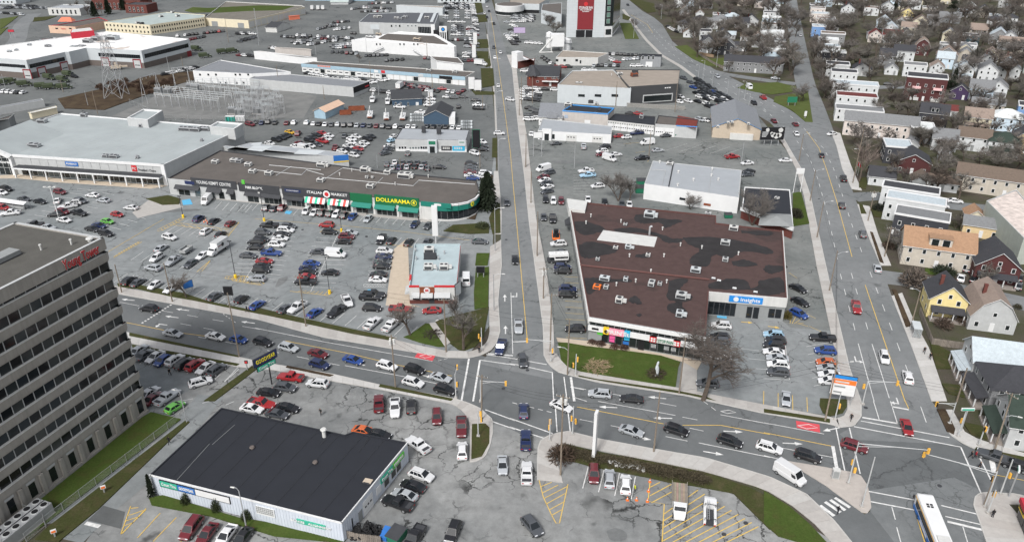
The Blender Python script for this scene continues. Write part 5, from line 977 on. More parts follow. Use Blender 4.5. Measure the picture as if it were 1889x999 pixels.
def W4(name,label,cat,t,q,H,wall,roof,par=.3,pm=None):
 o,fs=building(name,label,cat,[T(t,*q[0]),T(t,*q[1]),T(t,*q[2],H+par),T(t,*q[3],H+par)],H,wall,roof,par,pm);UDIR[o.name]=fs[0].u;return o,fs
o,fs=W4('white_warehouse','white two-storey warehouse with grey flat roof beyond the substation','warehouse','00',[(1415,598),(1840,622),(2110,520),(1600,435)],5.6,'white','slate');wins(o,fs[0],'00',535,550,(1452,1512,1568,1710,1742,1802),16,'charcoal');wins(o,fs[0],'00',595,610,(1600,1640,1720,1770),14,'charcoal')
o,fs=W4('blue_fascia_strip','long low workshop strip with sky-blue fascia and white garage doors','shop building','01',[(345,522),(1530,622),(1600,520),(430,445)],4.0,'offwhite','tar_roof',.3);f=fs[0];f.box('blue_fascia',o,0,f.L,2.7,4.4,'skyblue',.25);
k=26
for i in range(k):
 u=f.L*(i+.5)/k
 if i%5==3: f.win(o,u-1.4,u+1.4,.2,2.4,frame='white',pane='dark_glass',name='shop_window')
 else:
  g_=f.box('garage_door',o,u-1.5,u+1.5,.05,2.5,'white',.08)
  if i<14: f.box('door_window',g_,u-1.0,u+1.0,1.2,1.7,'glass',.11)
f.bars(o,f.at('01',507,490)[0],3.9,8,1.1,7,'coral',.3);f.box('shop_sign',o,*f.rect('01',1340,550,1435,575)[:2],2.5,4.0,'black',.3);f.box('red_sign',o,*f.rect('01',918,510,948,532)[:2],2.9,4.3,'red',.32);f.box('white_sign',o,*f.rect('01',868,510,898,530)[:2],2.9,4.2,'white',.32);f.box('white_sign',o,*f.rect('01',1188,537,1225,560)[:2],2.7,4.0,'palegrey',.32)
for x,y in ((1265,518),(1455,530)): roof_unit(o,'01',x,y,4,2.5,2,1.2)
W4('white_storage_block','white block with dark flat roof raised behind the blue-fascia strip','shop building','01',[(1280,500),(1475,512),(1512,462),(1320,440)],6.6,'white','tar_roof')
o,fs=W4('grey_roof_depot','long grey-roofed depot with black end panel next to substation','warehouse','01',[(-30,640),(720,705),(830,590),(60,520)],4.4,'lightgrey','slate',.3);fs[1].box('black_panel',o,0,fs[1].L,1.8,4.5,'black',.15);fs[1].box('red_strip',o,fs[1].L*.7,fs[1].L*.95,2.6,3.2,'red',.2)
o,fs=W4('brown_roof_shop','long white-walled shop with brown gravel roof','shop building','01',[(0,430),(385,470),(450,420),(40,370)],4.2,'white','tan_roof')
W4('low_rubble_building','low pale building with brown stepped roof among parked cars','shop building','01',[(150,390),(400,405),(405,360),(200,345)],3.6,'stucco','tan_roof')
H=6.4;o,fs=building('white_dealership','long white dealership with stepped brown roof and outside stairs','dealership',[T('01',708,372),T('01',1450,425),T('01',1463,335,H+.3),T('01',1320,250,H+.3),T('01',1040,228,H+.3)],H,'white','white_roof',.3,'white');UDIR[o.name]=fs[0].u;f=fs[0]
p=[T('01',x,y,H+.06) for x,y in ((900,285),(1400,325),(1350,295),(1300,268),(960,252))];MB().prism(ccw([tuple(q[:2]) for q in p]),H,H+.6).bd('roof_deck','tar_roof',o);wins(o,f,'01',315,330,(885,910,1055,1083,1155,1183),10,'charcoal');roof_unit(o,'01',1180,295,H+.6,4,3,1.6,'beige',1);roof_unit(o,'01',840,275,H,5,3,1.2,'white',2);roof_unit(o,'01',900,258,H,3,2,1.5,'beige',1)
for x0,y0,x1,y1 in ((860,400,935,350),(1150,365,1220,412)):
 a,b_=f.at('01',x0,y0,1),f.at('01',x1,y1,1);MB().tube(f.pt(a[0],max(.3,a[1]),1),f.pt(b_[0],max(.3,b_[1]),1),.35,.35,4).tube(f.pt(a[0],max(.3,a[1])+1,1.6),f.pt(b_[0],max(.3,b_[1])+1,1.6),.08,.08,4).bd('outside_stair','steel',o)
g_=T('01',1370,305);s_=thing('dealer_pylon','white dealer pylon with round emblem beside black glass entrance','sign',tuple(g_));h=9.5
b=MB()
for sx in (-2,-.7,.7,2): b.box((g_.x+sx-.25,g_.y-.3,0),(g_.x+sx+.25,g_.y+.3,h))
b.bd('posts','white',s_);MB().box((g_.x-2.4,g_.y-.4,h-3.6),(g_.x+2.4,g_.y+.4,h+.2)).bd('panel','white',s_);q=V3((g_.x,g_.y-.4,h-1.7));MB().tube(q,q+V3((0,-.12,0)),1.2,1.2,18,0).tube(q,q+V3((0,-.16,0)),.85,.85,18,1).bd('emblem',['black','signblue'],s_)
o,fs=W4('black_glass_showroom','black glass showroom block behind the white dealer pylon','showroom','01',[(1300,300),(1400,305),(1405,225),(1305,218)],6.5,'black','black_roof')
H=7.2;o,fs=building('grey_dealership','large grey dealership with dark roof, glazed corner and skylights','dealership',[T('01',762,245),T('01',1310,262),T('01',1338,92,H+.3),T('01',1130,90,H+.3),T('01',830,98,H+.3)],H,'lightgrey','roof_dark',.3,'palegrey');f=fs[0];UDIR[o.name]=f.u
wins(o,f,'01',182,197,(993,1052),12,'charcoal');wins(o,f,'01',182,195,(1025,1112,1140,1168),12,'white','bright_glass');u0,u1,z0,z1=f.rect('01',1185,182,1280,230);
for k in range(8): f.win(o,u0+(u1-u0)*k/8,u0+(u1-u0)*(k+1)/8-.1,1.5,5.6,frame='charcoal',pane='glass')
f.box('white_corner',o,u1,f.L,0,H,'white',.1);f.box('garage_door',o,*f.rect('01',860,215,908,240)[:2],.1,3,'midgrey',.1);f.box('light_panel',o,*f.rect('01',838,180,905,220)[:2],3.2,6.2,'palegrey',.06)
for x in (1205,1300): p=[T('01',x+dx,y,H+.05) for dx,y in ((0,98),(22,98),(-5,160),(-27,160))];MB().prism(ccw([tuple(q[:2]) for q in p]),H,H+.5).bd('skylight','palegrey',o)
for x,y in ((880,130),(910,128),(1030,138),(1085,135),(1052,145),(1095,128),(1250,135)): roof_unit(o,'01',x,y,H,3,2,1.4,rnd.choice(['offwhite','steel']),1)
o,fs=W4('brown_roof_dealer','pale dealer building with brown flat roof behind the grey dealership','dealership','01',[(1030,95),(1365,115),(1380,45),(1040,35)],5.5,'palegrey','tan_roof')
o,f,fR,fL,q,L,D=gable_building('blue_hall','dark blue clapboard hall with black gable roof and white windows','hall','f',[(378,215),(700,200)],(390,120),3.2,5.6,'bluewall','charcoal','white','width');wins(o,f,'f',170,205,(413,467,545),22);wins(o,f,'f',168,220,(645,),34,'white','white','door')
o,f,fR,fL,q,L,D=gable_building('blue_shed','blue metal shed with black gable roof beside stacked pipes','shed','f',[(718,405),(985,410)],(720,300),3.4,6.0,'bluewall','charcoal','white','depth')
o,f,fR,fL,q,L,D=gable_building('peach_roof_shed','pale blue storage shed with peach metal roof behind parked cars','shed','e',[(1012,110),(1140,125)],(1150,5),3.2,4.6,'skyblue','peach','peach','depth')
o,fs=W4('white_container','tall white storage container beside the blue shed','container','f',[(990,410),(1055,412),(1058,270),(992,272)],3.0,'white','white',.05)
H=4.6;o,fs=building('rental_office','single-storey rental office with curved grey metal roof and window posters','rental office',[T('f',412,700),T('f',1180,712),T('f',1212,470,H),T('f',480,450,H)],H,'lightgrey','metal_roof',.15,'charcoal');f=fs[0];UDIR[o.name]=f.u
f.box('white_base',o,0,f.L,.1,1.0,'white',.1);wins(o,f,'f',645,675,(455,485,515,690,715,740),27,'white','glass');wins(o,f,'f',648,676,(570,600,630,660),26,'white','bright_glass')
for x0,x1,m in ((905,1020,'charcoal'),(1025,1160,'cyan')): u0,u1,_,_=f.rect('f',x0,645,x1,700);f.box('poster',o,u0,u1,.6,2.4,m,.12);f.bars(o,(u0+u1)/2,1.6,(u1-u0)*.7,.5,4,'offwhite',.14,2)
u0,u1,_,_=f.rect('f',760,600,865,700);f.box('entrance_block',o,u0,u1,0,4.9,'palegrey',1.4);f.box('entrance_sign',o,u0+.5,u1-.5,3.4,4.6,'green',1.5);f.box('entrance_door',o,u0+.8,u1-.8,.1,2.6,'dark_glass',1.46);u0,u1,_,_=f.rect('f',1090,575,1170,640);f.box('side_sign',o,u0,u1,2.6,4.9,'palegrey',.3);f.bars(o,(u0+u1)/2,4,(u1-u0)*.7,.6,5,'green',.32)
roof_unit(o,'f',715,490,H+.4,1.4,1.4,2.2,'charcoal',1);roof_unit(o,'f',880,505,H+.4,1.6,1.4,2.2,'charcoal',1)
H=4.2;o,fs=building('quonset_shop','low shop with rounded grey metal roof and blue-yellow gable end behind the strip mall','shop building',[T('e',-40,560),T('e',1240,690),T('e',1400,545,H),T('e',1270,505,H),T('e',260,400,H),T('e',0,470,H)],H,'lightgrey','metal_roof',.1,'lightgrey');UDIR[o.name]=fs[0].u
f=fs[1];f.box('blue_gable',o,0,f.L,2.4,4.5,'blue',.15);f.box('yellow_strip',o,0,f.L,2.0,2.4,'yellow',.16)
for q in ([(290,400),(400,392),(380,428),(270,420)],[(300,430),(530,440),(400,500),(225,480)],[(830,478),(1140,490),(1030,540),(770,525)]): p=[T('e',x,y,H+.06) for x,y in q];MB().prism(ccw([tuple(k[:2]) for k in p]),H,H+.07).bd('roof_panel','palegrey',o)
o,fs=W4('long_grey_hut','long grey low hut with small windows at the yard fence','hut','00',[(0,835),(330,775),(300,715),(0,770)],3.0,'lightgrey','slate',.15)
o,fs=W4('cream_container','cream shipping container beside the yard fence','container','00',[(220,862),(415,815),(410,780),(225,820)],2.7,'cream','offwhite',.05)
o,fs=W4('dark_roof_store','low dark-roofed block at the corner of the supermarket','shop building','00',[(-200,1010),(120,900),(60,860),(-260,905)],4,'midgrey','tar_roof')
o,fs=W4('orange_container','orange shipping container against the reservoir wall','container','01',[(248,145),(325,138),(325,112),(250,120)],2.7,'coral','coral',.05)
o,f,fR,fL,q,L,D=gable_building('grey_bungalow','grey bungalow with black hip roof and white garage doors','house','i',[(48,268),(140,272)],(70,225),3.2,5.4,'offwhite','charcoal','white','width')
o,f,fR,fL,q,L,D=gable_building('pale_dome_hut','pale grey conical salt dome roof beyond the parked trailers','salt dome','i',[(585,40),(730,40)],(600,10),2.0,9,'lightgrey','green_roof','lightgrey','width')
for i,(t,x,y,w,d,h,wl,rf,lb) in enumerate((('00',40,30,22,14,9,'palegrey','tan_roof','pale block at the far edge of the base parking'),('00',480,110,26,16,5,'offwhite','metal_roof','white shed with pale arched roof by bare trees'),('00',860,70,40,14,7,'brick_red','charcoal','long dark brick terrace behind conifers'),('00',1000,95,18,12,6,'brick_red','charcoal','brick block beside the dark terrace'),('01',1500,20,40,16,7,'palegrey','slate','pale warehouse at the far end of the car lots'),('01',620,5,60,14,6,'skyblue','slate','long blue-grey shed at the far end'))):
 p=T(t,x,y);o,fs=building('far_building',lb,'building',[p+V3((-w/2,0,0)),p+V3((w/2,-3,0)),p+V3((w/2+2,d,0)),p+V3((-w/2+2,d+3,0))],h,wl,rf,.3);fs[0].row(o,2,fs[0].L-2,h*.5,h*.5+1.6,int(w/4),1.6,frame='white');fs[0].row(o,2,fs[0].L-2,1,2.6,int(w/4),1.6,frame='white')
# ================================================================ houses
WALLC=dict(w=(0.54,0.555,0.56),c=(0.60,0.55,0.42),y=(0.68,0.57,0.27),g=(0.20,0.205,0.21),k=(0.045,0.047,0.055),b=(0.16,0.28,0.50),l=(0.52,0.62,0.70),r=(0.078,0.027,0.027),p=(0.055,0.035,0.085),t=(0.05,0.09,0.11),s=(0.42,0.43,0.43),o=(0.62,0.48,0.28),e=(0.46,0.42,0.36),i=(0.58,0.52,0.48))
WALLN=dict(w='white',c='cream',y='yellow',g='grey',k='charcoal',b='blue',l='pale blue',r='dark red',p='purple',t='dark teal',s='light grey',o='ochre',e='beige',i='pinkish')
ROOFC=dict(k=(0.045,0.046,0.052),g=(0.17,0.175,0.18),b=(0.13,0.10,0.08),r=(0.12,0.03,0.028),t=(0.30,0.185,0.115),e=(0.032,0.047,0.038),w=(0.58,0.60,0.60),l=(0.40,0.45,0.48),n=(0.24,0.19,0.16))
ROOFN=dict(k='black',g='grey',b='brown',r='red',t='tan',e='green',w='white',l='pale',n='light brown')
HPOS=[]
def house(t,x,y,bx,by,w,d,h,kind,wc,rc,extra='',label=None,rise=None,cat='house'):
 px=tp(t,x,y);p=P(*px);bk=gdir(px[0],px[1],bx,by);n=-bk;u=V3((-n.y,n.x,0));a=p-u*w/2
 HPOS.append((p+bk*d/2,max(w,d)*.55))
 rn={'g':'gable','s':'side-gable','h':'hip','f':'flat','b':'gambrel'}[kind]
 fl='two-storey ' if h>4.5 else 'single-storey '
 o=thing('house' if cat=='house' else cat.replace(' ','_'),label or f"{fl}{WALLN[wc]} house with {ROOFN[rc]} {rn} roof among bare trees",cat,tuple(p+bk*d/2),group=None if label else 'houses among the bare trees')
 UDIR[o.name]=u
 q=lambda U_,D_,z:tuple((a+u*U_+bk*D_)[:2])+(z,)
 b=MB();b.add([q(0,0,0),q(w,0,0),q(w,d,0),q(0,d,0),q(0,0,h),q(w,0,h),q(w,d,h),q(0,d,h)],[(0,1,5,4),(1,2,6,5),(2,3,7,6),(3,0,4,7)])
 R_=rise if rise else {'g':w*.38,'s':d*.30,'h':min(w,d)*.28,'f':0.0,'b':w*.52}[kind];e=.4;col=WALLC[wc];rcol=ROOFC[rc];r=MB();tr=MB()
 if kind=='g':
  b.add([q(0,0,h),q(w,0,h),q(w/2,0,h+R_),q(0,d,h),q(w,d,h),q(w/2,d,h+R_)],[(0,1,2),(4,3,5)]);prof=[(-e,h-e*R_/(w/2)),(w/2,h+R_),(w+e,h-e*R_/(w/2))];sw=False;ln=d
 elif kind=='s':
  b.add([q(0,0,h),q(0,d,h),q(0,d/2,h+R_),q(w,0,h),q(w,d,h),q(w,d/2,h+R_)],[(1,0,2),(3,4,5)]);prof=[(-e,h-e*R_/(d/2)),(d/2,h+R_),(d+e,h-e*R_/(d/2))];sw=True;ln=w
 elif kind=='b':
  prof=[(-e*.5,h-.2),(w*.2,h+R_*.62),(w/2,h+R_),(w*.8,h+R_*.62),(w+e*.5,h-.2)];sw=False;ln=d
  b.add([q(0,0,h),q(w,0,h),q(w*.8,0,h+R_*.6),q(w/2,0,h+R_-.05),q(w*.2,0,h+R_*.6)],[(0,1,2,3,4)]);b.add([q(0,d,h),q(w,d,h),q(w*.8,d,h+R_*.6),q(w/2,d,h+R_-.05),q(w*.2,d,h+R_*.6)],[(4,3,2,1,0)])
 if kind in 'gsb':
  m_=(lambda x_,y_,z_:q(y_,x_,z_)) if sw else (lambda x_,y_,z_:q(x_,y_,z_));N=len(prof)
  v=[m_(x_,-e,z_+.02) for x_,z_ in prof]+[m_(x_,ln+e,z_+.02) for x_,z_ in prof]+[m_(x_,-e,z_+.17) for x_,z_ in prof]+[m_(x_,ln+e,z_+.17) for x_,z_ in prof]
  for i in range(N-1): r.add(v,[(2*N+i,2*N+i+1,3*N+i+1,3*N+i)]);r.add(v,[(i,N+i,N+i+1,i+1)])
  for i in range(N-1): tr.add(v,[(i,i+1,2*N+i+1,2*N+i),(N+i,3*N+i,3*N+i+1,N+i+1)])
  tr.add(v,[(0,2*N,3*N,N),(N-1,2*N-1,4*N-1,3*N-1)])
  tr.bd('roof_trim','white' if wc not in 'k' else 'offwhite',o)
 elif kind=='h':
  k=min(w,d)/2;A=[q(-e,-e,h-.1),q(w+e,-e,h-.1),q(w+e,d+e,h-.1),q(-e,d+e,h-.1)]
  if w>=d: A+=[q(k,d/2,h+R_),q(w-k+.01,d/2,h+R_)];r.add(A,[(0,1,5,4),(2,3,4,5),(1,2,5),(3,0,4),(0,3,2,1)])
  else: A+=[q(w/2,k,h+R_),q(w/2,d-k+.01,h+R_)];r.add(A,[(0,1,4),(1,2,5,4),(2,3,5),(3,0,4,5),(0,3,2,1)])
 else:
  b.add([q(0,0,h),q(w,0,h),q(w,d,h),q(0,d,h)],[(0,1,2,3)]);r.add([q(.25,.25,h+.05),q(w-.25,.25,h+.05),q(w-.25,d-.25,h+.05),q(.25,d-.25,h+.05)],[(0,1,2,3)])
  for (u0,u1,d0,d1) in ((-.15,w+.15,-.15,.15),(-.15,w+.15,d-.15,d+.15),(-.15,.15,.15,d-.15),(w-.15,w+.15,.15,d-.15)):
   pts=[q(u0,d0,h-.3),q(u1,d0,h-.3),q(u1,d1,h-.3),q(u0,d1,h-.3),q(u0,d0,h+.28),q(u1,d0,h+.28),q(u1,d1,h+.28),q(u0,d1,h+.28)];tr.add(pts,[(4,5,6,7),(0,1,5,4),(1,2,6,5),(2,3,7,6),(3,0,4,7),(0,3,2,1)])
  tr.bd('cornice','white',o)
 b.bd('wall','tint',o,color=col);rf=r.bd('roof','shingle',o,color=rcol)
 fF=Face(q(0,0,0),q(w,0,0));fR=Face(q(w,0,0),q(w,d,0));fB=Face(q(w,d,0),q(0,d,0));fLt=Face(q(0,d,0),q(0,0,0))
 fr='white'
 st=[1.0] if h<4.5 else [0.95,3.7]
 if h>8: st=[1,3.8,6.6]
 for f,dr_ in ((fF,True),(fR,False),(fLt,False),(fB,False)):
  k=max(1,int(f.L/2.9)) if f in (fF,fLt,fR) else 2
  for z in st:
   for i in range(k):
    u_=f.L*(i+.5)/k
    if dr_ and z==st[0] and i==k//2 and 'P' not in extra: f.box('door',o,u_-.5,u_+.5,.15,2.3,'white' if wc!='w' else 'midgrey',.08);continue
    f.win(o,u_-.48,u_+.48,z,z+1.35,frame=fr,pane='dark_glass',fw=.11)
 if kind in 'gb' and R_>2.2: fF.win(o,w/2-.45,w/2+.45,h+.35,h+1.45,frame=fr,fw=.11)
 if 'c' in extra:
  cx,cd=w*.3,d*.45;bb=MB();zt=h+R_+.9;c0_=[q(cx-.35,cd-.35,0)[:2],q(cx+.35,cd-.35,0)[:2],q(cx+.35,cd+.35,0)[:2],q(cx-.35,cd+.35,0)[:2]];bb.prism(ccw(c0_),h,zt);bb.prism(ccw([tuple(V3(k)+(V3(k)-V3(q(cx,cd,0)[:2]))*.2) for k in c0_]),zt,zt+.12);bb.bd('chimney','brick_red',rf)
 if 'p' in extra:   # front porch
  pd=2.2;pw_=w*.9;b=MB();b.add([q(w*.05,-pd,2.6),q(w*.95,-pd,2.6),q(w*.95,-.02,3.3),q(w*.05,-.02,3.3),q(w*.05,-pd,2.42),q(w*.95,-pd,2.42),q(w*.95,-.02,2.9),q(w*.05,-.02,2.9)],[(0,1,2,3),(4,7,6,5),(0,4,5,1),(1,5,6,2),(3,7,4,0)]);b.bd('porch_roof','shingle',o,color=rcol)
  for k in range(4): c_=q(w*(.08+.28*k),-pd+.15,0);MB().box((c_[0]-.09,c_[1]-.09,.3),(c_[0]+.09,c_[1]+.09,2.5)).bd('porch_post','white',o)
  MB().prism(ccw([q(w*.05,-pd,0)[:2],q(w*.95,-pd,0)[:2],q(w*.95,-.02,0)[:2],q(w*.05,-.02,0)[:2]]),0,.45).bd('porch_deck','fence_wood',o,color=(.25,.22,.2))
 if 'd' in extra:   # dormer
  dw=w*.32;zc=h+R_*.25;dd=d*.28 if kind=='s' else d*.4;b=MB();b.prism(ccw([q(w/2-dw/2,dd*.25,0)[:2],q(w/2+dw/2,dd*.25,0)[:2],q(w/2+dw/2,d*.55,0)[:2],q(w/2-dw/2,d*.55,0)[:2]]),h+.1,h+R_*.75);dm=b.bd('dormer','tint',o,color=col);MB().prism(ccw([q(w/2-dw/2-.2,dd*.25-.3,0)[:2],q(w/2+dw/2+.2,dd*.25-.3,0)[:2],q(w/2+dw/2+.2,d*.58,0)[:2],q(w/2-dw/2-.2,d*.58,0)[:2]]),h+R_*.75,h+R_*.75+.15).bd('dormer_roof','shingle',dm,color=rcol)
  f=Face(q(w/2-dw/2,dd*.25,0),q(w/2+dw/2,dd*.25,0));f.row(dm,0.1,f.L-.1,h+.5,h+R_*.75-.2,2,f.L*.35)
 return o,fF,fR,fLt
house('23',1310,385,-40,-100,8.0,8.5,5.0,'g','y','k','cp','bright yellow gabled house with black roof and brick chimney',3.4)
house('23',1640,480,-50,-100,9.5,11,3.6,'b','s','n','c','pale gambrel house with worn brown roof and red deck')
house('s',425,455,100,14,8.5,13,5.4,'g','s','l','p','light grey house with speckled pale roof and white enclosed porch')
house('s',505,600,100,10,9.5,14,5.4,'h','g','k','p','grey house with broad black hip roof and white front porch')
house('s',620,800,100,16,9.5,14,5.0,'g','s','e','p','grey corner house with dark green shingle roof and glazed porch')
house('r',745,795,-28,-100,17,10,5.6,'s','e','t','d','beige double house with orange-tan shingle roof and balcony dormer',3.6)
house('r',1240,930,-40,-90,10,11,5.0,'g','r','k','p','dark red gabled house with white shutters and black roof')
house('r',590,560,20,-92,14,7.5,7.0,'f','k','g','','navy sided flat-roofed row house with white trim')
house('r',540,420,20,-92,16,7,7.0,'f','w','l','','white flat-roofed row house with pale patched roof')
house('r',500,320,20,-92,16,6.5,7.0,'f','w','k','','white row house end unit with black sloped roof')
house('r',1120,540,-15,-100,9.5,6,3.6,'s','o','g','','yellow ochre shed with grey roof behind the double house')
house('r',1070,440,-40,-90,5,6,3.0,'g','c','t','','small cream garage with tan shingle roof')
o,fs=building('metal_warehouse','tall grey-green metal warehouse with rusty white roof','warehouse',[T('r',1120,430),T('r',1420,760),T('r',1700,760),T('r',1370,330)],7.5,'sagewall','rusty_white',.3,'lightgrey')
house('r',1270,190,-10,-100,26,9,5.6,'s','e','b','','long beige apartment house with brown roof and white windows')
house('r',290,105,-15,-100,8,8,3.2,'s','w','k','','small white bungalow with black roof beside flags')
house('r',620,140,-20,-100,5.5,7,3.0,'g','w','b','','tiny white gabled garage beside large bare tree')
house('r',800,150,-20,-100,9,6,3.0,'s','w','b','','low white bungalow beside large bare tree')
house('q',190,960,-30,-100,11.5,11,4.2,'g','r','k','','low dark red house with blue-black gable roof',3.0)
house('q',60,870,-40,-100,9,10,6.4,'f','k','l','','charcoal flat-roofed house with pale roof and white cornice')
house('q',270,690,-30,-100,8.4,9,6.2,'f','g','w','','dark grey house with flat white roof and side porch')
house('q',470,755,-20,-100,8.5,9.5,4.6,'s','w','g','','white house with grey side-gable roof and bay windows')
house('q',720,755,-15,-100,11,9,5.2,'s','w','b','','white house with brown roof behind a spreading bare tree')
house('q',985,800,-25,-100,10.5,10,5.4,'h','w','e','p','white house with green hip roof and enclosed porch')
house('q',1180,780,-20,-100,9,10,5.6,'g','o','k','','ochre house with black gable roof at the garden edge')
house('q',185,830-70,-30,-100,5,5,2.6,'g','s','g','','small pale garden shed with grey gable roof')
house('q',480,840,-30,-100,4,4,2.4,'f','w','w','','small white garden shed with flat roof')
house('q',755,575,-10,-100,10,9.5,5.4,'s','c','n','p','cream house with light brown roof and front verandah')
house('q',1010,585,-10,-100,12,10,5.6,'h','l','w','','pale blue house with white hip roof behind bare branches')
house('q',1180,470,-10,-100,6,9,5.4,'f','b','k','','bright blue flat house at the garden edge')
house('q',365,565,0,-100,10.5,10,6.6,'s','k','k','dp','charcoal three-storey house with dormer and white porch trim')
house('q',520,455,-20,-100,6,6,2.8,'s','w','r','','low white cottage with dull red roof')
house('q',855,400,-5,-100,13,6,3.0,'s','e','g','','long beige garage with grey roof and two skylights')
house('q',605,305,-10,-100,7.5,8,4.0,'g','p','k','','purple gabled cottage with white windows beside conifer')
house('q',790,310,-10,-100,10,10,5.6,'s','l','g','p','pale blue house with grey roof and covered porch')
house('q',930,300,0,-100,8,10,5.4,'g','w','g','p','white gabled house beside pale blue house')
house('q',850,145,-20,-100,9,12,5.6,'g','w','g','','white gabled house with long grey roof, left of a twin pair')
house('q',1040,125,-5,-100,9.5,11,5.0,'g','w','g','','white gabled house with grey roof, right of a twin pair')
house('q',640,130,-20,-100,9,10,5.2,'g','w','l','p','white house with pale roof and upper balcony')
o,fF,fR,fLt=house('03',1150,735,-3,-100,17,11,10.8,'f','r','k','','four-storey dark red brick apartment block with pink balconies',cat='apartment block')
for u in (.28,.80):
 for z in (5.6,): fF.box('balcony',o,fF.L*u-1.8,fF.L*u+1.8,z,z+1.0,'balcony_pink',1.0)
 fF.box('balcony',o,fF.L*u-1.8,fF.L*u+1.8,.3,1.6,'offwhite',1.0)
house('03',1085,560,-10,-100,11,9,6.0,'f','w','g','','white cube-shaped flat-roofed house behind brick apartment block')
house('03',1245,555,-15,-100,7,9,4.6,'g','w','n','','small white gabled house beside brick apartment block')
house('03',1005,450,-5,-100,11,9,6.0,'s','w','k','','white two-storey house left of the red barn house')
house('03',1140,405,-5,-100,8,9,5.2,'b','r','n','','dark red barn-shaped house with gambrel roof')
house('03',1320,400,-5,-100,8.5,8,6.0,'f','g','g','p','grey flat-topped house with white trim and steps')
house('03',1445,415,-10,-100,8,9,4.4,'g','c','g','','cream gabled house beside dark pine')
house('03',1640,450,-15,-100,8,9,4.0,'g','c','n','','cream bungalow with brown gable roof beside dark pine')
house('03',1490,330,-5,-100,9.5,8,6.0,'f','t','k','','dark teal house with white windows')
house('03',920,545,-15,-100,6.5,7,3.0,'g','w','g','','small white bungalow with grey gable front')
house('03',1030,155,-5,-100,9,9,5.8,'g','y','b','','pale yellow house with white trim among far trees')
house('03',990,200,-5,-100,9,8,3.4,'g','w','n','','white gabled bungalow below the pale yellow house')
house('03',1120,200,-15,-100,9,9,5.2,'g','s','k','','light grey house with black gable roof right of yellow house')
house('03',800,310,-15,-100,8,9,4.6,'g','i','r','','pinkish house with red gable roof')
house('03',925,310,-5,-100,11,9,4.6,'s','w','r','d','white house with red roof and twin dormers')
house('03',890,100,-10,-100,9,9,5.2,'g','w','g','','white gabled house above the blue-roofed house')
house('03',860,215,20,-100,9,9,5.2,'g','l','l','','pale blue house with shining blue-grey roof')
house('03',1085,70,-5,-100,10,9,5.6,'g','w','g','','white house with pale roof at the top of the slope')
house('03',1490,100,10,-100,9,10,4.4,'g','w','w','','white house with two steep white gables')
house('03',1340,170,0,-100,14,9,4.6,'s','g','g','','wide grey house under bare branches')
house('03',1710,290,10,-100,10,9,4.6,'g','w','k','','white house with dark roof beside small pine')
house('03',1800,370,0,-100,16,9,4.8,'s','g','n','','wide grey-brown house with verandah')
house('03',1330,310,0,-100,7,7,5.8,'g','c','g','','small cream house behind grey flat-topped house')
house('03',1670,200,0,-100,10,10,5.0,'h','s','k','','light grey house with black hip roof on the far slope')
for k,(x,y,w,h,wc,rc,lb) in enumerate(((680,890,20,5.2,'w','g','long white flat-roofed house with grey roof at the street bend'),(660,800,18,6.0,'w','r','white flat-roofed row house with brown-red roof edge'),(650,715,21,6.4,'w','l','long white row house with pale roof and grey annex'),(570,620,13,6.4,'w','k','white row house with black mansard roof'),(525,560,12,6.4,'s','k','light grey row house with black hipped top'),(500,455,13,5.6,'k','w','charcoal row house with white roof'),(465,420,12,6.4,'w','l','bright white row house beside the charcoal one'),(455,380,12,7.2,'w','w','tall white row house with white roof'),(490,330,15,7.0,'g','b','grey shingled row house with brown roof'),(390,275,9,7.2,'b','l','sky blue row house with white trim'),(440,205,13,6.4,'i','n','pinkish row house with pale brown roof'),(400,165,13,6.2,'i','l','far pinkish row house'),(385,125,11,6.4,'i','b','pinkish row house with brown top'),(430,50,14,6.4,'l','g','pale blue far row house'),(380,75,11,4,'k','k','low black far row house'))):
 house('03',x,y,-20,-100,w*.95,8.5,h,'f',wc,rc,'',lb)
house('13',830,30+30,-6,-100,27,9,6.2,'s','i','g','','long pink-brown apartment house with grey roof and wooden balconies')
for k,(x,y,w,h,wc,rc,lb) in enumerate(((60,535,11,5.6,'g','k','grey house with black roof at the lawn corner'),(70,440,13,5.2,'l','w','pale blue roofed row house at the street corner'),(75,365,13,5.4,'s','l','light grey row house left of the street'),(50,320,15,7.2,'w','w','tall white row house left of the street'),(55,250,15,6.2,'w','n','white row house with small front gable'),(50,195,13,6,'l','w','pale blue row house left of the street'),(50,150,12,5.4,'w','k','white house with black roof panel'),(55,105,12,6,'w','w','white stuccoed far row house'),(-30,60,9,5,'i','k','pinkish gabled far house'))):
 house('03',x,y,-10,-100,w*.95,8.5,h,'f',wc,rc,'',lb)
house('02',1760,530,-3,-100,30,9,5.4,'s','g','k','','long grey row house with black roof by the grass triangle')
house('l',735,580,-4,-100,10,10,5.4,'g','g','k','','brown-grey gabled house with wooden fence')
house('l',925,600,-4,-100,10,10,5.6,'g','k','g','','charcoal gabled house with white window frames')
house('l',510,360,-6,-100,12,10,5.6,'h','w','k','','white house with dark blue-black hip roof')
house('l',540,410,-6,-100,8,7,3.0,'g','w','b','','low white house with brown gable under bare tree')
house('l',785,320,-6,-100,8,8,4.6,'s','w','g','','white house with grey roof on the far side')
house('l',935,430,-6,-100,12,6,3.0,'s','s','l','','long low shed with pale roof');house('l',1190,450,-6,-100,11,6,2.8,'s','w','b','','low white cottage row');house('l',530,80,-6,-100,8,8,5,'g','l','k','','pale blue gabled far house');house('l',430,85,-6,-100,8,8,4.6,'g','w','g','','white gabled far house');house('l',490,175,-6,-100,8,7,4,'g','g','b','','grey dormered far house');house('l',1090,560,-6,-100,7,7,3,'s','g','k','','low grey shed by long row house');house('l',650,215,-6,-100,6,8,4.4,'g','w','b','','narrow white far house')
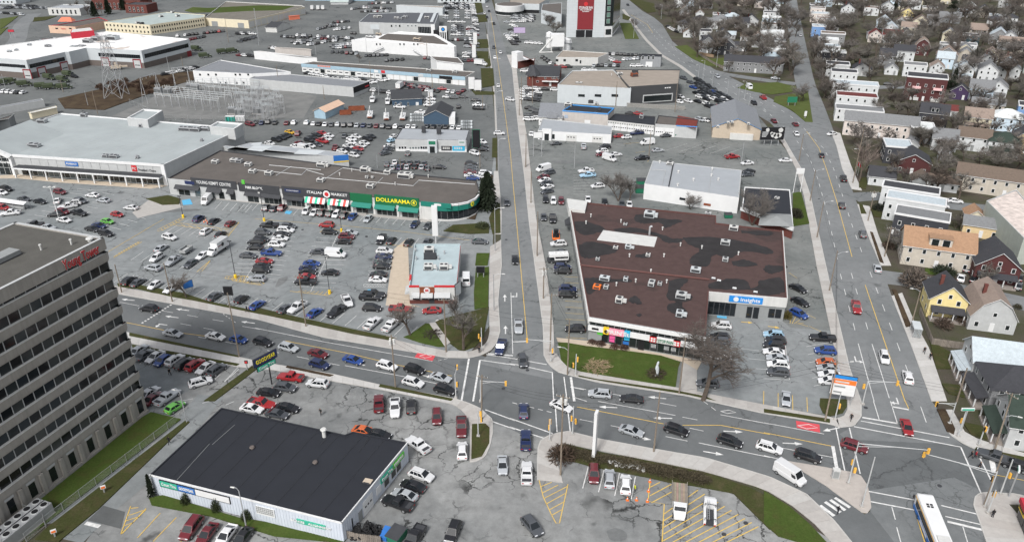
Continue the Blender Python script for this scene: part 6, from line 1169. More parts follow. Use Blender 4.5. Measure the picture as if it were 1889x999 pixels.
RW=[[P(*q) for q in catmull(pl(t,s),6)] for t,s in (('03','430 985 370 800 300 600 270 450 235 250 205 60 190 -60'),('13','640 490 800 480 1000 497 1300 540 1889 600 2200 640'),('02','1460 515 1600 545 1889 588 2080 610'),('03','780 640 900 632 1100 640 1300 650'))]+[[P(*q) for q in WE]]
cnt=tr_=0
while cnt<70 and tr_<7000:
 tr_+=1;x,y=rnd.uniform(1270,1925),rnd.uniform(-8,330);p=P(x,y)
 if y>150 or x<1500 and y>95 or x<1640 and y>200 or x<1480+(y>60)*100 and y>40 and x<1600 and x>1420: continue
 w,d_=rnd.uniform(7,11),rnd.uniform(8,11)
 if any((p+V3((0,d_/2,0))-c_).length<r_+max(w,d_)*.42 for c_,r_ in HPOS) or any(min((p-q).length for q in w_)<11 for w_ in RW): continue
 cnt+=1;house('o',x,y,rnd.uniform(-15,5),-100,w,d_,rnd.choice([3.2,5.2,5.4,5.6]),rnd.choice('ggsshf'),rnd.choice('wwwwsslgce'),rnd.choice('ggkkbnl'),rnd.choice(['','c','p']))
# ================================================================ vehicles
CARC=dict(w=(0.64,0.645,0.65),k=(0.010,0.010,0.012),g=(0.062,0.067,0.075),s=(0.36,0.38,0.40),r=(0.29,0.016,0.02),m=(0.12,0.012,0.018),b=(0.014,0.05,0.21),n=(0.012,0.022,0.075),o=(0.50,0.11,0.03),y=(0.55,0.32,0.02),e=(0.11,0.36,0.06),l=(0.30,0.47,0.60),t=(0.40,0.35,0.27))
CARN=dict(w='white',k='black',g='dark grey',s='silver',r='bright red',m='maroon',b='bright blue',n='navy blue',o='orange',y='yellow',e='lime green',l='light blue',t='tan')
TYPN=dict(s='sedan',S='SUV',h='hatchback',p='pickup truck',v='cargo van',m='minivan')
def car_shell(kind,bm,gl,lamps,parts):
 """adds geometry: bm painted, gl dict of glass quads, returns wheel spots"""
 D=dict(s=(4.7,.91,.88,.96,1.46,.22,1.2,.22,-.95,-2.0,.45),S=(4.65,.93,1.02,1.0,1.68,.26,1.25,.38,-1.7,-2.18,.50),h=(4.15,.88,.93,.95,1.50,.22,1.15,.28,-1.3,-1.95,.46),m=(5.0,.97,1.0,1.0,1.74,.24,1.45,.55,-2.0,-2.35,.48),
   v=(5.7,1.0,1.25,1.25,2.45,.28,2.0,1.35,-2.74,-2.80,.5),p=(5.7,.99,1.08,1.05,1.86,.32,.95,.35,-.85,-1.05,.55))[kind]
 L,W,hood,deck,top,zb,wx0,rx0,rx1,wx1,zl=D;F2=L/2
 belt=hood+.02
 if kind=='v': belt=1.35
 st=[(-F2,.86,zb+.18,deck-.16),(-F2+.10,.97,zb+.02,deck-.03),(-F2+.45,1,zb,deck),(wx1,1,zb,belt-.02),(0,1.0,zb,belt),(wx0,1,zb,belt-.01),(F2-.7,.97,zb,hood-.07 if kind!='v' else hood-.02),(F2-.22,.88,zb+.02,hood-.18),(F2,.70,zb+.14,hood-.36)]
 st=sorted(st,key=lambda q:q[0])
 rings=[]
 for x,wf,z0,z1 in st:
  w=W*wf;rings.append([(x,-w*.88,z0),(x,-w,z0+.22),(x,-w,z1-.14),(x,-w*.93,z1),(x,w*.93,z1),(x,w,z1-.14),(x,w,z0+.22),(x,w*.88,z0)])
 bm.loft(rings)
 tw=W*(.74 if kind not in 'vp' else (.92 if kind=='v' else .80));bw=W*.95
 z0=belt-.05
 bot=[(wx0,-bw,z0),(wx0,bw,z0),(wx1,bw,z0),(wx1,-bw,z0)];topq=[(rx0,-tw,top-.06),(rx0,tw,top-.06),(rx1,tw,top-.06),(rx1,-tw,top-.06)];cap=[(rx0-.12,-tw*.86,top),(rx0-.12,tw*.86,top),(rx1+.12,tw*.86,top),(rx1+.12,-tw*.86,top)]
 bm.add(bot+topq+cap,[(0,1,5,4),(1,2,6,5),(2,3,7,6),(3,0,4,7),(4,5,9,8),(5,6,10,9),(6,7,11,10),(7,4,8,11),(8,9,10,11)])
 def quad(a,b,c,d,i0,i1,j0,j1,off):
  a,b,c,d=(V3(q) for q in (a,b,c,d));f=lambda s,t:(a.lerp(b,s)).lerp(d.lerp(c,s),t);n=((b-a).cross(d-a)).normalized()*off
  return [tuple(f(s,t)+n) for s,t in ((i0,j0),(i1,j0),(i1,j1),(i0,j1))]
 gl['windshield'].append(quad(bot[0],bot[1],topq[1],topq[0],.06,.94,.08,.95,.015))
 gl['rear_window'].append(quad(bot[2],bot[3],topq[3],topq[2],.08,.92,.25 if kind!='s' else .1,.92,.015))
 segs={'s':((.10,.47),(.51,.86)),'S':((.08,.37),(.40,.66),(.69,.92)),'h':((.10,.48),(.52,.88)),'m':((.10,.35),(.38,.64),(.67,.93)),'v':((.03,.22),),'p':((.10,.5),(.54,.9))}[kind]
 zl0=.12 if kind!='v' else .05;zl1=.92 if kind!='v' else .62
 for a,b in segs:
  gl['side_window_l'].append(quad(bot[1],bot[2],topq[2],topq[1],a,b,zl0,zl1,.015));gl['side_window_r'].append(quad(bot[0],bot[3],topq[3],topq[0],a,b,zl0,zl1,-.015)[::-1])
 if kind in 'Sm': parts['roof_rail'].box((rx1+.2,-tw*.9,top-.01),(rx0-.3,-tw*.84,top+.05)).box((rx1+.2,tw*.84,top-.01),(rx0-.3,tw*.9,top+.05))
 for s in (-1,1): bm.box((wx0-.35,s*bw+(-.02 if s<0 else 0)-.1*(s<0),belt+.02),(wx0-.15,s*bw+.02+.1*(s>0),belt+.16))
 lamps['headlight']=[((F2-.26,s*W*.62-.2,hood-.36),(F2-.06,s*W*.62+.2,hood-.22)) for s in (-1,1)]
 lamps['taillight']=[((-F2-.005,s*W*.68-.16,deck-.30),(-F2+.16,s*W*.68+.16,deck-.12)) for s in (-1,1)]
 lamps['number_plate']=[((-F2-.012,-.26,zb+.28),(-F2+.1,.26,zb+.40))]
 lamps['grille']=[((F2-.12,-W*.42,zb+.16),(F2-.0,W*.42,zb+.36))]
 r=.34 if kind in 's h' else .37;xw=(F2-.88,-F2+.92) if kind!='p' else (F2-.95,-F2+1.15)
 if kind=='p':   # open bed
  parts['bed'].box((-F2+.12,-W*.80,deck-.06),(wx1-.12,W*.80,deck+.012))
  for s in (-1,1): bm.box((-F2+.05,s*W*.9-.08,deck-.1),(wx1,s*W*.9+.08,deck+.14))
  bm.box((-F2+.02,-W*.9,deck-.1),(-F2+.12,W*.9,deck+.14))
 return [(x,s*(W-.10)) for x in xw for s in (-1,1)],r
from collections import defaultdict
WHEEL={}
def wheel_mesh(r):
 if r not in WHEEL:
  b=MB();b.tube((0,-.11,0),(0,.11,0),r,r,14,0);b.tube((0,-.125,0),(0,.125,0),r*.62,r*.62,10,1);b.tube((0,-.13,0),(0,.13,0),r*.16,r*.16,6,0);WHEEL[r]=b.mesh('wheel',['rubber','rim'])
 return WHEEL[r]
PROTO={};HIDE=[]
for kd in 'sShmvp':
 bm=MB();gl=defaultdict(list);lamps={};parts=defaultdict(MB);spots,r=car_shell(kd,bm,gl,lamps,parts);L_=[]
 L_.append(('body',bm.mesh('car_body','paint'),None))
 for k,qs in gl.items():
  for q in qs: L_.append((k.replace('_l','').replace('_r','') if k.startswith('side') else k,MB().add(q,[(0,1,2,3)]).mesh('car_glass','glass'),None))
 for k,bs in lamps.items():
  m_={'headlight':'headlight','taillight':'taillight','number_plate':'white','grille':'black'}[k]
  for a,b in bs: L_.append((k,MB().box(a,b).mesh('car_'+k,m_),None))
 for k,b in parts.items(): L_.append((k,b.mesh('car_'+k,'charcoal'),None))
 for x,y in spots: L_.append(('wheel',wheel_mesh(r),(x,y,r)))
 fb=MB();fb.v=list(bm.v);fb.f=list(bm.f);fb.m=[0]*len(bm.f)
 for qs in gl.values():
  for q in qs: fb.add(q,[(0,1,2,3)],1)
 for x,y in spots: fb.tube((x,y-.11,r),(x,y+.11,r),r,r,8,2)
 for b in parts.values(): k=len(fb.v);fb.v+=b.v;fb.f+=[tuple(i+k for i in f) for f in b.f];fb.m+=[2]*len(b.f)
 PROTO[kd]=(L_,fb.mesh('car_far',['paint','glass','rubber']),fb)
 bpy.data.meshes.remove
CARS=0;CPOS=[]
CATN=dict(s='car',S='car',h='car',m='minivan',v='van',p='pickup truck')
def car(t,x,y,dx,dy,ct,where,z=0.08,group=None,far=False,name=None,label=None):
 global CARS
 px=tp(t,x,y);p=P(px[0],px[1],0.75);d=gdir(px[0],px[1],dx,dy);rz=math.atan2(d.y,d.x)
 c,kd=ct[0],ct[1];parts,fm,_=PROTO[kd]
 lab=label or f"{CARN[c]} {TYPN[kd]} {where}";nm=name or TYPN[kd].lower().replace(' ','_')
 CARS+=1;CPOS.append(p);kf=rnd.uniform(.88,1.06);col=tuple(q*kf for q in CARC[c])
 if far or px[1]<265:
  o=bpy.data.objects.new(nm,fm);COL.objects.link(o);o.location=(p.x,p.y,z);o.rotation_euler=(0,0,rz);o.color=(*col,1);tag(o,lab,CATN[kd],group);return o
 o=thing(nm,lab,CATN[kd],(p.x,p.y,z),rz,group)
 for n,me,loc in parts:
  q=bpy.data.objects.new(n,me);COL.objects.link(q);q.parent=o;q.color=(*col,1)
  if loc: q.location=loc
 return o
def cars(t,where,head,s,**k):
 v=s.split();i=0
 while i<len(v):
  x,y,c=float(v[i]),float(v[i+1]),v[i+2];h=head;i+=3
  if c.endswith('~'): h=(-head[0],-head[1]);c=c[:-1]
  if i+1<len(v) and v[i].startswith('@'): a=v[i][1:].split(',');h=(float(a[0]),float(a[1]));i+=1
  elif i<len(v) and v[i].startswith('@'): a=v[i][1:].split(',');h=(float(a[0]),float(a[1]));i+=1
  car(t,x,y,h[0],h[1],c,where,**k)
G=lambda s:dict(group=s)
W1='parked nose-in along the Young Street edge of the mall lot'
cars('a',W1,(145,-95),'215 760 kS 305 775 gs 475 805 wh~ 640 840 ws~ 1090 915 gs 1365 945 kh',group='cars along the street edge of the mall lot')
cars('b',W1,(145,-95),'225 905 bs 485 938 gs 590 930 wp~ 755 975 bs 950 970 kp~',group='cars along the street edge of the mall lot')
cars('21','with red gear in its bed at the mall lot edge',(75,-65),'855 415 wp 990 430 wp',group='work trucks at the lot edge')
W1='in the angled block west of the mall lot';gp=G('cars in the angled block of the mall lot')
cars('a',W1,(145,-95),'925 125 nS 1080 150 ks 1250 175 mh 1005 255 wS 1150 285 kh 540 425 ss 495 525 wS~ 660 560 sp~ 840 585 gs~ 965 500 ws~',**gp)
cars('a','driving down the aisle west of the mall lot',(60,15),'625 315 wS 455 630 sS @-100,-20',group='cars driving in the mall lot')
W1='in the supermarket lot';gp=G('cars in the supermarket lot')
cars('10',W1,(100,20),'435 447 mS 418 508 ws @20,-40 490 552 wp @-120,20 535 528 wS @-110,10 585 512 gS 670 470 ws @-100,-10 750 507 ss @-100,-15 290 515 ks 175 497 gs 75 600 wp @-100,10 45 425 kS 8 450 ws 950 560 ws @-100,-10 850 610 rh 780 660 eh 720 690 ns 670 714 ks 770 748 kS 465 650 ws 400 610 ks @-100,5 455 590 mS 575 600 kp 245 685 kp @-90,0 350 702 ss 20 560 rS',**gp)
W1='in the first double row of the mall lot';gp=G('cars in the first double row of the mall lot')
cars('b',W1,(100,4),'330 175 kp~ 275 240 gS 258 305 kS 205 328 kS~ 200 378 ks~ 140 452 gs 510 185 gS 485 220 wm 450 255 ks 435 293 ws 400 352 wS 355 430 bp 290 502 rs 270 548 ks 260 588 kS 215 668 sS~',**gp)
W1='in the middle double row of the mall lot';gp=G('cars in the middle double row of the mall lot')
cars('b',W1,(100,4),'860 172 rS~ 890 237 kS 1075 243 ss 1045 280 mS 1015 324 ks~ 780 418 gs~ 725 525 bs 690 570 ns 690 605 ks 680 648 rs 665 695 kp~ 890 609 ks~',**gp)
cars('b','with painted side panel parked in the mall lot',(100,6),'945 445 wv')
W1='beside the burger restaurant forecourt';gp=G('cars beside the burger restaurant forecourt')
cars('b',W1,(100,4),'1365 305 kp @-40,60 1460 313 ks @40,-45 1395 412 wS 1390 462 ns 1375 510 gs 1370 552 ks 1335 624 ks~ 1335 674 ws 1268 838 kp 1300 812 kp 1280 935 kS',**gp)
cars('b','turning in the aisle before the restaurant',(50,90),'1050 872 wp')
cars('11','parked at the yellow kerb north of the restaurant',(40,-45),'1118 810 ks 1255 805 gs',group='cars north of the restaurant')
cars('21','in the drive-through lane of the restaurant',(100,4),'1060 312 rp 1285 322 rs @-100,5 1535 100 wv @0,-100')
W1='parked before the strip mall shopfronts';gp=G('cars before the strip mall shopfronts')
cars('11',W1,(50,-55),'85 560 gS 140 565 gs 200 560 mS 375 585 wS~ 430 595 ws~ 488 597 kS 547 603 kS 592 610 wS~ 650 615 kS 708 625 bs~ 822 640 ss~ 1162 680 ns~ 1258 690 gs~',**gp)
cars('10','with roof rack parked at the mall corner ramp',(60,-60),'1500 512 wv~')
cars('11','entering the mall lot from the main road',(100,3),'1635 806 gs')
W1='on the road running past the strip mall';gp=G('cars on the main road past the strip mall')
cars('11',W1,(2,50),'1830 523 gs 1775 22 wS @90,0',**gp);cars('12',W1,(3,50),'40 938 ks',**gp);cars('22','waiting at the crossing stop line',(2,50),'65 440 sp 95 688 gS @10,50')
cars('21','with ladder rack turning at the restaurant corner',(-20,60),'1785 592 np')
cars('01','on the far stretch of the main road',(3,30),'1855 722 wS @60,10 1767 620 ws~ 1783 380 ws 1743 417 wS~ 1735 343 gS 1735 172 kS 1685 48 ws 1700 80 ks 1668 95 ws 1685 125 ks',group='cars on the far main road')
W1='queueing eastward on Young Street';gp=G('cars queueing on Young Street west of the crossing')
cars('20',W1,(100,22),'1080 308 kS @-100,-15 1255 487 ss 1565 510 ws 1732 532 bh',**gp)
cars('21',W1,(100,28),'60 552 kS 245 592 sS 460 635 ms 470 714 nS 715 680 bs 960 724 wS 1160 750 kS 1350 808 ss 1150 844 wS 1380 898 kS',**gp)
W1='crossing the junction south of the mall';gp=G('cars in the junction')
cars('32',W1,(0,-50),'370 30 ws @60,25 100 65 nS 115 272 np 122 507 wp',**gp);cars('32','leaving the corner lot diagonally',(50,60),'160 882 gS');cars('31','driving down the south leg of the road',(2,50),'1762 450 ss')
W1='on Young Street between the two junctions';gp=G('cars on Young Street between the junctions')
cars('22',W1,(-100,-10),'655 928 sS 885 962 ks',**gp);cars('32',W1,(100,32),'868 207 ss 1187 202 kS 1568 282 kS',**gp);cars('33',W1,(100,30),'40 327 wS 315 387 kS',**gp)
cars('33','driving through the slip lane',(90,58),'185 522 wv');cars('33','entering the junction by the island',(100,32),'645 317 mS');cars('33','crossing the zebra lines of Windsor Street',(20,60),'1018 182 rs');cars('33','waiting at the right-hand stop line',(-100,-35),'1790 452 kS 1640 392 gp')
W1='driving on the four-lane Windsor Street';gp=G('cars on Windsor Street')
cars('23',W1,(14,60),'672 302 rp 875 662 wS 1045 807 wS~ 825 15 ss~',**gp);cars('13',W1,(15,50),'237 25 ws @30,40 420 179 ks~ 578 349 kp~ 567 545 kS~ 718 752 gS~',**gp);cars('13','waiting at the side street mouth',(-80,15),'495 24 ws')
cars('03',W1,(45,40),'75 877 ms 228 900 ms~',**gp);cars('02',W1,(50,38),'1775 747 kS 1840 707 rp~ 1737 632 wv~ 1510 555 sS 858 35 ks',**gp)
W1='on the residential street';gp=G('cars on the residential streets')
cars('03',W1,(3,40),'250 440 ks 268 255 ws 180 122 wv 182 152 ws 85 567 ss @100,8 905 610 ks @100,8 780 607 ks @100,6 905 880 ws @100,10',**gp);cars('13','parked at the kerb of the side street',(100,10),'1265 499 wS 1390 512 ws 1290 547 ws',group='cars at the side street kerb');cars('23','on the driveway beside the tan-roofed house',(15,-60),'1433 82 ws 1525 92 ks 1475 15 gs 1850 142 gs 1855 82 ks',group='cars on driveways')
W1='in the angled row between the main road and the plaza lot';gp=G('cars in the angled roadside row')
cars('c',W1,(-100,24),'265 197 wv 330 237 gS 260 287 ms 275 322 ws 295 357 gs 310 402 ws 305 452 gs',**gp);W1='parked left of the brown-roofed plaza';gp=G('cars left of the plaza')
cars('c',W1,(2,50),'290 547 kS 380 562 wS 470 564 mS 268 747 gs 372 767 kp',**gp);cars('12',W1,(-100,5),'355 822 wS 365 887 gs',**gp);cars('22',W1,(100,3),'383 37 kS~ 385 8 nS 423 167 nS 423 209 kS 475 457 kS~',**gp)
W1='in the half-empty lot behind the plaza';gp=G('cars in the half-empty lot behind the plaza')
cars('12',W1,(-100,8),'335 94 gs 538 117 sp @0,-40 692 120 kS 672 152 wS 668 174 ms 773 174 ws~ 1000 92 wv 1078 145 ss~ 960 202 kp 1618 192 rp~ 1725 237 ws 1725 320 gs 1735 297 ks 555 295 wp 567 327 lp 640 404 wS 175 27 ws @3,40 790 42 rh 848 49 wh 925 20 np 1133 37 gs 570 500 ws @2,40 690 517 ks @2,40 815 532 gs @2,40 870 537 ws @2,40',**gp);cars('13',W1,(-100,0),'155 217 ws',**gp);cars('12','with red stripes behind the plaza',(100,30),'725 207 wv')
W1='in the front row of the plaza side lot';cars('d','under the big bare tree beside the plaza',(-100,-8),'220 172 wS 205 267 kS 205 302 gS 210 417 ws 215 477 gs 110 637 gS',group='cars under the big bare tree')
cars('d','in the centre row of the plaza side lot',(-100,-10),'640 247 lS 655 292 kS 640 332 kS 640 382 ws 670 432 ss 675 487 wS 675 547 gS',group='cars in the centre row of the side lot');cars('d','in the roadside row of the plaza side lot',(-100,-8),'1030 272 kp 1055 374 bS 1060 465 oh 1075 512 ss 1085 564 ws 1080 617 wh',group='cars in the roadside row of the side lot');cars('d','alone between yellow stall lines',(0,50),'740 757 ss');cars('23','angled beside the plaza east wall',(90,42),'250 162 ks 265 259 ks 253 347 bS',group='cars angled at the plaza east wall')
W1='parked in the office tower lot';gp=G('cars in the office tower lot')
cars('20',W1,(80,-55),'1010 607 ss 1050 642 gs 1125 657 ws~ 1180 684 bh~ 1270 682 wS 1340 707 kS 1415 717 rS 1490 737 ws~ 1575 752 gS 1085 917 ws 1115 957 ms 1215 952 sp',**gp);cars('20','backing out in the office tower lot',(90,-25),'1455 842 wS');cars('30',W1,(80,-50),'1245 37 eh',**gp)
W1='on the cracked lot north of the tyre shop';gp=G('cars north of the tyre shop')
cars('21',W1,(100,12),'258 807 rp~ 455 852 wS~ 220 882 gS 100 917 ks',**gp);cars('31',W1,(100,20),'235 42 ks 160 87 gs 50 15 rp -20 48 ws 882 12 mp @0,-60 997 47 wp @0,60 1112 32 kS @0,-60 1295 107 mS @0,60 1470 182 mp @0,60 1475 347 wS @0,-60 1160 307 wp @-70,-50 780 207 os 885 232 ks',**gp)
W1='parked against the tyre shop end wall';gp=G('cars at the tyre shop end wall');cars('31',W1,(-100,-36),'1185 522 wS~ 1125 597 ks 1065 662 ss 1015 722 kp',**gp);cars('31','loaded with tyres on the tyre shop forecourt',(-40,60),'1130 975 kp');cars('31','parked askew on the cracked forecourt',(-25,60),'1410 922 kS')
cars('30','at the lawn of the tyre shop front',(-60,80),'1360 897 mm 1470 940 ms 1605 950 ws 1720 970 ks',group='cars at the tyre shop lawn')
cars('32','beside the hedge of the corner lot',(0,60),'600 512 mS 710 547 sS~ 825 587 wS~',group='cars beside the corner lot hedge')
W1='in the long row below the substation';gp=G('cars in the row below the substation')
cars('e',W1,(30,-40),'330 152 ks 395 162 ns 470 154 kS 550 160 ks 685 164 ms 770 162 wS 918 162 wS 997 174 wh 1060 174 ks 1133 180 ws 1208 182 gs 1280 182 sS 1352 189 kS 1430 187 kS 1503 190 ss 1578 190 ns 1650 194 gs 1730 197 ms 1803 202 gS 1870 207 ks',**gp);cars('f',W1,(30,-40),'270 424 gs 345 430 ks 412 427 wS 475 432 ks 548 427 ws 612 429 ws 750 424 gs 820 428 ks 890 428 gs 955 430 ks 1030 438 ws 1100 440 ws',**gp)
W1='in the crowded rental car yard';gp=G('cars in the rental car yard')
cars('e',W1,(100,24),'260 182 mm 722 272 ys 815 287 mm @30,-40 690 307 ks 655 322 ks 620 339 ks 565 362 kS 490 402 ws 1095 282 rs 1035 302 ks 980 332 ks 945 367 kS 840 402 ms 790 437 ws 890 465 wv 1180 312 ws 1150 347 ws 1100 377 rp 1040 417 gs 960 432 ws 1355 314 gs @20,-40 1495 322 ws 1665 320 ks 1625 352 kS 1440 352 ws 1435 390 ws 1590 397 ws 1400 437 ws 1550 427 ws 1520 464 rs 1395 472 ks 1500 502 gs 1330 494 ws 1465 542 wS 1250 452 mp @20,-40',**gp)
W1='outside the rental office';gp=G('cars outside the rental office')
cars('f',W1,(8,-50),'540 720 gS 370 577 lh @100,-30 400 532 ws @100,-30 345 637 ws @100,-20 340 662 gs @100,-20 320 687 gs @100,-20 300 717 gs @100,-20 315 837 gS 400 812 ws 375 867 ss 450 867 ns 530 864 ss 615 857 ks 690 864 ss 755 877 gs 480 817 gs 560 817 gs 640 817 gs 720 827 gs 885 867 ks @100,5 1230 832 kS @100,0 1225 862 gs @100,0 1225 892 gs @100,0 1220 922 ms @100,0 1225 957 ws @100,0 1380 932 wS @100,0 1370 967 ws @100,0 1250 987 bs @100,0 1270 717 wS @100,30 1345 592 ws @100,30 1350 642 ks @100,0 1350 677 ks @100,0',**gp)
W1='near the blue sheds';gp=G('vehicles near the blue sheds')
cars('f',W1,(100,4),'680 277 wp~ 455 217 wp 780 197 wp 780 167 wp 780 132 wp 1090 212 kS @5,-40 1310 197 wp 1310 232 kp 1280 142 ks 970 107 ws 1040 114 gs 1140 107 ks 985 47 ws @40,-30 1040 52 ws @40,-30 1100 62 ms @40,-30 1145 37 ms @40,-30 915 20 rs 755 32 ws @30,-30 700 27 ms @30,-30 645 27 ks @30,-30 590 22 ms @30,-30 870 42 ks @30,-30 815 37 gs @30,-30 540 12 ks @30,-30',**gp)
FAR=MB();FARC=[]
def farcar(p,rz,kd,col):
 fb=PROTO[kd][2];c,s=math.cos(rz),math.sin(rz);k=len(FAR.v)
 FAR.v+=[(p.x+x*c-y*s,p.y+x*s+y*c,z+.06) for x,y,z in fb.v];FAR.f+=[tuple(i+k for i in f) for f in fb.f]
 for m in fb.m: FARC.append(col if m==0 else ((.015,.018,.02) if m==1 else (.02,.02,.02)))
 FAR.m+=[0]*len(fb.f)
def fill(t,x0,y0,x1,y1,n,hx,hy,cols='kkkkkggggwwwwsssmm',kinds='sSSsh',skip=.08):
 for i in range(n):
  if rnd.random()<skip: continue
  f=i/max(1,n-1);x=x0+(x1-x0)*f;y=y0+(y1-y0)*f;px=tp(t,x,y);p=P(px[0],px[1],.7);d=gdir(px[0],px[1],hx,hy)
  farcar(p,math.atan2(d.y,d.x)+rnd.uniform(-.04,.04),rnd.choice(kinds),CARC[rnd.choice(cols)])
for k in range(6): fill('h',700+15*k-60*(k==5),170+55*k,1240+0*k,540+12*k-40*(k==0),[16,17,14,12,9,6][k],60,22,'kkkkkkkgggw')
for a in ((540,160,620,210,4),(660,270,780,250,3),(700,340,900,330,5),(740,390,1030,420,6),(840,500,1160,520,7),(960,540,1200,570,5),(500,385,600,385,2),(490,450,600,440,2),(740,670,870,680,3)): fill('h',*a,60,18,'kkkgwwwsmb')
for a in ((310,292,760,318,22),(300,305,700,330,14),(265,345,420,335,8),(290,360,400,350,5),(400,370,520,350,7),(520,345,650,335,7),(590,380,750,365,9),(610,395,750,385,8),(180,300,280,310,5),(60,390,150,405,5),(610,185,730,175,8),(480,240,620,210,8),(620,245,740,230,7),(560,210,640,205,4),(760,275,810,278,3),(840,95,1060,92,14),(760,75,900,60,8),(900,30,1100,20,14),(860,60,1080,70,10),(600,430,800,435,6),(720,440,800,445,3),(880,460,1050,455,6),(1050,500,1180,490,4),(1370,480,1460,485,4)): fill('i',*a,30,-30)
for k in range(7): fill('i',1540,30+20*k,1720,28+20*k,12 if k<3 else 3,60,8,'kkgwwss')
for k in range(5): fill('i',1610,215+18*k,1660,215+18*k,3,60,4,'wwsgk');fill('i',1735,230+15*k,1790,230+15*k,3,60,4,'wwsmk')
fill('i',1600,330,1760,325,9,10,-40);fill('i',1720,360,1790,360,3,60,4);fill('i',1720,385,1790,385,3,60,4);fill('i',1710,440,1770,440,3,60,4);fill('i',1710,470,1770,470,3,60,4);fill('i',1640,500,1760,500,5,10,-30);fill('i',1760,40,1790,200,14,60,4,'wwsgk');fill('i',1580,180,1680,182,3,60,4,'w')
for a in ((20,150,260,170,12),(150,60,420,75,16),(100,85,380,100,14),(20,95,100,92,3),(420,90,600,100,7)): fill('g',*a,60,10,'kkkgggwss')
fill('g',390,490,640,455,7,60,-20);fill('00',1290,260,1620,225,13,30,-30,'kkkmrwg');fill('00',1380,285,1480,265,6,30,-30,'kkgmr');fill('00',1730,245,1840,245,5,60,4);fill('00',1740,300,1850,270,5,60,4);fill('00',1200,540,1420,490,9,60,-10,'wwwgk');fill('00',0,660,170,670,6,60,-20,'kwkg');fill('00',540,555,700,570,2,60,10,'k');fill('00',1740,400,1889,410,5,60,4);
for k in range(4): fill('j',160+4*k,480+32*k,330-10*k,500+30*k,4,60,6,'kgkww')
fill('j',200,455,520,470,4,60,2,'kwk');fill('j',970,190,1250,190,7,5,-30,'kkgs');fill('j',1150,55,1500,75,9,10,-30,'kkkw');fill('j',1150,110,1240,150,4,60,5,'wrw');fill('j',1320,120,1480,110,5,30,-20,'wws');fill('j',1370,200,1560,190,4,60,2,'kww');fill('j',170,255,470,240,5,60,2,'swwk');fill('j',480,215,680,205,4,60,2,'rwk');fill('j',230,680,320,720,3,60,4,'kgw');fill('j',220,760,340,760,3,60,4,'kg');fill('j',215,810,320,800,3,60,4,'wwn');fill('j',250,975,290,975,1,5,-30,'w');fill('j',870,240,960,240,2,60,2,'sw');fill('j',1390,745,1560,745,3,60,2,'rkk')
for k in range(4): fill('02',30,115+14*k,170,110+14*k,11,60,4,'wwskg')
fill('02',10,215,60,300,5,60,5,'wsk');fill('02',130,310,220,315,4,60,2,'kw');fill('02',240,415,320,470,5,30,-20,'kw');fill('01',1830,160,1889,190,4,60,4,'sw');fill('01',1830,250,1889,320,7,60,4,'wsk');fill('l',310,290,400,345,5,40,10,'wk');fill('01',385,530,560,560,6,60,4,'kwn');fill('01',540,570,780,575,8,60,4,'wkw');fill('01',830,600,950,575,5,60,4,'kwk');fill('01',1090,610,1260,640,10,30,-25,'kmmkg');fill('01',830,650,1030,680,6,60,4,'wkg')
me=FAR.mesh('parked_cars','vpaint');ca=me.color_attributes.new('Col','FLOAT_COLOR','CORNER');data=[]
for f,c in zip(FAR.f,FARC): data+= [c[0],c[1],c[2],1.0]*len(f)
ca.data.foreach_set('color',data)
o=link('parked_cars',me,kind='stuff');tag(o,'mass of small parked cars filling the distant dealer and yard lots','cars')
# ---- special vehicles ------------------------------------------------------------------------
def wheels(o,xs,w,r):
 for x in xs:
  for s in (-1,1): q=bpy.data.objects.new('wheel',wheel_mesh(r));COL.objects.link(q);q.parent=o;q.location=(x,s*w,r)
def place(t,x,y,dx,dy,name,label,cat,z=.06,group=None):
 px=tp(t,x,y);p=P(px[0],px[1],1.2);d=gdir(px[0],px[1],dx,dy);return thing(name,label,cat,(p.x,p.y,z),math.atan2(d.y,d.x),group)
def bx(o,n,a,b,m,color=None,bev=0):
 q=MB().box(a,b);return link(n,q.mesh(n,m),o,color)
def truck_cab(o,x0,W,H,col,m='paint'):
 b=MB();F=[(x0,.55,.5),(x0+2.0,.55,.5)]
 ring=lambda x,z0,z1,w:[(x,-w,z0),(x,w,z0),(x,w,z1),(x,-w,z1)]
 b.loft([ring(x0,.5,H,W),ring(x0+.9,.5,H,W*.97),ring(x0+1.25,.5,1.55,W*.95),ring(x0+2.1,.5,1.35,W*.85),ring(x0+2.25,.6,1.0,W*.7)]);link('cab',b.mesh('cab',m),o,col)
 link('windshield',MB().add([(x0+.93,-W*.85,H-.12),(x0+1.26,-W*.85,1.62),(x0+1.26,W*.85,1.62),(x0+.93,W*.85,H-.12)],[(0,1,2,3)]).mesh('windshield','glass'),o).location=(.03,0,.02)
 for s in (-1,1): bx(o,'side_window',(x0+.25,s*W-.02*(s>0)-.0,1.5),(x0+.85,s*W+.02,H-.2),'glass');bx(o,'headlight',(x0+2.12,s*W*.55-.15,.75),(x0+2.28,s*W*.55+.15,.95),'headlight')
def box_truck(t,x,y,dx,dy,label,L=5.0,box='white'):
 o=place(t,x,y,dx,dy,'box_truck',label,'truck');truck_cab(o,1.6,1.0,2.2,CARC['w']);bx(o,'cargo_box',(-3.6,-1.15,.85),(1.5,1.15,3.3),box);bx(o,'roof_edge',(-3.62,-1.17,3.2),(1.52,1.17,3.33),'lightgrey');bx(o,'chassis',(-3.5,-.5,.5),(1.8,.5,.85),'charcoal');wheels(o,(2.75,-2.3),.95,.37)
 for s in (-1,1): bx(o,'taillight',(-3.64,s*.9-.12,.9),(-3.58,s*.9+.12,1.05),'taillight')
 return o
o=box_truck('a',1120,430,-145,95,'white box truck with dark round emblem parked in the mall lot')
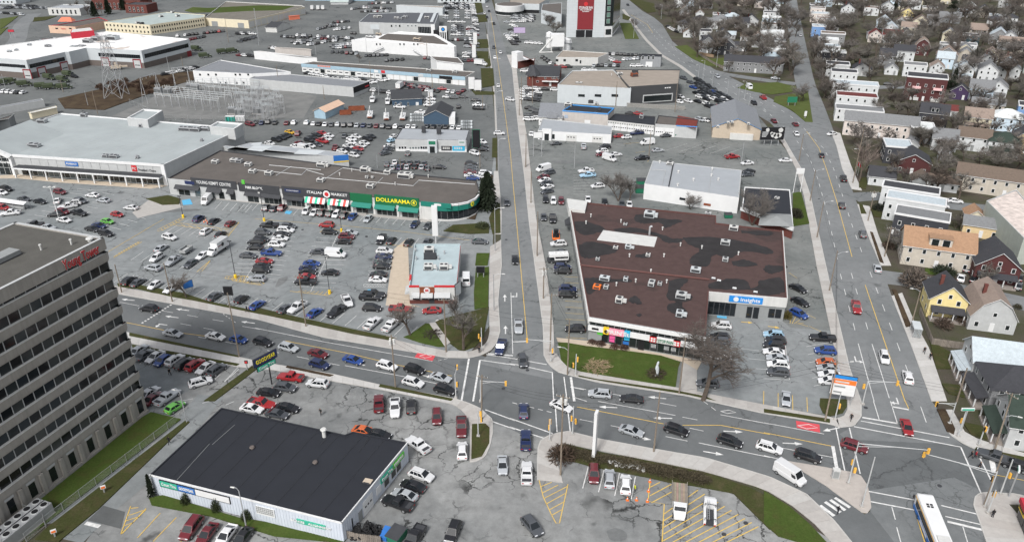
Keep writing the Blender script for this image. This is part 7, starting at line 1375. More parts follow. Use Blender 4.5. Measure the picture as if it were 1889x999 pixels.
b=MB().tube((-.8,1.15,2.2),(-.8,1.20,2.2),.55,.55,18);link('emblem',b.mesh('emblem','charcoal'),o);b=MB().box((-.2,1.15,2.1),(1.2,1.19,2.3));link('stripe',b.mesh('stripe','maroon'),o)
o=place('a',790,440,-145,95,'mesh_trailer','grey wire-mesh cargo trailer hitched behind a silver pickup','trailer')
for s in (-1,1): bx(o,'mesh_side',(-1.9,s*.95-.03,.6),(1.6,s*.95+.03,1.5),'mesh_wire')
for x in (-1.9,1.6): bx(o,'mesh_end',(x-.03,-.95,.6),(x+.03,.95,1.5),'mesh_wire')
bx(o,'deck',(-1.9,-.95,.5),(1.6,.95,.6),'charcoal');bx(o,'drawbar',(1.6,-.06,.5),(3.0,.06,.6),'charcoal');bx(o,'load',(-1.2,-.6,.6),(.6,.5,1.1),'lightgrey');wheels(o,(-.2,),1.0,.34)
o=place('32',1210,695,0,60,'flatbed_truck','white flatbed truck with weathered wooden deck on yellow hatching','truck');truck_cab(o,1.9,1.05,2.3,CARC['w']);
for k in range(7): bx(o,'deck_plank',(-4.0,-1.22+.35*k,1.05),(1.7,-.89+.35*k,1.13+.01*(k%2)),'fence_wood',(.24+.03*(k%3),.21+.03*(k%2),.18))
for s in (-1,1): bx(o,'side_board',(-4.0,s*1.24-.04,1.05),(1.7,s*1.24+.04,1.55),'fence_wood',(.26,.24,.21))
bx(o,'head_board',(1.66,-1.25,1.05),(1.76,1.25,2.1),'steel');bx(o,'chassis',(-3.9,-.5,.55),(2,.5,1.05),'charcoal');wheels(o,(3.1,-2.4),1.0,.45)
o=place('32',1425,775,0,-60,'utility_truck','white utility truck with ladders and side bins on yellow hatching','truck');truck_cab(o,.9,1.0,2.1,CARC['w'])
for s in (-1,1): bx(o,'side_bin',(-2.9,s*.82-.2,.75),(.7,s*.82+.2,1.5),'white');bx(o,'taillight',(-2.98,s*.8-.15,.8),(-2.9,s*.8+.15,1.0),'taillight')
bx(o,'bed',(-2.9,-.62,.75),(.7,.62,.85),'charcoal');
lad=MB()
for s in (.15,.5): lad.box((-3.0,s-.03,2.05),(1.4,s+.03,2.12))
for k in range(11): lad.box((-2.9+.4*k,.15,2.06),(-2.86+.4*k,.5,2.1))
link('ladder',lad.mesh('ladder','steel'),o);rk=MB()
for x in (-2.7,.5):
 for s in (-.85,.85): rk.box((x-.04,s-.04,1.5),(x+.04,s+.04,2.05))
 rk.box((x-.04,-.9,2.0),(x+.04,.9,2.06))
link('rack',rk.mesh('rack','charcoal'),o);wheels(o,(1.95,-1.9),.92,.4)
p0=P(1690,908,3.0);p1=P(1742,1040,3.0);d=(p0-p1);d.z=0;d.normalize();c=p0-d*6.1+V3((-d.y,d.x,0))*-1.3
o=thing('city_bus','white city bus with blue and yellow trim crossing the junction','bus',(c.x,c.y,.06),math.atan2(d.y,d.x));b=MB()
sec=lambda x,w,zt:[(x,-w,.35),(x,w,.35),(x,w,zt-.35),(x,w*.93,zt),(x,-w*.93,zt),(x,-w,zt-.35)]
b.loft([sec(-6.1,1.22,2.95),sec(-5.9,1.28,3.05),sec(5.7,1.28,3.05),sec(6.1,1.2,2.9)]);link('body',b.mesh('bus_body','white'),o)
for s in (-1,1):
 bx(o,'window_band',(-5.3,s*1.285-.01,1.25),(5.2,s*1.285+.01,2.35),'glass');bx(o,'blue_skirt',(-5.95,s*1.283-.012,.36),(5.8,s*1.283+.012,1.1),'blue');bx(o,'yellow_stripe',(-6.0,s*1.284-.012,2.42),(5.9,s*1.284+.012,2.66),'signal_yellow');bx(o,'white_wave',(-1.5,s*1.286-.012,.5),(2.2,s*1.286+.012,.95),'white');bx(o,'mirror',(6.0,s*1.45-.08,1.9),(6.3,s*1.45+.08,2.4),'black')
bx(o,'windshield',(5.98,-1.1,1.2),(6.13,1.1,2.5),'glass');bx(o,'destination_sign',(5.9,-1.0,2.5),(6.1,1.0,2.8),'black');bx(o,'rear_panel',(-6.13,-1.1,.8),(-6.05,1.1,2.7),'signal_yellow');wheels(o,(3.4,-3.0),1.17,.48)
for x in (3.0,3.5):
 for y in (-.28,.28): bx(o,'roof_hatch',(x-.18,y-.2,3.05),(x+.18,y+.2,3.09),'black')
bx(o,'roof_unit',(-5.0,-.9,3.05),(-3.4,.9,3.28),'offwhite')
for k in range(5): bx(o,'roof_louvre',(-5.5,-.75+.32*k,3.05),(-5.15,-.55+.32*k,3.1),'lightgrey')
o=place('12',355,928,-100,4,'camper_truck','white camper body with black stripe on a dark pickup beside the plaza','camper');b=MB();b.box((-2.6,-1.05,1.0),(1.2,1.05,2.7)).box((1.2,-1.0,1.9),(2.6,1.0,2.7));link('camper_body',b.mesh('camper','white'),o);bx(o,'black_stripe',(-2.4,-1.07,1.5),(1.0,1.07,2.0),'black');bx(o,'pickup_body',(-2.7,-.95,.4),(3.0,.95,1.1),'charcoal');bx(o,'cab',(1.25,-.85,1.1),(2.3,.85,1.8),'glass');wheels(o,(2.0,-1.9),.9,.38)
for k in range(3): bx(o,'roof_vent',(-2.0+1.2*k,-.3,2.7),(-1.5+1.2*k,.3,2.85),'offwhite')
o=place('c',410,945,4,50,'farm_tractor','small black tractor with orange frame parked beside the plaza','tractor');bx(o,'hood',(.2,-.4,.6),(1.6,.4,1.2),'black');bx(o,'cab',(-1.0,-.6,.8),(.2,.6,2.2),'glass');bx(o,'cab_roof',(-1.1,-.7,2.2),(.3,.7,2.32),'black');bx(o,'loader',(1.6,-.9,.3),(2.3,.9,.7),'orange');
for s in (-1,1): bx(o,'frame_arm',(-1.6,s*1.0-.08,.3),(1.8,s*1.0+.08,.5),'orange');bx(o,'frame_post',(-1.6,s*1.0-.08,.3),(-1.45,s*1.0+.08,1.6),'orange')
wheels(o,(1.1,),.6,.37);wheels(o,(-.7,),.75,.55)
def bucket_truck(x,y,dx,dy,lab,up):
 o=place('f',x,y,dx,dy,'bucket_truck',lab,'truck');truck_cab(o,1.2,1.1,2.5,CARC['w']);bx(o,'utility_body',(-3.0,-1.15,.8),(1.1,1.15,1.8),'white');wheels(o,(2.4,-1.8),1.0,.48);b=MB().tube((-1.2,0,1.7),(-1.2,0,2.8),.35,.3,8).tube((-1.2,0,2.8),(1.6,.1,3.4+up),.2,.17,6).tube((1.6,.1,3.4+up),(-2.6,.2,3.2),.16,.14,6);link('boom',b.mesh('boom','white' if up<1 else 'offwhite'),o);bx(o,'bucket',(-3.3,-.2,2.6),(-2.6,.6,3.6),'white');bx(o,'rear_plate',(-3.05,-1.0,.7),(-3.0,1.0,1.2),'rust')
for x,y,dx,dy,up in ((160,135,-15,50,.6),(325,155,-8,50,.8),(135,305,20,-50,1.2),(310,325,4,-50,1.0),(490,325,20,-50,1.6)):
 bucket_truck(x,y,dx,dy,{160:'white bucket truck parked left of the blue hall near the dumpster',325:'white bucket truck parked against the blue hall end wall',135:'white bucket truck with orange-tipped boom beside the rusty skips',310:'white bucket truck between two others above the car row',490:'white bucket truck beside the white pipe bundles'}[x],up)
for i,(x,y,dx,dy) in enumerate(((360,562,90,10),(460,578,90,10),(500,540,90,8),(370,630,90,-8),(310,625,90,-8),(470,630,90,-8),(80,590,90,-8),(180,610,90,-8),(20,600,90,-8),(1490,405,90,-8),(1430,355,90,6),(1620,375,90,-10),(1690,370,90,-10))):
 o=place('00',x,y,dx,dy,'army_truck','olive green canvas-backed army truck in the depot yard','truck',group='army trucks in the depot yard');col=(.045,.058,.032);truck_cab(o,1.2,1.15,2.4,col);b=MB();R2=[(-3.6,-1.2),( -3.6,1.2)]
 b.loft([[(xx,-1.2,1.0),(xx,1.2,1.0),(xx,1.2,2.5),(xx,.7,3.0),(xx,-.7,3.0),(xx,-1.2,2.5)] for xx in (-3.6,1.0)]);link('canvas_cover',b.mesh('canvas','olive'),o);wheels(o,(2.4,-1.4,-2.6),1.05,.5)
o=place('00',850,490,60,-4,'loader_vehicle','beige wheeled loader parked by the depot garage doors','loader');bx(o,'body',(-3,-1.3,.8),(2.0,1.3,2.2),'beige');bx(o,'cab',(-1,-1,2.2),(.6,1,3.6),'beige');bx(o,'arm',(1.8,-.4,1.2),(5.2,.4,2.0),'beige');wheels(o,(1.6,-2.2),1.4,.48)
for t,x,y,dx,dy,lab in (('01',1055,625,40,-30,'white box truck with red stripe among maroon cars'),('i',430,70,10,-40,'white box trailer, left of three in a row'),('i',480,70,10,-40,'white box trailer, middle of three in a row'),('i',520,70,10,-40,'white box trailer, right of three in a row'),('01',1640,460,60,6,'white motorhome parked beside the main road verge'),('f',790,90,5,-40,'white tall box truck beside the blue hall')): box_truck(t,x,y,dx,dy,lab)
# ================================================================ trees and shrubs
def grow(seed,H,spread=.55,multi=1,lean=0.0,up=.35,levels=4,r0=.22):
 rg=random.Random(seed);tr=MB();cr=MB()
 def branch(p,d,L,r,lv):
  n=3 if lv<2 else 2;q=p
  pts=[p]
  for k in range(n):
   d=(d+V3((rg.gauss(0,.13),rg.gauss(0,.13),rg.gauss(.04,.08)))).normalized();q=q+d*L/n;pts.append(q)
  sides=6 if lv==0 else (5 if lv==1 else (4 if lv==2 else 3));B_=tr if lv<=1 else cr
  for k in range(n):
   a=r*(1-.55*k/n);b=r*(1-.55*(k+1)/n)
   B_.tube(pts[k],pts[k+1],a,b,sides,0,cap=False)
  if lv>=levels: return
  cnt=[6,5,5,6][lv] if lv<4 else 2
  for i in range(cnt):
   f=(.42 if lv==0 else .25)+(.58 if lv==0 else .75)*(i+rg.random()*.7)/cnt;f=min(f,1);k=min(int(f*n),n-1);s=pts[k].lerp(pts[k+1],f*n-k)
   az=rg.random()*6.283 if lv else 6.283*i/cnt+rg.random()*.6;side=V3((math.cos(az),math.sin(az),0));ax=(d*(.55+.3*rg.random())+side*(spread+.35*rg.random())+V3((0,0,up*rg.random()))).normalized()
   branch(s,ax,L*(.52+.2*rg.random())*(1-.25*f if lv==0 else 1),max(r*(.5 if lv<2 else .58),.022),lv+1)
 for m in range(multi):
  az=6.283*m/multi;d=V3((math.cos(az)*.28*(multi>1),math.sin(az)*.28*(multi>1),1)).normalized()
  branch(V3((0,0,-.1)),d,H*.52,r0*H/9*(.7 if multi>1 else 1),0)
 return tr.mesh('trunk','bark'),cr.mesh('crown','twig'),H
BARE=[grow(11,9),grow(12,9,.7,1,0,.25),grow(13,9,.45,1,0,.5),grow(14,9,.6,3,0,.4),grow(15,9,.65,1,0,.2,4,.26)]
BIG=grow(21,12,1.05,1,0,.10,5,.21)
def conifer(seed,H,R0):
 rg=random.Random(seed);tr=MB().tube((0,0,-.1),(0,0,H*.96),.16*H/8,.03,6);cr=MB()
 for i in range(int(950)):
  f=rg.random()**.75;z=H*(.06+.92*f);rr=R0*(1-f)**.85*(0.75+.35*math.sin(i*1.7+z*3))+.12;az=rg.random()*6.283;q=rr*(.35+.65*rg.random())
  c=V3((math.cos(az)*q,math.sin(az)*q,z-.25*q));o_=V3((math.cos(az),math.sin(az),-.35));s=V3((-math.sin(az),math.cos(az),0));l=.55+.5*rg.random();w=.16+.16*rg.random()
  cr.add([c-o_*l*.4-s*w,c-o_*l*.4+s*w,c+o_*l*.7+V3((0,0,-.1))],[(0,1,2)]);cr.add([c-V3((0,0,w)),c+V3((0,0,w)),c+o_*l*.7],[(0,1,2)])
 return tr.mesh('trunk','bark'),cr.mesh('crown','needle'),H
CON=[conifer(31,8,2.0),conifer(32,8,2.6)]
def pine(seed,H,R0):
 rg=random.Random(seed);tr=MB().tube((0,0,-.1),(0,0,H*.7),.3,.12,6);cr=MB();cl=[V3((rg.gauss(0,R0*.42),rg.gauss(0,R0*.42),H*(.35+.6*rg.random()))) for _ in range(26)]
 for c in cl: tr.tube((0,0,min(c.z-.6,H*.68)),c,.07,.03,4,cap=False)
 for i in range(1800):
  c=rg.choice(cl)+V3((rg.gauss(0,.55),rg.gauss(0,.55),rg.gauss(0,.35)));a=V3((rg.gauss(0,1),rg.gauss(0,1),rg.gauss(0,.6))).normalized();b=a.cross(V3((rg.gauss(0,1),rg.gauss(0,1),1))).normalized();cr.add([c-a*.3-b*.12,c-a*.3+b*.12,c+a*.35],[(0,1,2)])
 return tr.mesh('trunk','bark'),cr.mesh('crown','needle'),H
PINE=pine(41,9,3.2)
def bush(seed,n=520,flat=.7):
 rg=random.Random(seed);b=MB()
 for i in range(n):
  d=V3((rg.gauss(0,1),rg.gauss(0,1),abs(rg.gauss(0,1)))).normalized();q=rg.random()**.45;c=V3((d.x*q,d.y*q,d.z*q*flat*1.3+.05));a=(d+V3((rg.gauss(0,.5),rg.gauss(0,.5),rg.gauss(0,.5)))).normalized();s=a.cross(V3((rg.gauss(0,1),rg.gauss(0,1),rg.gauss(0,1)))).normalized();l=.10+.10*rg.random();b.add([c-a*l-s*.05,c-a*l+s*.05,c+a*l],[(0,1,2)])
 return b.mesh('foliage','hedge')
BUSH=[bush(51),bush(52,620,.9)]
def stems(seed):
 rg=random.Random(seed);b=MB()
 for i in range(7): az=i*.9;b.tube((0,0,-.05),(math.cos(az)*.5,math.sin(az)*.5,.6),.03,.015,3,cap=False)
 return b.mesh('stem','bark')
STEM=stems(1)
def tree(t,x,y,h,label,proto=None,group=None,name='bare_tree',cat='tree',col=None,ws=1.0):
 p=T(t,x,y) if t else V3((x,y,0));tm,cm,H=proto or rnd.choice(BARE);s=h/H;o=thing(name,label,cat,(p.x,p.y,.02),rnd.random()*6.28,group);o.scale=(s*ws,s*ws,s)
 a=bpy.data.objects.new('trunk',tm);b=bpy.data.objects.new('crown',cm)
 for q in (a,b): COL.objects.link(q);q.parent=o
 k=rnd.uniform(.8,1.15);c=col or rnd.choice([(.125,.112,.10),(.145,.132,.122),(.11,.093,.082),(.13,.12,.106)]);b.color=(c[0]*k,c[1]*k,c[2]*k,1);return o
def shrub(t,x,y,w,h,label,col=(.05,.045,.028),group=None,cat='shrub',name='shrub'):
 p=T(t,x,y) if t else V3((x,y,0));o=thing(name,label,cat,(p.x,p.y,.05),rnd.random()*6,group);o.scale=(w/2,w/2,h);b=bpy.data.objects.new('foliage',rnd.choice(BUSH));s=bpy.data.objects.new('stem',STEM)
 for q in (b,s): COL.objects.link(q);q.parent=o
 b.color=(*col,1);return o
tree('22',1405,975,22,'huge spreading bare tree on the pavement beside the plaza',BIG,ws=1.0,col=(.105,.09,.08))
tree('21',1130,505,10,'wide bare tree on the restaurant corner lawn beside parked work trucks',BARE[1],ws=1.25);tree('21',1515,610,12.5,'tall bare tree on the corner lawn next to the crossing',BARE[4]);tree('21',1480,430,8.5,'small bare tree behind the restaurant sign on the corner lawn',BARE[2])
tree('20',1355,232,8.5,'small bare tree in the street verge beside a blue board',BARE[1],ws=1.15);tree('12',790,515,11.5,'many-stemmed bare tree behind the brown-roofed plaza',BARE[3]);tree('12',870,520,8,'thin bare tree behind the plaza next to the many-stemmed one',BARE[2]);tree('12',1310,575,6,'scraggly bare tree at the white metal shed wall',BARE[3]);tree('12',1760,690,13,'bare tree between the plaza and the brick shop',BARE[3])
tree('13',690,375,15,'tall pale bare tree beside the flags on Windsor Street',BARE[2],col=(.19,.155,.135));tree('13',1245,470,12.5,'broad dark bare tree at the side street kerb',BARE[4],ws=1.2,col=(.075,.06,.05));tree('13',930,405,9,'bare tree before the white bungalow',BARE[1]);tree('13',1450,225,10,'spreading bare tree behind the white brown-roofed house',BARE[1]);tree('13',1780,0+60,9,'bare tree before the green-roofed house',BARE[0])
tree('03',280,735,11,'large bare tree on the grass triangle',BARE[1],ws=1.3);tree('03',95,600,8,'small bare tree on the grass by the junction',BARE[0]);tree('02',1360,420,13,'big bare tree on the lawn beside the dark gabled houses',BARE[4],ws=1.2);tree('02',1585,530,9,'bare tree before the long grey row house',BARE[1]);tree('02',905,220,10,'bare tree beside the storage tower lawn',BARE[1]);tree('02',285,190,10,'dense bare thicket tree left of the storage tower',BARE[3],ws=1.3);tree('02',330,240,9,'bare thicket tree beside the cement silos',BARE[3],ws=1.3)
tree('00',1650,600,8,'bare tree against the white two-storey warehouse',BARE[0]);tree('01',760,455,6,'leafless crown above the blue-fascia strip roof',BARE[1])
tree('23',1640,110,9,'dark bare tree behind the gambrel house',BARE[4]);tree('r',1150,960,8,'bare tree before the dark red gabled house',BARE[4]);tree('r',390,640,8,'thin bare tree in the garden of the double house',BARE[3]);tree('r',490,640,7,'bare sapling in the garden of the double house',BARE[2]);tree('r',920,460,5,'bare sapling beside the ochre shed',BARE[3])
tree('11',1690,575,12.5,'dark green conifer at the curved corner of the strip mall',CON[1],name='conifer');tree('11',1665,560,10,'smaller conifer tucked behind the curved mall corner',CON[0],name='conifer')
for t,x,y,h,lb,pr in (('03',1540,480,10.5,'round dark pine between cream houses',PINE),('03',1370,120,12.5,'tall dark pine at the top of the slope',PINE),('03',1010,440,7,'dark conifer before the white two-storey house',CON[0]),('03',700,505,8,'dark round evergreen behind the charcoal row house',PINE),('03',1340,700,8.5,'dark pine beside the purple cottage',PINE),('03',1660,360,6,'small dark pine before the wide grey house',CON[1]),('03',1850,480,8,'dark pine at the far right gardens',PINE),('03',950,80,9,'dark conifer left of the pale yellow house',CON[1]),('03',1380,590,7,'slim conifer behind brick apartment block',CON[0]),('00',690,120,11,'dark conifer beside the brick terrace',CON[1]),('00',790,105,12,'dark conifer behind the armoury hall',CON[0]),('00',895,75,10,'dark conifer at the end of the brick terrace',CON[1]),('30',1085,680,5,'narrow dark cedar at the tyre shop corner',CON[0])): tree(t,x,y,h,lb,pr,name='conifer',ws=.55 if t=='30' else 1)
res=[(1250,5),(1500,5),(1889,5),(1960,420),(1640,390),(1560,245),(1500,215),(1300,100),(1225,40)]
def inpoly(p,poly):
 c=False;n=len(poly)
 for i in range(n):
  a,b=poly[i],poly[i-1]
  if (a[1]>p[1])!=(b[1]>p[1]) and p[0]<(b[0]-a[0])*(p[1]-a[1])/(b[1]-a[1])+a[0]: c=not c
 return c
placed=[];cnt=0;tries=0
while cnt<280 and tries<14000:
 tries+=1;x,y=rnd.uniform(1200,1960),rnd.uniform(-12,420)
 if not inpoly((x,y),res): continue
 if rnd.random()>(.35+.65*max(0,(160-y)/160)): continue
 p=P(x,y)
 if any((p-c).length<r-.9 for c,r in HPOS): continue
 if any(min((p-q).length for q in w)<5.6 for w in RW): continue
 if any((p-q).length<3.2 for q in placed): continue
 placed.append(p);cnt+=1;tree(None,p.x,p.y,rnd.uniform(10,16.5) if y<150 else rnd.uniform(8,12),'leafless garden tree between the hillside houses',group='leafless garden trees',ws=rnd.uniform(1.1,1.55))
for k in range(26):
 t=k/25;x,y=[(430-90*t,720-560*t),(130+40*t,500-420*t)][k%2];tree('03',x+rnd.uniform(-8,8),y,rnd.uniform(7,9.5),'leafless street tree along the residential street',group='street trees on the residential street')
for x,y in ((520,90),(580,75),(640,110),(660,80),(740,100),(800,60),(860,40),(930,45),(1010,70),(1080,60),(1130,40)): tree('00',x,y,rnd.uniform(8,11),'leafless tree among the brick terraces beyond the base',group='trees by the brick terraces')
for k in range(24):
 t='l';x,y=rnd.uniform(180,1300),rnd.uniform(-10,200);p=T(t,x,y)
 if any((p-c).length<r for c,r in HPOS): continue
 tree(t,x,y,rnd.uniform(9,14),'leafless tree in the dense copse at the top of the slope',group='copse at the top of the slope',ws=1.2)
for k in range(30):
 f=k/29;shrub('00',980+rnd.uniform(-260,330)*1.0,640+rnd.uniform(-50,50)-(0),rnd.uniform(3,6),rnd.uniform(1.2,2.6),'brown leafless scrub bush on the bank by the substation',(.085,.055,.04),'scrub on the substation bank')
for k in range(16): shrub('32',400+k*66+rnd.uniform(-10,10),345+k*13.5+20,rnd.uniform(3,4.2),rnd.uniform(.7,1.2),'low brown hedge bush behind the corner lot pavement',(.060,.050,.030),'hedge behind the corner lot')
shrub('32',370,400,5.5,2.6,'large round brown bush at the corner lot island',(.065,.045,.032));shrub('23',1085,140,8,4.0,'large grey twiggy bush before the yellow house',(.11,.09,.075));shrub('11',1655,705,5,1.8,'round green bush at the mall entrance drive',(.045,.055,.025));shrub('r',820,840,7,2.4,'dark green juniper before the double house',(.02,.028,.016));shrub('r',280,305,5,2.2,'dark evergreen bush before the white row house',(.02,.024,.016))
for x,y in ((235,610),(240,635)): shrub('13',x,y,4,2.2,'dark clipped bush beside the brick shop',(.03,.03,.018),'bushes at the brick shop')
for k in range(9): shrub('22',1770+k*16,330+k*3.2,1.8,1.0,'low dark hedge bush under the plaza window',(.035,.03,.02),'hedge under the plaza window')
shrub('d',745,118,2.6,1.8,'olive round bush at the plaza corner',(.09,.075,.02))
for x,y in ((600,560),(660,575),(760,595),(830,605)): shrub('22',x,y,2.6,.9,'low brown shrub at the print shop front',(.07,.04,.03),'shrubs at the print shop front')
shrub('22',1065,790,5,.8,'dark planting bed round the white sculpture',(.05,.04,.025));shrub('22',640,735,7,.5,'dry ornamental grass clump on the plaza lawn',(.22,.17,.10));shrub('21',1290,500,6,.35,'dark mulch bed on the corner lawn',(.03,.022,.018))
for x,y,h in ((1325,725,2.3),(1545,780,2.2),(1755,840,2.2)): shrub('30',x,y,1.9,h,'clipped green cedar bush against the tyre shop wall',(.035,.045,.018),'cedars at the tyre shop wall')
for k in range(60):
 x,y=rnd.uniform(1600,1889),rnd.uniform(200,620);p=P(x,y)
 if any((p-c).length<r+.5 for c,r in HPOS) or any(min((p-q).length for q in w)<6.5 for w in RW) or not inpoly((x,y),[(1560,240),(1960,240),(1960,700),(1700,540),(1640,480)]): continue
 shrub(None,p.x,p.y,rnd.uniform(2,4.5),rnd.uniform(.8,2.2),'brown leafless garden shrub beside the houses',rnd.choice([(.09,.065,.05),(.075,.06,.04),(.055,.05,.03)]),'garden shrubs')
for x,y in ((1310,320),(1370,380),(1440,420),(1480,380),(1300,440)): shrub('23',x,y,rnd.uniform(2.5,5),1.8,'brown shrub in the yellow house garden',(.085,.062,.048),'shrubs in the yellow house garden')
# ================================================================ poles, wires, lamps, signals
POLE={}
def upole(t,xb,yb,ytop,label,arm=True,trans=0,lamp=None,lean=(0,0),wood=True,key=None,group=None,h=None):
 px=tp(t,xb,yb);p=P(*px);h=h or hfrom(px[0],px[1],tp(t,xb,ytop)[1]);o=thing('utility_pole' if wood else 'lamp_post',label,'utility pole' if wood else 'lamp post',tuple(p),group=group)
 top=p+V3((lean[0],lean[1],h));MB().tube(p,top,.17 if wood else .13,.11 if wood else .08,8).bd('pole','wood_pole' if wood else 'steel',o)
 if arm:
  d=gdir(px[0],px[1],*arm) if isinstance(arm,tuple) else V3((1,0,0))
  for k,(dz,w) in enumerate(((.5,1.2),)): a=top-V3((0,0,dz));MB().tube(a-d*w,a+d*w,.07,.07,4).bd('crossarm','wood_pole',o)
  for s in (-1,-.4,.4,1): a=top-V3((0,0,.45))+d*1.1*s;MB().tube(a,a+V3((0,0,.3)),.06,.04,6).bd('insulator','lightgrey',o)
 for k in range(trans): a=top-V3((0,0,1.9))+V3((math.cos(2.1*k)*.45,math.sin(2.1*k)*.45-.2,0));MB().tube(a,a+V3((0,0,1.0)),.28,.28,10).tube(a+V3((0,0,1.0)),a+V3((0,0,1.15)),.2,.06,8).bd('transformer','offwhite',o)
 if lamp:
  d=gdir(px[0],px[1],lamp[0],lamp[1]);L=lamp[2];hz=p.z+h*(lamp[3] if len(lamp)>3 else .95);a=V3((p.x,p.y,hz));a.x+=lean[0]*hz/h;a.y+=lean[1]*hz/h;m_=a+d*L*.5+V3((0,0,.55));e=a+d*L+V3((0,0,.6));MB().tube(a,m_,.06,.05,6).tube(m_,e,.05,.045,6).bd('lamp_arm','steel',o);q=MB();q.tube(e,e+d*.7,.14,.10,6);q.bd('lamp_head','offwhite',o)
 POLE[key]=top;return o
upole('20',885,195,-10,'dark timber street pole with a white notice behind the office tower',False,key='a0');upole('20',1252,262,-20,'timber utility pole on the pavement across from the office tower',False,key='a1');upole('21',372,442,65,'timber utility pole at the mall lot kerb between parked cars',True,key='a2');upole('21',1390,628,235,'timber pole at the restaurant corner walkway',True,0,(-40,20,1.8,.62),key='a3')
upole('20',1738,662,195,'steel-grey street pole between the tower lot and the street',False,0,None,key='b1');upole('21',1022,885,500,'timber transformer pole on the southern pavement',(60,15),3,key='b2');upole('31',1612,135,-190,'timber pole with tangled wires at the southwest corner',(60,15),0,None,(.3,0),key='b3')
upole('22',420,790,390,'timber pole on the plaza corner by the lawn',False,0,(-50,-6,1.6,.45),key='c1');upole('22',1230,930,520,'tall bare timber pole on the plaza lawn walkway',False,0,None,key='c2');upole('32',362,525,-40,'slim timber pole rising from the corner lot island',(20,5),2,None,(0,.4),key='c3');upole('32',1025,358,-70,'tall grey timber pole on the southern pavement of the through street',False,0,None,key='c4')
upole('33',435,140,-215,'leaning timber pole behind the plaza tenant sign',(60,10),0,(40,-4,2.6,.92),(1.6,3.5),key='d1');upole('23',475,182,-110,'timber street pole on the west pavement of Windsor Street',False,0,(40,-3,2.2,.9),key='d2');upole('13',385,780,520,'timber pole on the curve of Windsor Street',False,0,(40,-3,2.2,.95),key='d3');upole('13',335,515,290,'timber pole with curved lamp on the Windsor Street bend',False,0,(40,-3,2.2,.95),key='d4');upole('13',255,225,30,'dark timber pole at the billboard on Windsor Street',False,0,(40,-5,2.2,.95),key='d5')
upole('13',645,385,0-20,'weathered pole beside the flags',False,0,(-40,5,1.5,.6),key='e1');upole('13',755,660,440,'timber transformer pole at the side street mouth',True,3,key='e2');upole('13',875,920,700,'timber pole with transformer in the brown garden strip',True,1,key='e3');upole('23',1065,450,180,'timber pole with street lamp behind the bus shelter',False,0,(-40,-4,1.6,.97),key='e4');upole('23',1400,984,740,'grey pole on the east pavement before the light grey house',False,0,None,key='e5');upole('33',1640,350,-10,'grey timber pole with crossarms at the grey corner house',(30,20),0,(40,10,1.8,.6),(1.2,2.0),key='e6')
upole('33',1565,745,385,'stout timber pole on the southeast pavement corner',False,0,None,key='e7')
for i,(t,x,yb,yt,tr_) in enumerate((('c',60,180,15,0),('12',118,265,30,0),('12',200,915,590,0),('22',295,625,200,0),('22',245,240,10,3),('12',155,530,300,0),('02',70,840,640,0),('02',165,750,560,0),('02',1200,815,610,0),('02',770,770,590,0),('02',85,760,560,0))):
 upole(t,x,yb,yt,'timber pole on the east pavement of the main road' if i<8 else 'timber pole by the service buildings',i in (3,4),tr_,None,group='poles on the east pavement' if i<8 else 'poles by the service buildings',key='k%d'%i)
for i,(t,x,yb,yt) in enumerate((('21',1737,325,60),('11',1745,880,560),('11',1768,300,60),('01',1758,860,660),('01',1745,690,420),('01',1700,430,150),('01',1575,180,0))):
 upole(t,x,yb,yt,'street lamp on the west pavement of the main road',False,0,(50,2,2.0),wood=False,group='lamps on the west pavement',key='w%d'%i)
for i,(t,x,yb,yt) in enumerate((('02',1405,570,440),('02',1470,620,520),('02',1580,680,575),('02',1660,725,620),('02',1735,780,680),('02',1370,560,475),('02',900,280,100),('02',1100,140,35),('02',1500,490,370),('02',1705,720,590))):
 upole(t,x,yb,yt,'slim grey lamp post along the Windsor Street curve',False,0,(-40,5,1.6),wood=False,group='lamp posts on the Windsor curve',key='v%d'%i)
for i,(t,x,yb,yt) in enumerate((('01',845,590,445),('01',900,690,570),('01',1290,640,520),('01',815,400,270),('01',1253,430,290),('01',445,400,290),('01',175,620,470),('01',400,520,440),('01',505,720,620),('01',30,330,60),('01',920,70,0),('f',215,880,740),('f',465,910,770),('f',765,925,820),('f',1325,880,690),('f',1525,640,560),('f',785,260,60),('12',470,275,95),('12',1012,185,10),('12',1680,250,90),('00',1660,310,120),('00',1230,520,400),('00',1330,490,410),('00',640,770,660),('00',710,830,650),('00',40,640,540),('00',460,670,580),('00',1880,300,60),('01',1655,800,690),('01',1755,660,600))):
 upole(t,x,yb,yt,'thin pole in the back lots and yards',False,0,None,wood=i%2==0,group='thin poles in the back lots',key='y%d'%i)
def sag(a,b,label,dz=0,s=.8,r=.022):
 a=a+V3((0,0,dz));b=b+V3((0,0,dz));n=10;w=MB();pts=[a.lerp(b,k/n)-V3((0,0,s*4*(k/n)*(1-k/n))) for k in range(n+1)]
 for k in range(n): w.tube(pts[k],pts[k+1],r,r,3,cap=False)
 c=(a+b)/2;o=thing('overhead_wire',label,'wire',(a.x,a.y,0),group='overhead street wires');w.bd('cable','wire',o);return o
for a,b in (('a0','a1'),('a1','a2'),('a2','a3'),('b1','b2'),('b2','b3'),('b3','c3'),('c3','c4'),('c1','a3'),('c4','d1'),('d1','d2'),('d2','d3'),('d3','d4'),('d4','d5'),('e1','e2'),('e2','e3'),('e3','e4'),('e4','e5'),('e5','e6'),('e6','e7'),('d1','e6'),('k3','k2'),('k4','k3'),('c1','k4')):
 for dz in ((-.3,-1.4) if a not in ('d1','b3') else (-.3,-.9,-1.6)): sag(POLE[a],POLE[b],'black overhead wire strung between street poles',dz,.7 if (POLE[a]-POLE[b]).length<60 else 1.3)
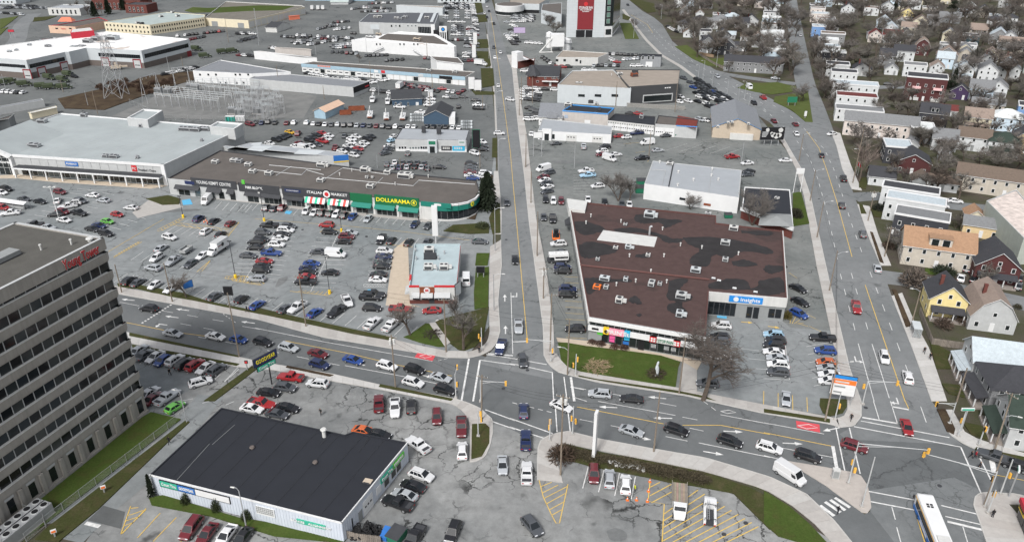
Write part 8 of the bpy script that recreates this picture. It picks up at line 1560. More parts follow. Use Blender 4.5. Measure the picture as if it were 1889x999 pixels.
def lot_lamp(t,x,yb,yt,label,two=False):
 px=tp(t,x,yb);p=P(*px);h=hfrom(px[0],px[1],tp(t,x,yt)[1]);o=thing('lot_lamp',label,'lamp post',tuple(p));MB().tube(p,p+V3((0,0,1.0)),.38,.34,12).tube(p+V3((0,0,1)),p+V3((0,0,1.08)),.3,.1,12).bd('base','yellow',o);MB().tube(p+V3((0,0,1)),p+V3((0,0,h)),.09,.07,6).bd('pole','charcoal',o);MB().box((p.x-.5,p.y-.2,h-.05),(p.x+.5,p.y+.2,h+.12)).bd('lamp_head','charcoal',o)
lot_lamp('a',768,118,-100,'lot lamp with yellow base beside the mall ramp');lot_lamp('a',1303,735,360,'lot lamp with yellow base at the first row end');lot_lamp('b',1000,235,20-60,'lot lamp with yellow base before the dollar shop');lot_lamp('b',890,805,450,'lot lamp with yellow base at the middle row end');lot_lamp('11',70,660,430,'lot lamp beside the black pickup in the first row');upole('30',1330,150,-60,'dark lamp post beside the tower lawn fence',False,0,(-40,-5,.8,1),wood=False,key='z1');upole('30',1755,905,635,'grey lamp post at the tyre shop lawn',False,0,(-40,-5,.6,1),wood=False,key='z2')
p=T('10',425,632);o=thing('lot_light_mast','tall white twin-head light mast in the supermarket lot','lamp post',tuple(p));h=hfrom(*tp('10',425,632),tp('10',365,415)[1]);MB().tube(p,p+V3((0,0,h)),.16,.11,8).bd('pole','white',o);MB().box((p.x-1.6,p.y-.08,h-.1),(p.x+1.6,p.y+.08,h+.05)).bd('crossbar','white',o)
for s in (-1.6,0,1.4): MB().box((p.x+s-.4,p.y-.3,h),(p.x+s+.4,p.y+.3,h+.25)).bd('lamp_head','offwhite',o)
def signal_head(o,c,d,z,n=3,red=True):
 d=V3(d).normalized();u=V3((-d.y,d.x,0));b=MB();q=V3((c[0],c[1],0));b.obox(q,u,d,-.2,.2,-.14,.14,z-1.05,z);hd=b.bd('signal_head','signal_yellow',o)
 for k in range(n):
  a=V3((c[0],c[1],z-.2-.33*k))+d*.14;MB().tube(a,a+d*.05,.12,.12,10).bd('lens','black' if k else ('black'),hd);MB().tube(a+V3((0,0,.02)),a+d*.16+V3((0,0,.02)),.14,.14,8,cap=False).bd('visor','black',hd)
def signal(t,x,y,label,heads,arm=None,h=5.6,top=None):
 px=tp(t,x,y);p=P(*px);o=thing('traffic_signal',label,'traffic signal',tuple(p));MB().tube(p,p+V3((0,0,h)),.13,.09,8).bd('pole','lightgrey',o);MB().box((p.x-.3,p.y-.3,.0),(p.x+.3,p.y+.3,.35)).bd('footing','concrete',o)
 if arm:
  d=gdir(px[0],px[1],arm[0],arm[1]);a=p+V3((0,0,h-.3));e=a+d*arm[2];MB().tube(a,e,.09,.06,6).tube(a-V3((0,0,.6)),a+d*arm[2]*.55,.05,.05,6).bd('mast_arm','lightgrey',o);q=MB();u=V3((-d.y,d.x,0));signal_head(o,(e.x,e.y),(arm[3],arm[4],0),e.z+.3)
 for (ox,oy,z,dx,dy) in heads: signal_head(o,(p.x+ox,p.y+oy),(dx,dy,0),z)
signal('22',300,690+10,'signal post with arm at the plaza corner kerb',[(.25,.1,3.4,0,1)],(-100,-8,5.2,0,1));signal('22',478,798,'twin signal post on the plaza lawn edge',[(.3,0,4.6,1,0),(-.6,-.3,3.4,-1,-.3)],None,5.4)
signal('21',1648,620,'green-capped signal post on the restaurant corner',[(-.6,0,4.4,-1,0),(-.2,.3,3.4,0,1)],None,6.0);signal('21',1460,960,'white signal post with arm on the western crossing',[(.3,.1,3.8,1,0)],(20,-90,3.2,-1,0),5.8);signal('32',285,280,'signal post on the corner lot island kerb',[(0,.2,4.8,0,1),(-.1,.2,3.5,0,1)],None,5.0);signal('32',447,240,'slanting signal post at the eastern crossing',[(-.3,0,4.4,1,0),(.5,.2,3.6,1,.2)],None,6.6)
signal('31',1590,250,'dark signal post on the grass corner island',[(.5,.2,5.6,0,1),(.6,.1,4.4,1,0)],None,6.2);signal('21',1640,984,'signal post with long arm over the junction',[],(100,6,5.0,0,1),5.2)
signal('33',505,130,'signal post on the tenant sign corner',[(.4,.2,3.6,1,0)],None,6.4);signal('23',715,984+20,'signal post with truss arm on the northwest corner of Windsor',[(-.4,.3,4.6,0,1)],(100,4,5.6,0,1),5.8);signal('33',600,585,'stout signal pole on the traffic island',[(0,.3,5.0,0,1),(.5,-.1,3.6,0,1)],(100,10,11,-.2,1),9.0);signal('33',695,750,'curved street lamp pole on the island tip',[],None,10.5);signal('33',1380,250,'signal post with green street sign on the northeast corner',[(0,.3,4.0,0,1)],None,5.6);signal('33',1320,160,'slim signal post on the east verge',[],(-100,-4,3.4,0,-1),5.0);signal('33',1528,315,'black-headed signal post before the corner house',[(0,-.3,4.6,-1,-.3)],None,5.2)
signal('33',1590,795,'signal post with red pedestrian heads on the southeast corner',[(.2,.2,4.4,-.5,1)],None,5.0);signal('33',1570,740+10,'signal mast reaching over the southern lanes',[(.0,.3,6.2,-1,.2)],(-100,-28,10.5,-.3,1),7.6);signal('33',1680,660,'signal post beside the right-hand lane',[(.5,0,4.6,1,0)],None,7.5)
def board(t,x,y,w,h,z,label,panel,posts=(-.35,.35),d=None,cat='sign',name='sign_board',frame='charcoal',pm='steel',th=.25,txt=None,txts='white',ts=.8,rz=0.0):
 px=tp(t,x,y);p=P(*px);o=thing(name,label,cat,tuple(p));u=V3((math.cos(rz),math.sin(rz),0));n=V3((u.y,-u.x,0))
 for q in posts: b=MB();c=p+u*w*q;b.tube((c.x,c.y,0),(c.x,c.y,z+h*.9),.13,.13,6);b.bd('post',pm,o)
 MB().obox(p,u,n,-w/2,w/2,-th/2,th/2,z,z+h).bd('frame',frame,o);pn=MB().obox(p,u,n,-w/2+.1,w/2-.1,th/2-.02,th/2+.03,z+.1,z+h-.1).bd('panel',panel,o);MB().obox(p,u,n,-w/2+.1,w/2-.1,-th/2-.03,-th/2+.02,z+.1,z+h-.1).bd('back_panel',panel,o)
 if txt:
  L=txt.split('|')
  for k,s in enumerate(L): put_text(s,p+n*(th/2+.05)+V3((0,0,z+h*(1-(k+.5)/len(L)))),u,n,ts,txts,pn,w*.8)
 return o,p,u,n
o,p,u,n=board('21',108,868,5.6,2.0,5.6,'tall blue and yellow tyre brand sign on black post','navy',(.1,),name='pylon_sign',pm='black',txt='GOODYEAR',txts='sign_yellow',ts=1.3,rz=R(52));MB().obox(p,u,n,-2.2,2.2,-.13,.13,4.4,5.5).bd('lower_frame','black',o);q=MB().obox(p,u,n,-2.1,2.1,.1,.17,4.45,5.45).bd('green_panel','signteal',o);put_text('Coast Tire',p+n*.2+V3((0,0,4.95)),u,n,.8,'white',q,3.6)
board('d',1165,800,6.2,5.2,2.4,'multi-tenant plaza sign with blue, orange and white panels','white',(-.42,.42),name='tenant_sign');o,p,u,n=board('d',1165,801,6.0,1.0,6.8,'blue top strip of the plaza tenant sign','signblue',(),name='tenant_sign_header')
LAB.pop('blue top strip of the plaza tenant sign');
ts_=[q for q in bpy.data.objects if q.name=='tenant_sign'][0]
for c_ in list(o.children): c_.parent=ts_;c_.location=o.location-ts_.location
bpy.data.objects.remove(o)
u=V3((1,0,0));n=V3((0,-1,0));p=V3(ts_.location)
for k,(z,h,m_) in enumerate(((5.5,1.2,'orange'),(4.2,1.2,'white'),(2.7,1.3,'white'))):
 q=MB().obox(p,u,n,-2.9,2.9 if k else 2.9,.14,.20,z,z+h).bd('tenant_panel',m_,ts_);MB().obox(p,u,n,-2.2,1.2-.7*k,.19,.22,z+.35,z+.75).bd('lettering','offwhite' if k==0 else 'midgrey',q)
board('32',600,398,1.3,9.5,.6,'slim white fuel-price pylon beside the hedge','white',(0,),name='price_pylon',frame='white',pm='white',th=.5,rz=R(70));board('11',1315,822,1.6,9.0,2.5,'broad white blank pylon behind the restaurant','white',(0,),name='blank_pylon',frame='white',pm='white',th=.9)
board('20',1672,270,2.2,2.4,2.2,'black, red and green leasing board at the mall kerb','black');board('20',1375,190,2.4,2.0,1.2,'blue glossy poster board at the street verge','blue',rz=R(35));board('21',1640,85,2.2,1.8,1.4,'black and yellow menu board on the drive-through lawn','black');board('12',203,190,3.4,2.4,7.0,'blank white billboard on two posts by the showroom','white',(-.45,.45));board('13',238,455,2.6,1.9,6.6,'blank white sign on two tall posts by the brick shop','white',(-.45,.45),frame='white',pm='white');board('03',200,770,4.4,2.6,1.6,'green highway direction sign on the grass triangle','green',frame='green');board('03',298,860,1.0,2.2,1.0,'small white plinth sign on the grass triangle','white',(0,),frame='white');bb_=board('h',1612,985,9,5,2.2,'black and white advertising billboard beside the workshop','black',(-.3,0,.3),th=.4);board('f',1287,690,3.0,7.2,1.0,'black and green rental pylon sign beside the main road','black',(0,),name='pylon_sign',frame='green');board('01',1575,665,3.2,6.0,1.2,'white multi-tenant pylon by the blue-fascia strip','white',name='pylon_sign');board('01',1620,668,3.6,5.2,.8,'white and red pylon beside the multi-tenant pylon','white',name='pylon_sign');board('01',1600,335,2.6,7.5,.8,'white dealer pylon on the far verge','white',(0,),name='pylon_sign');board('01',1592,430,2.4,7.5,.8,'second white dealer pylon on the far verge','white',(0,),name='pylon_sign');board('02',72,300,7.5,3.6,5.0,'lilac video billboard above the brick pump house','lilac',(0,));board('21',1478,275,2.4,3.4,2.4,'silver oval restaurant sign beside the drive-through','palegrey',(0,),rz=R(60));board('00',95,280,4,1.6,4,'red-topped base entrance sign on two legs','redpanel');board('20',1798,760,.7,.7,1.8,'small red stop sign at the tower lot exit','red',(0,));board('30',745,650,.8,.6,1.0,'orange arrow board at the fence lane','orange',(0,),frame='white',rz=R(30));board('30',395,965,.8,.6,1.0,'orange arrow board near the chiller','orange',(0,),frame='white',rz=R(30))
board('33',1740,680,1.6,.5,5.8,'green street name plate above the right-hand lane','signteal',(0,),frame='white',rz=R(60));board('33',1400,215,2.4,.55,4.9,'green street name plate at the northeast corner','signteal',(0,),frame='white')
o,p,u,n=bb_
for x,z,r in ((2.9,6.2,.9),(-2.2,6.3,.7),(.3,4.3,1.0),(1.5,3.9,1.1),(2.6,4.2,.9),(-.4,4.9,.6)): q=p+u*x+n*.24+V3((0,0,z-.1));MB().tube(q,q+n*.03,r,r,14).bd('poster_shape','offwhite',o)
for k in range(5): MB().obox(p,u,n,-4.1,-1.6-.2*k,.22,.26,5.2-.45*k,5.45-.45*k).bd('poster_line','lightgrey',o)
ts_.scale=(.74,.74,.86);ts_.rotation_euler=(0,0,-.3)
for k,(x,y) in enumerate(((680,330),(668,320))):
 p=T('13',x,y);o=thing('flagpole','red and white flag beside the small white bungalow','flag',tuple(p),group='flags by the bungalow');MB().tube(p,p+V3((0,0,4.6)),.05,.04,6).bd('pole','white',o);MB().box((p.x,p.y-.02,3.0),(p.x+.5,p.y+.02,4.5)).bd('flag_stripe','red',o);MB().box((p.x+.5,p.y-.02,3.0),(p.x+1.0,p.y+.02,4.5)).bd('flag_field','white',o)
# ================================================================ yards, bins, fences
def dumpster(t,x,y,label,m='green',w=2.2,d=1.6,h=1.5,rz=0):
 p=T(t,x,y);o=thing('dumpster',label,'dumpster',tuple(p),rz);b=MB();b.add([(-w/2,-d/2,.15),(w/2,-d/2,.15),(w/2,d/2,.15),(-w/2,d/2,.15),(-w/2-.1,-d/2-.15,h*.8),(w/2+.1,-d/2-.15,h*.8),(w/2+.1,d/2,h),(-w/2-.1,d/2,h)],[(0,3,2,1),(0,1,5,4),(1,2,6,5),(2,3,7,6),(3,0,4,7)]);link('bin',b.mesh('bin',m),o)
 link('lid',MB().add([(-w/2-.12,-d/2-.2,h*.8+.03),(w/2+.12,-d/2-.2,h*.8+.03),(w/2+.12,d/2,h+.03),(-w/2-.12,d/2,h+.03)],[(0,1,2,3)]).mesh('lid','charcoal' if m!='blue' else m),o);bx(o,'skid',(-w/2,-.3,0),(w/2,-.1,.16),'charcoal');bx(o,'skid',(-w/2,.1,0),(w/2,.3,.16),'charcoal')
dumpster('12',945,450,'dark green dumpster at the white metal shed, front one',w=3,d=2.6,h=2.2);dumpster('12',955,395,'dark green dumpster at the white metal shed, rear one',w=3,d=2.4,h=2);dumpster('12',1585,635,'small green dumpster behind the plaza');dumpster('31',1010,975,'green dumpster next to the tyre heap',w=2.2,d=2.6,h=1.7,rz=-.5);dumpster('f',495,68,'dark green dumpster behind the blue hall');dumpster('h',465,880,'dark green dumpster beside the rusty-roof garage')
for k,(x,y) in enumerate(((930,980),(945,945))): dumpster('31',x,y,'blue recycling bin beside the tyre heap','blue',1.0,1.0,1.3,-.4)
LAB['blue recycling bin beside the tyre heap'][0]['group']='blue bins by the tyre heap';LAB['blue recycling bin beside the tyre heap'][1]['group']='blue bins by the tyre heap'
tm=MB();N=14
for i in range(N):
 for j in range(6):
  a=2*math.pi*i/N;b_=2*math.pi*j/6;r=.30+.11*math.cos(b_);tm.v.append((r*math.cos(a),r*math.sin(a),.11*math.sin(b_)))
  tm.f.append((i*6+j,((i+1)%N)*6+j,((i+1)%N)*6+(j+1)%6,i*6+(j+1)%6));tm.m.append(0)
tyre=tm.mesh('tyre','rubber')
for k in range(95):
 x=rnd.uniform(690,905);y=rnd.uniform(890,990);p=T('31',x,y);lay=rnd.random()*max(.15,1-abs(x-800)/130)*1.5;o=bpy.data.objects.new('old_tyre',tyre);COL.objects.link(o);o.location=(p.x,p.y,.14+lay);o.rotation_euler=(rnd.gauss(0,.55),rnd.gauss(0,.55),0);tag(o,'worn black tyre in the heap beside the tyre shop','tyre','heap of old tyres')
def fence(t,pts,h,label,board_w=.16,m='fence_wood',cols=((.20,.175,.15),(.17,.15,.13),(.23,.20,.17)),name='wooden_fence',gap=.02):
 P_=[T(t,x,y) for x,y in pts];o=thing(name,label,'fence',tuple(P_[0]))
 for i in range(len(P_)-1):
  a,b=P_[i],P_[i+1];f=Face(a,b);n=max(1,int(f.L/board_w))
  mb=[f.box('board',o,f.L*k/n+gap,f.L*(k+1)/n-gap,.05,h*rnd.uniform(.97,1.0),m,.03,-.03,color=rnd.choice(cols)) for k in range(n)]
  f.box('rail',o,0,f.L,h*.75,h*.75+.1,m,.08,.03,color=cols[0])
fence('23',((1125,345),(1215,575),(1440,605)),1.8,'grey weathered board fence round the yellow house garden',.35);fence('31',((635,965),(740,992),(900,1010)),1.6,'weathered picket fence in front of the tyre heap',.3);fence('02',((1375,400),(1480,420)),1.8,'brown board fence before the dark gabled house',.5,cols=((.28,.20,.13),(.25,.18,.12)));fence('02',((1370,400),(1480,470),(1590,520)),1.6,'long grey fence beside the Windsor Street lawn',.6);fence('33',((1700,290),(1851,320)),1.2,'low tan slatted fence beside the corner house',.25,cols=((.36,.27,.17),(.33,.25,.16)))
def chain_fence(t,pts,h,label,step=3.0):
 P_=[T(t,x,y) for x,y in pts];o=thing('chain_fence',label,'fence',tuple(P_[0]))
 for i in range(len(P_)-1):
  f=Face(P_[i],P_[i+1]);n=max(1,int(f.L/step))
  for k in range(n+1): c=f.pt(f.L*k/n,0);MB().tube(c,c+V3((0,0,h)),.045,.045,6).bd('post','steel',o)
  w=MB()
  for z in (.1,h-.05): w.tube(f.pt(0,z),f.pt(f.L,z),.03,.03,4,cap=False)
  for k in range(int(f.L/.35)): a=f.pt(.35*k,.1);b=f.pt(min(f.L,.35*k+h),h-.05);w.tube(a,b,.010,.010,3,cap=False);a=f.pt(min(f.L,.35*k+h),.1);b=f.pt(.35*k,h-.05);w.tube(a,b,.010,.010,3,cap=False)
  q=w.bd('wire_mesh','mesh_wire',o);q['kind']='stuff'
chain_fence('30',((1290,135),(330,880),(190,1000)),1.9,'chain-link fence between the tower lawn and the lane');chain_fence('30',((180,790),(325,860),(330,900)),1.9,'chain-link enclosure beside the roof chillers');chain_fence('n',((0,330),(480,560),(1400,590),(1889,640)),2.4,'chain-link fence along the front of the substation',5.0);chain_fence('f',((1035,130),(1400,240)),2.2,'chain-link fence round the small compound by the blue shed',4.0)
p=T('30',150,930);d=gdir(*tp('30',150,930),60,-48);o=thing('chiller_unit','large rooftop-style chiller with two rows of black fans beside the tower','chiller',tuple(p),math.atan2(d.y,d.x));bx(o,'casing',(-5,-1.6,.3),(5,1.6,2.3),'steel');bx(o,'base',(-5.1,-1.7,0),(5.1,1.7,.3),'concrete');bx(o,'rail',(-5,-.1,2.3),(5,.1,2.36),'charcoal')
for i in range(6):
 for s in (-.85,.85): link('fan',MB().tube((-4.2+1.68*i,s,2.3),(-4.2+1.68*i,s,2.42),.62,.62,14,1).tube((-4.2+1.68*i,s,2.42),(-4.2+1.68*i,s,2.46),.5,.5,14,0).mesh('fan',['black','lightgrey']),o)
p=T('23',1095,500);d=gdir(*tp('23',1095,500),-20,-60);o=thing('bus_shelter','clear glass bus shelter with pale roof on the east pavement','bus shelter',tuple(p),math.atan2(d.y,d.x));bx(o,'roof',(-1.9,-.9,2.45),(1.9,.9,2.57),'palegrey');
for x in (-1.8,1.8):
 for y in (-.8,.8): bx(o,'post',(x-.04,y-.04,.12),(x+.04,y+.04,2.45),'steel')
bx(o,'glass_panel',(-1.8,-.82,.4),(1.8,-.79,2.3),'clear');bx(o,'glass_end',(1.78,-.8,.4),(1.81,.8,2.3),'clear');bx(o,'glass_end',(-1.81,-.8,.4),(-1.78,.8,2.3),'clear');bx(o,'bench',(-1.2,-.7,.5),(1.2,-.3,.58),'fence_wood',(.3,.25,.2))
for k in range(6):
 p=T('n',1415+44*k+(16 if k>2 else 0),580);col='porta' if k<3 else 'white';o=thing('portable_toilet','teal portable toilet behind the supermarket' if k<3 else 'white portable toilet behind the supermarket','toilet',tuple(p),0,'portable toilets');bx(o,'cabin',(-.6,-.6,.1),(.6,.6,2.1),col);bx(o,'roof',(-.66,-.66,2.1),(.66,.66,2.3),'white');bx(o,'door',(-.4,-.63,.2),(.4,-.6,2.0),'teal' if k<3 else 'lightgrey')
p=T('10',90,560);d=gdir(*tp('10',90,560),100,14);o=thing('cart_shelter','long cart shelter with translucent white roof in the supermarket lot','cart shelter',tuple(p),math.atan2(d.y,d.x));b=MB();n=8;b.loft([[(x,-1.3,2.1),(x,0,2.6),(x,1.3,2.1),(x,1.3,2.0),(x,0,2.5),(x,-1.3,2.0)] for x in (-6.5,6.5)]);link('roof',b.mesh('roof','white'),o)
for x in (-6.3,-2,2,6.3):
 for y in (-1.2,1.2): bx(o,'post',(x-.05,y-.05,0),(x+.05,y+.05,2.1),'steel')
for y in (-.5,.5): bx(o,'cart_row',(-5.5,y-.3,.3),(5.5,y+.3,1.0),'mesh_wire')
p=T('33',505,545);o=thing('control_cabinet','grey signal control cabinet on the traffic island','cabinet',tuple(p),-.2);bx(o,'box',(-.55,-.4,.25),(.55,.4,1.9),'lightgrey');bx(o,'cap',(-.6,-.45,1.9),(.6,.45,1.98),'offwhite');bx(o,'plinth',(-.7,-.55,.12),(.7,.55,.3),'concrete');bx(o,'door',(-.45,-.43,.4),(.45,-.4,1.75),'midgrey')
def cone(t,x,y,label,gp):
 p=T(t,x,y);o=thing('traffic_cone',label,'cone',(p.x,p.y,.03),0,gp);link('cone',MB().tube((0,0,.05),(0,0,.75),.2,.04,8).mesh('cone','orange'),o);link('stripe',MB().tube((0,0,.35),(0,0,.5),.135,.105,8).mesh('stripe','white'),o);bx(o,'base',(-.24,-.24,0),(.24,.24,.06),'orange')
for x,y in ((838,702),(903,702),(998,572),(988,640),(980,712)): cone('32',x,y,'orange traffic cone on the corner lot','cones on the corner lot')
for x,y in ((980,165),(1000,150),(1015,170)): cone('a',x,y,'orange construction stand between two parked cars','orange stands in the mall lot')
p=T('22',1068,800);o=thing('lawn_sculpture','tall white abstract figure sculpture on the plaza lawn','sculpture',tuple(p));b=MB();prof=[(0,.28),(.6,.22),(1.3,.34),(2.0,.42),(2.5,.30),(2.8,.2),(3.1,.27),(3.5,.2),(3.7,.05)]
b.loft([[(p.x+r*math.cos(6.283*i/10)+.1*math.sin(z*2),p.y+r*math.sin(6.283*i/10)*.7,z) for i in range(10)] for z,r in prof]);b.bd('figure','palegrey',o,smooth=True);MB().box((p.x-.4,p.y-.4,0),(p.x+.4,p.y+.4,.2)).bd('plinth','concrete',o)
for t,x,y,w,lab in (('01',740,800,7,'rust-red open skip, larger of two in the utility yard'),('01',660,830,5,'rust-red open skip, smaller of two in the utility yard')):
 p=T(t,x,y);o=thing('rusty_skip',lab,'skip',tuple(p),.15);bx(o,'floor',(-w/2,-1.2,.1),(w/2,1.2,.25),'rust');bx(o,'side',(-w/2,-1.25,.1),(w/2,-1.15,1.7),'rust');bx(o,'side',(-w/2,1.15,.1),(w/2,1.25,1.7),'rust');bx(o,'end',(-w/2-.05,-1.2,.1),(-w/2+.05,1.2,1.7),'rust');bx(o,'end',(w/2-.05,-1.2,.1),(w/2+.05,1.2,1.7),'rust')
for gx,gy,nx in ((590,315,5),(1140,390,4)):
 for k in range(nx*3):
  p=T('f',gx+(k%nx)*26,gy+(k//nx)*32);o=thing('drum_bundle','white coil and pipe bundle stacked beside the blue shed','pipe bundle',tuple(p),0,'white pipe bundles');b=MB()
  for j in range(3): b.tube((-.9,(j-1)*.5,.35),(.9,(j-1)*.5,.35),.24,.24,8)
  b.tube((-.9,-.25,.78),(.9,-.25,.78),.24,.24,8).tube((-.9,.25,.78),(.9,.25,.78),.24,.24,8);link('pipes',b.mesh('pipes','palegrey'),o);bx(o,'band',(-.05,-.78,.1),(.05,.78,1.05),'charcoal')
# ================================================================ substation
def gantry(t,x0,y0,x1,y1,h,label):
 a,b=T(t,x0,y0),T(t,x1,y1);o=thing('steel_gantry',label,'gantry',tuple((a+b)/2),group='substation gantries');d=(b-a).normalized();n=V3((-d.y,d.x,0))
 for c in (a,b): MB().tube(c-n*1.4,c+V3((0,0,h)),.13,.10,5).tube(c+n*1.4,c+V3((0,0,h)),.13,.10,5).tube(c-n*.9+V3((0,0,h*.36)),c+n*.9+V3((0,0,h*.36)),.08,.08,4).bd('leg_frame','steel',o)
 MB().tube(a+V3((0,0,h)),b+V3((0,0,h)),.16,.16,5).bd('beam','steel',o)
 for k in range(4):
  c=a.lerp(b,(k+.5)/4)+V3((0,0,h));MB().tube(c,c-V3((0,0,1.2)),.12,.12,6).bd('insulator','lightgrey',o)
gantry('n',225,330,440,250,12,'grey A-frame steel gantry at the substation bank');gantry('n',670,140,880,110,11,'grey A-frame steel gantry at the substation bank')
for i,(x0,y0,x1,y1) in enumerate(((380,330,1300,420),(400,360,1290,450),(650,270,1500,340),(670,300,1500,370),(1000,130,1889,210),(1020,160,1889,240),(900,190,1600,260),(960,100,1889,170),(1100,230,1700,285),(700,330,1400,400),(500,230,1000,270),(1400,300,1889,340),(1200,90,1889,130))):
 a,b=T('n',x0,y0),T('n',x1,y1);o=thing('busbar_row','row of tubular busbars on insulator posts in the substation','busbar',tuple((a+b)/2),group='substation busbars');n=9
 for k in range(n):
  c=a.lerp(b,k/(n-1));MB().tube(c,c+V3((0,0,4.0)),.11,.11,5).bd('support','steel',o);MB().tube(c+V3((0,0,4.0)),c+V3((0,0,5.2)),.17,.14,6).bd('insulator','lightgrey',o)
 MB().tube(a+V3((0,0,5.25)),b+V3((0,0,5.25)),.10,.10,5).bd('busbar','palegrey',o)
for i,(x,y) in enumerate(((1490,470),(1590,490),(1850,470),(880,120),(960,140),(420,180),(560,190))):
 p=T('n',x,y);o=thing('power_transformer','grey finned power transformer with bushings in the substation','transformer',tuple(p),group='substation transformers');bx(o,'tank',(-1.6,-1.1,.3),(1.6,1.1,3.0),'clapboard');bx(o,'pad',(-2,-1.5,0),(2,1.5,.3),'concrete')
 for k in range(6): bx(o,'fin',(-1.5+.55*k,-1.5,.5),(-1.35+.55*k,-1.1,2.6),'midgrey')
 for k in (-1,0,1): link('bushing',MB().tube((k*.9,0,3.0),(k*1.1,0,4.6),.2,.12,8).mesh('bushing','lightgrey'),o)
for i,(x,y) in enumerate(((1640,560),(1760,520),(1830,420),(1700,420),(2000,430),(2080,500),(2150,380),(2050,600),(1900,560),(1980,520),(1920,350),(2000,330),(1840,350),(1760,340),(2120,440),(1980,600),(1700,500),(1600,420),(2200,470),(1880,260))):
 p=T('n',x,y);o=thing('switch_rack','tall lattice switch rack with insulators in the substation','switchgear',tuple(p),group='substation switch racks')
 for sx in (-1.4,1.4):
  for sy in (-.8,.8): MB().box((p.x+sx-.07,p.y+sy-.07,0),(p.x+sx+.07,p.y+sy+.07,7.5)).bd('column','steel',o)
 for z in (2.5,5,7.5): MB().box((p.x-1.5,p.y-.86,z-.07),(p.x+1.5,p.y-.74,z+.07)).bd('rail','steel',o);MB().box((p.x-1.5,p.y+.74,z-.07),(p.x+1.5,p.y+.86,z+.07)).bd('rail','steel',o)
 for k in range(5): MB().tube((p.x-1.2+.6*k,p.y,7.5),(p.x-1.2+.6*k,p.y,8.6),.13,.1,6).bd('insulator','palegrey',o)
p=T('00',850,705);h=hfrom(*tp('00',850,705),tp('00',765,255)[1]);o=thing('lattice_pylon','tall grey lattice transmission pylon standing on the scrub bank','pylon',tuple(p));W0=4.2
def lp(z): return W0*(1-.78*z/h)
L_=[0,.22,.4,.55,.67,.77,.86,.93,1.0]
for sx,sy in ((-1,-1),(1,-1),(1,1),(-1,1)):
 MB().tube((p.x+sx*lp(0),p.y+sy*lp(0),0),(p.x+sx*lp(h),p.y+sy*lp(h),h),.17,.10,4).bd('leg','steel',o)
for i in range(len(L_)-1):
 z0,z1=L_[i]*h,L_[i+1]*h;a,b=lp(z0),lp(z1)
 for (q0,q1) in (((-1,-1),(1,-1)),((1,-1),(1,1)),((1,1),(-1,1)),((-1,1),(-1,-1))):
  MB().tube((p.x+q0[0]*a,p.y+q0[1]*a,z0),(p.x+q1[0]*b,p.y+q1[1]*b,z1),.09,.09,3).tube((p.x+q1[0]*a,p.y+q1[1]*a,z0),(p.x+q0[0]*b,p.y+q0[1]*b,z1),.09,.09,3).bd('cross_brace','steel',o)
for z in (.78,.88,.98): MB().tube((p.x-5,p.y,h*z),(p.x+5,p.y,h*z),.14,.14,4).bd('cross_arm','steel',o)
# ================================================================ people
def figure(pose,seed):
 rg=random.Random(seed);sw=pose;V=[];E=[];Rr=[]
 def v(x,y,z,r,par=None):
  V.append((x,y,z));Rr.append(r);i=len(V)-1
  if par is not None: E.append((par,i))
  return i
 pel=v(0,0,.95,.15);ch=v(.02,0,1.28,.17,pel);nk=v(.03,0,1.50,.07,ch);hd=v(.06,0,1.62,.095,nk);tp_=v(.05,0,1.73,.085,hd);v(.15,0,1.63,.02,hd)
 for s,k in ((1,sw),(-1,-sw)):
  hp=v(.0,s*.10,.88,.115,pel);kn=v(.22*k+.04,s*.10,.50,.075,hp);an=v(.36*k-.05,s*.10,.10,.05,kn);v(.36*k+.12,s*.11,.05,.045,an)
  sh=v(.02,s*.20,1.43,.075,ch);el=v(-.16*k,s*.27,1.16,.055,sh);wr=v(-.10*k+.08,s*.26,.93,.04,el);pm=v(-.10*k+.11,s*.26,.86,.04,wr)
  for q in range(4): v(-.10*k+.13+.012*q,s*(.235+.016*q),.78+.006*abs(q-1.5),.010,pm)
  v(-.10*k+.17,s*.225,.85,.011,wr)
 me=bpy.data.meshes.new('fig');me.from_pydata(V,E,[]);o=bpy.data.objects.new('fig',me);COL.objects.link(o);o.modifiers.new('s','SKIN');
 for i,sv in enumerate(me.skin_vertices[0].data): sv.radius=(Rr[i],Rr[i]);sv.use_root=(i==0)
 o.modifiers.new('d','SUBSURF').levels=1;bpy.context.view_layer.update()
 m=bpy.data.meshes.new_from_object(o.evaluated_get(bpy.context.evaluated_depsgraph_get()));bpy.data.objects.remove(o)
 m.materials.clear()
 for q in ('cloth','trouser','skin','hair','black'): m.materials.append(M(q))
 for p_ in m.polygons:
  c=p_.center;z=c.z
  p_.material_index=4 if z<.13 else (1 if z<.93 and abs(c.y)<.2 else (2 if (z<.93) else (0 if z<1.5 else (3 if (z>1.66 or c.x<.04) and z>1.55 else 2))));p_.use_smooth=True
 return m
FIG=[figure(.9,1),figure(.5,2),figure(.15,3)]
def person(t,x,y,dx,dy,col,label,fig=0,s=1.0):
 px=tp(t,x,y);p=P(*px);d=gdir(px[0],px[1],dx,dy);o=bpy.data.objects.new('person',FIG[fig]);COL.objects.link(o);o.location=(p.x,p.y,.15 if label.find('pavement')>=0 else .09);o.rotation_euler=(0,0,math.atan2(d.y,d.x));o.scale=(s,s,s);o.color=(*col,1);tag(o,label,'person')
K=(.012,.012,.014)
person('20',1235,795,60,40,K,'person in black walking across the office tower lot');person('20',1795,340,-60,-10,K,'person in dark coat on the pavement beside the mall lot');person('21',1630,635,10,40,K,'person in black waiting on the restaurant corner pavement',2);person('30',1207,305,60,-45,K,'person in black walking along the tyre shop lane');person('31',472,100,-40,30,(.03,.03,.03),'person in dark clothes on the cracked lot',1)
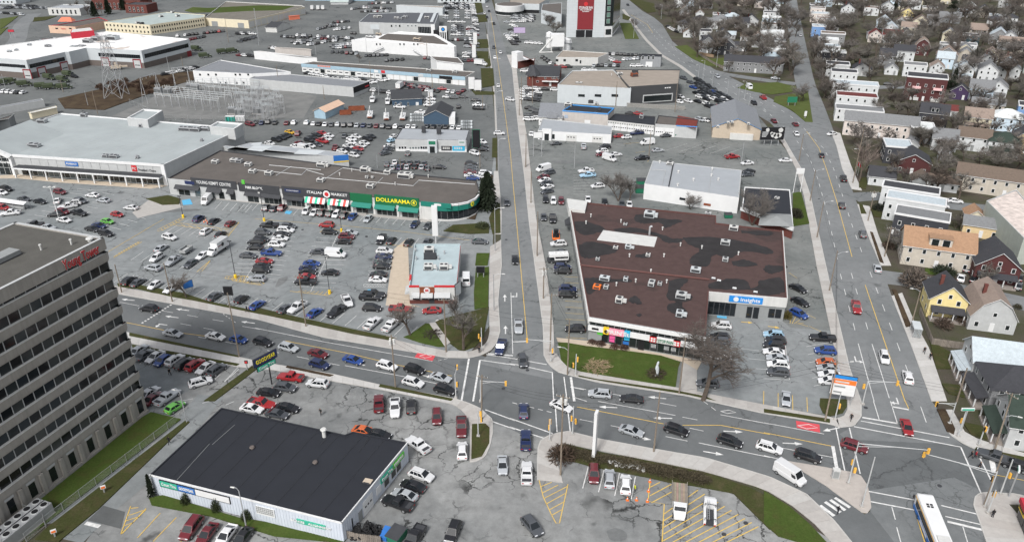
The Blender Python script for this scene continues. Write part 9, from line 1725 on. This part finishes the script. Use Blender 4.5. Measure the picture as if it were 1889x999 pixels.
person('32',890,645,-60,10,(.45,.50,.03),'person in a yellow safety jacket beside the white car',2);person('33',617,140,-40,40,K,'person in black carrying a bag on the tenant sign corner pavement');person('33',522,800,40,-40,K,'person in a black coat on the zebra crossing of the slip lane');person('33',1468,405,60,20,K,'person in black on the right-hand crosswalk, ahead of three');person('33',1500,405,60,20,(.30,.02,.03),'person in a red jacket on the right-hand crosswalk',1);person('33',1528,482,40,30,(.03,.03,.035),'person in a dark coat stepping onto the right-hand crosswalk',1);person('33',1622,828,-30,-60,K,'person in black standing on the southeast corner pavement',2)
person('23',1160,638,20,60,K,'person in black walking on the east pavement, ahead of the other',0);person('23',1203,682,20,60,K,'person with a backpack following on the east pavement',1);person('11',815,615,-60,-5,K,'person in black on the shop pavement behind a silver car',2);person('11',1190,660,30,50,K,'person in black on the shop pavement beside a navy car',2);person('10',205,330,60,5,K,'person at the supermarket entrance pavement',2);person('10',228,328,-60,5,K,'person in dark clothes leaving the supermarket pavement',1)
p=[T('33',1795,800),T('33',1900,1005)];o,fs=building('corner_shop','yellow-signed corner shop with red roof edge and dark windows','shop building',[T('33',1795,820),T('33',1870,1000),T('33',2150,980),T('33',1960,790)],3.6,'concrete','tar_roof',.5,'red');
f=fs[0];f.box('red_edge',o,0,f.L,3.3,4.12,'redpanel',.5);f.box('yellow_sign',o,.2,f.L*.5,2.2,3.2,'yellow',.3);f.bars(o,f.L*.26,2.75,f.L*.4,.8,5,'black',.31);f.row(o,.5,f.L-.5,.3,2.1,4,1.6,frame='charcoal',pane='glass')
rk=MB();
for k in range(150):
 x=rnd.uniform(690,960);c=T('32',x,430+(x-690)*.22+rnd.gauss(0,9));s=rnd.uniform(.08,.3);rk.box((c.x-s,c.y-s,.15),(c.x+s,c.y+s*.8,.18+s))
o=rk.bd('rubble','offwhite',kind='stuff');tag(o,'scattered pale rubble and snow along the hedge','rubble')
# ---- final label check: same label -> same group
for lb,os_ in LAB.items():
 live=[]
 for q in os_:
  try: q.name;live.append(q)
  except ReferenceError: pass
 if len(live)>1:
  gname=next((q['group'] for q in live if 'group' in q),lb)
  for q in live: q['group']=gname
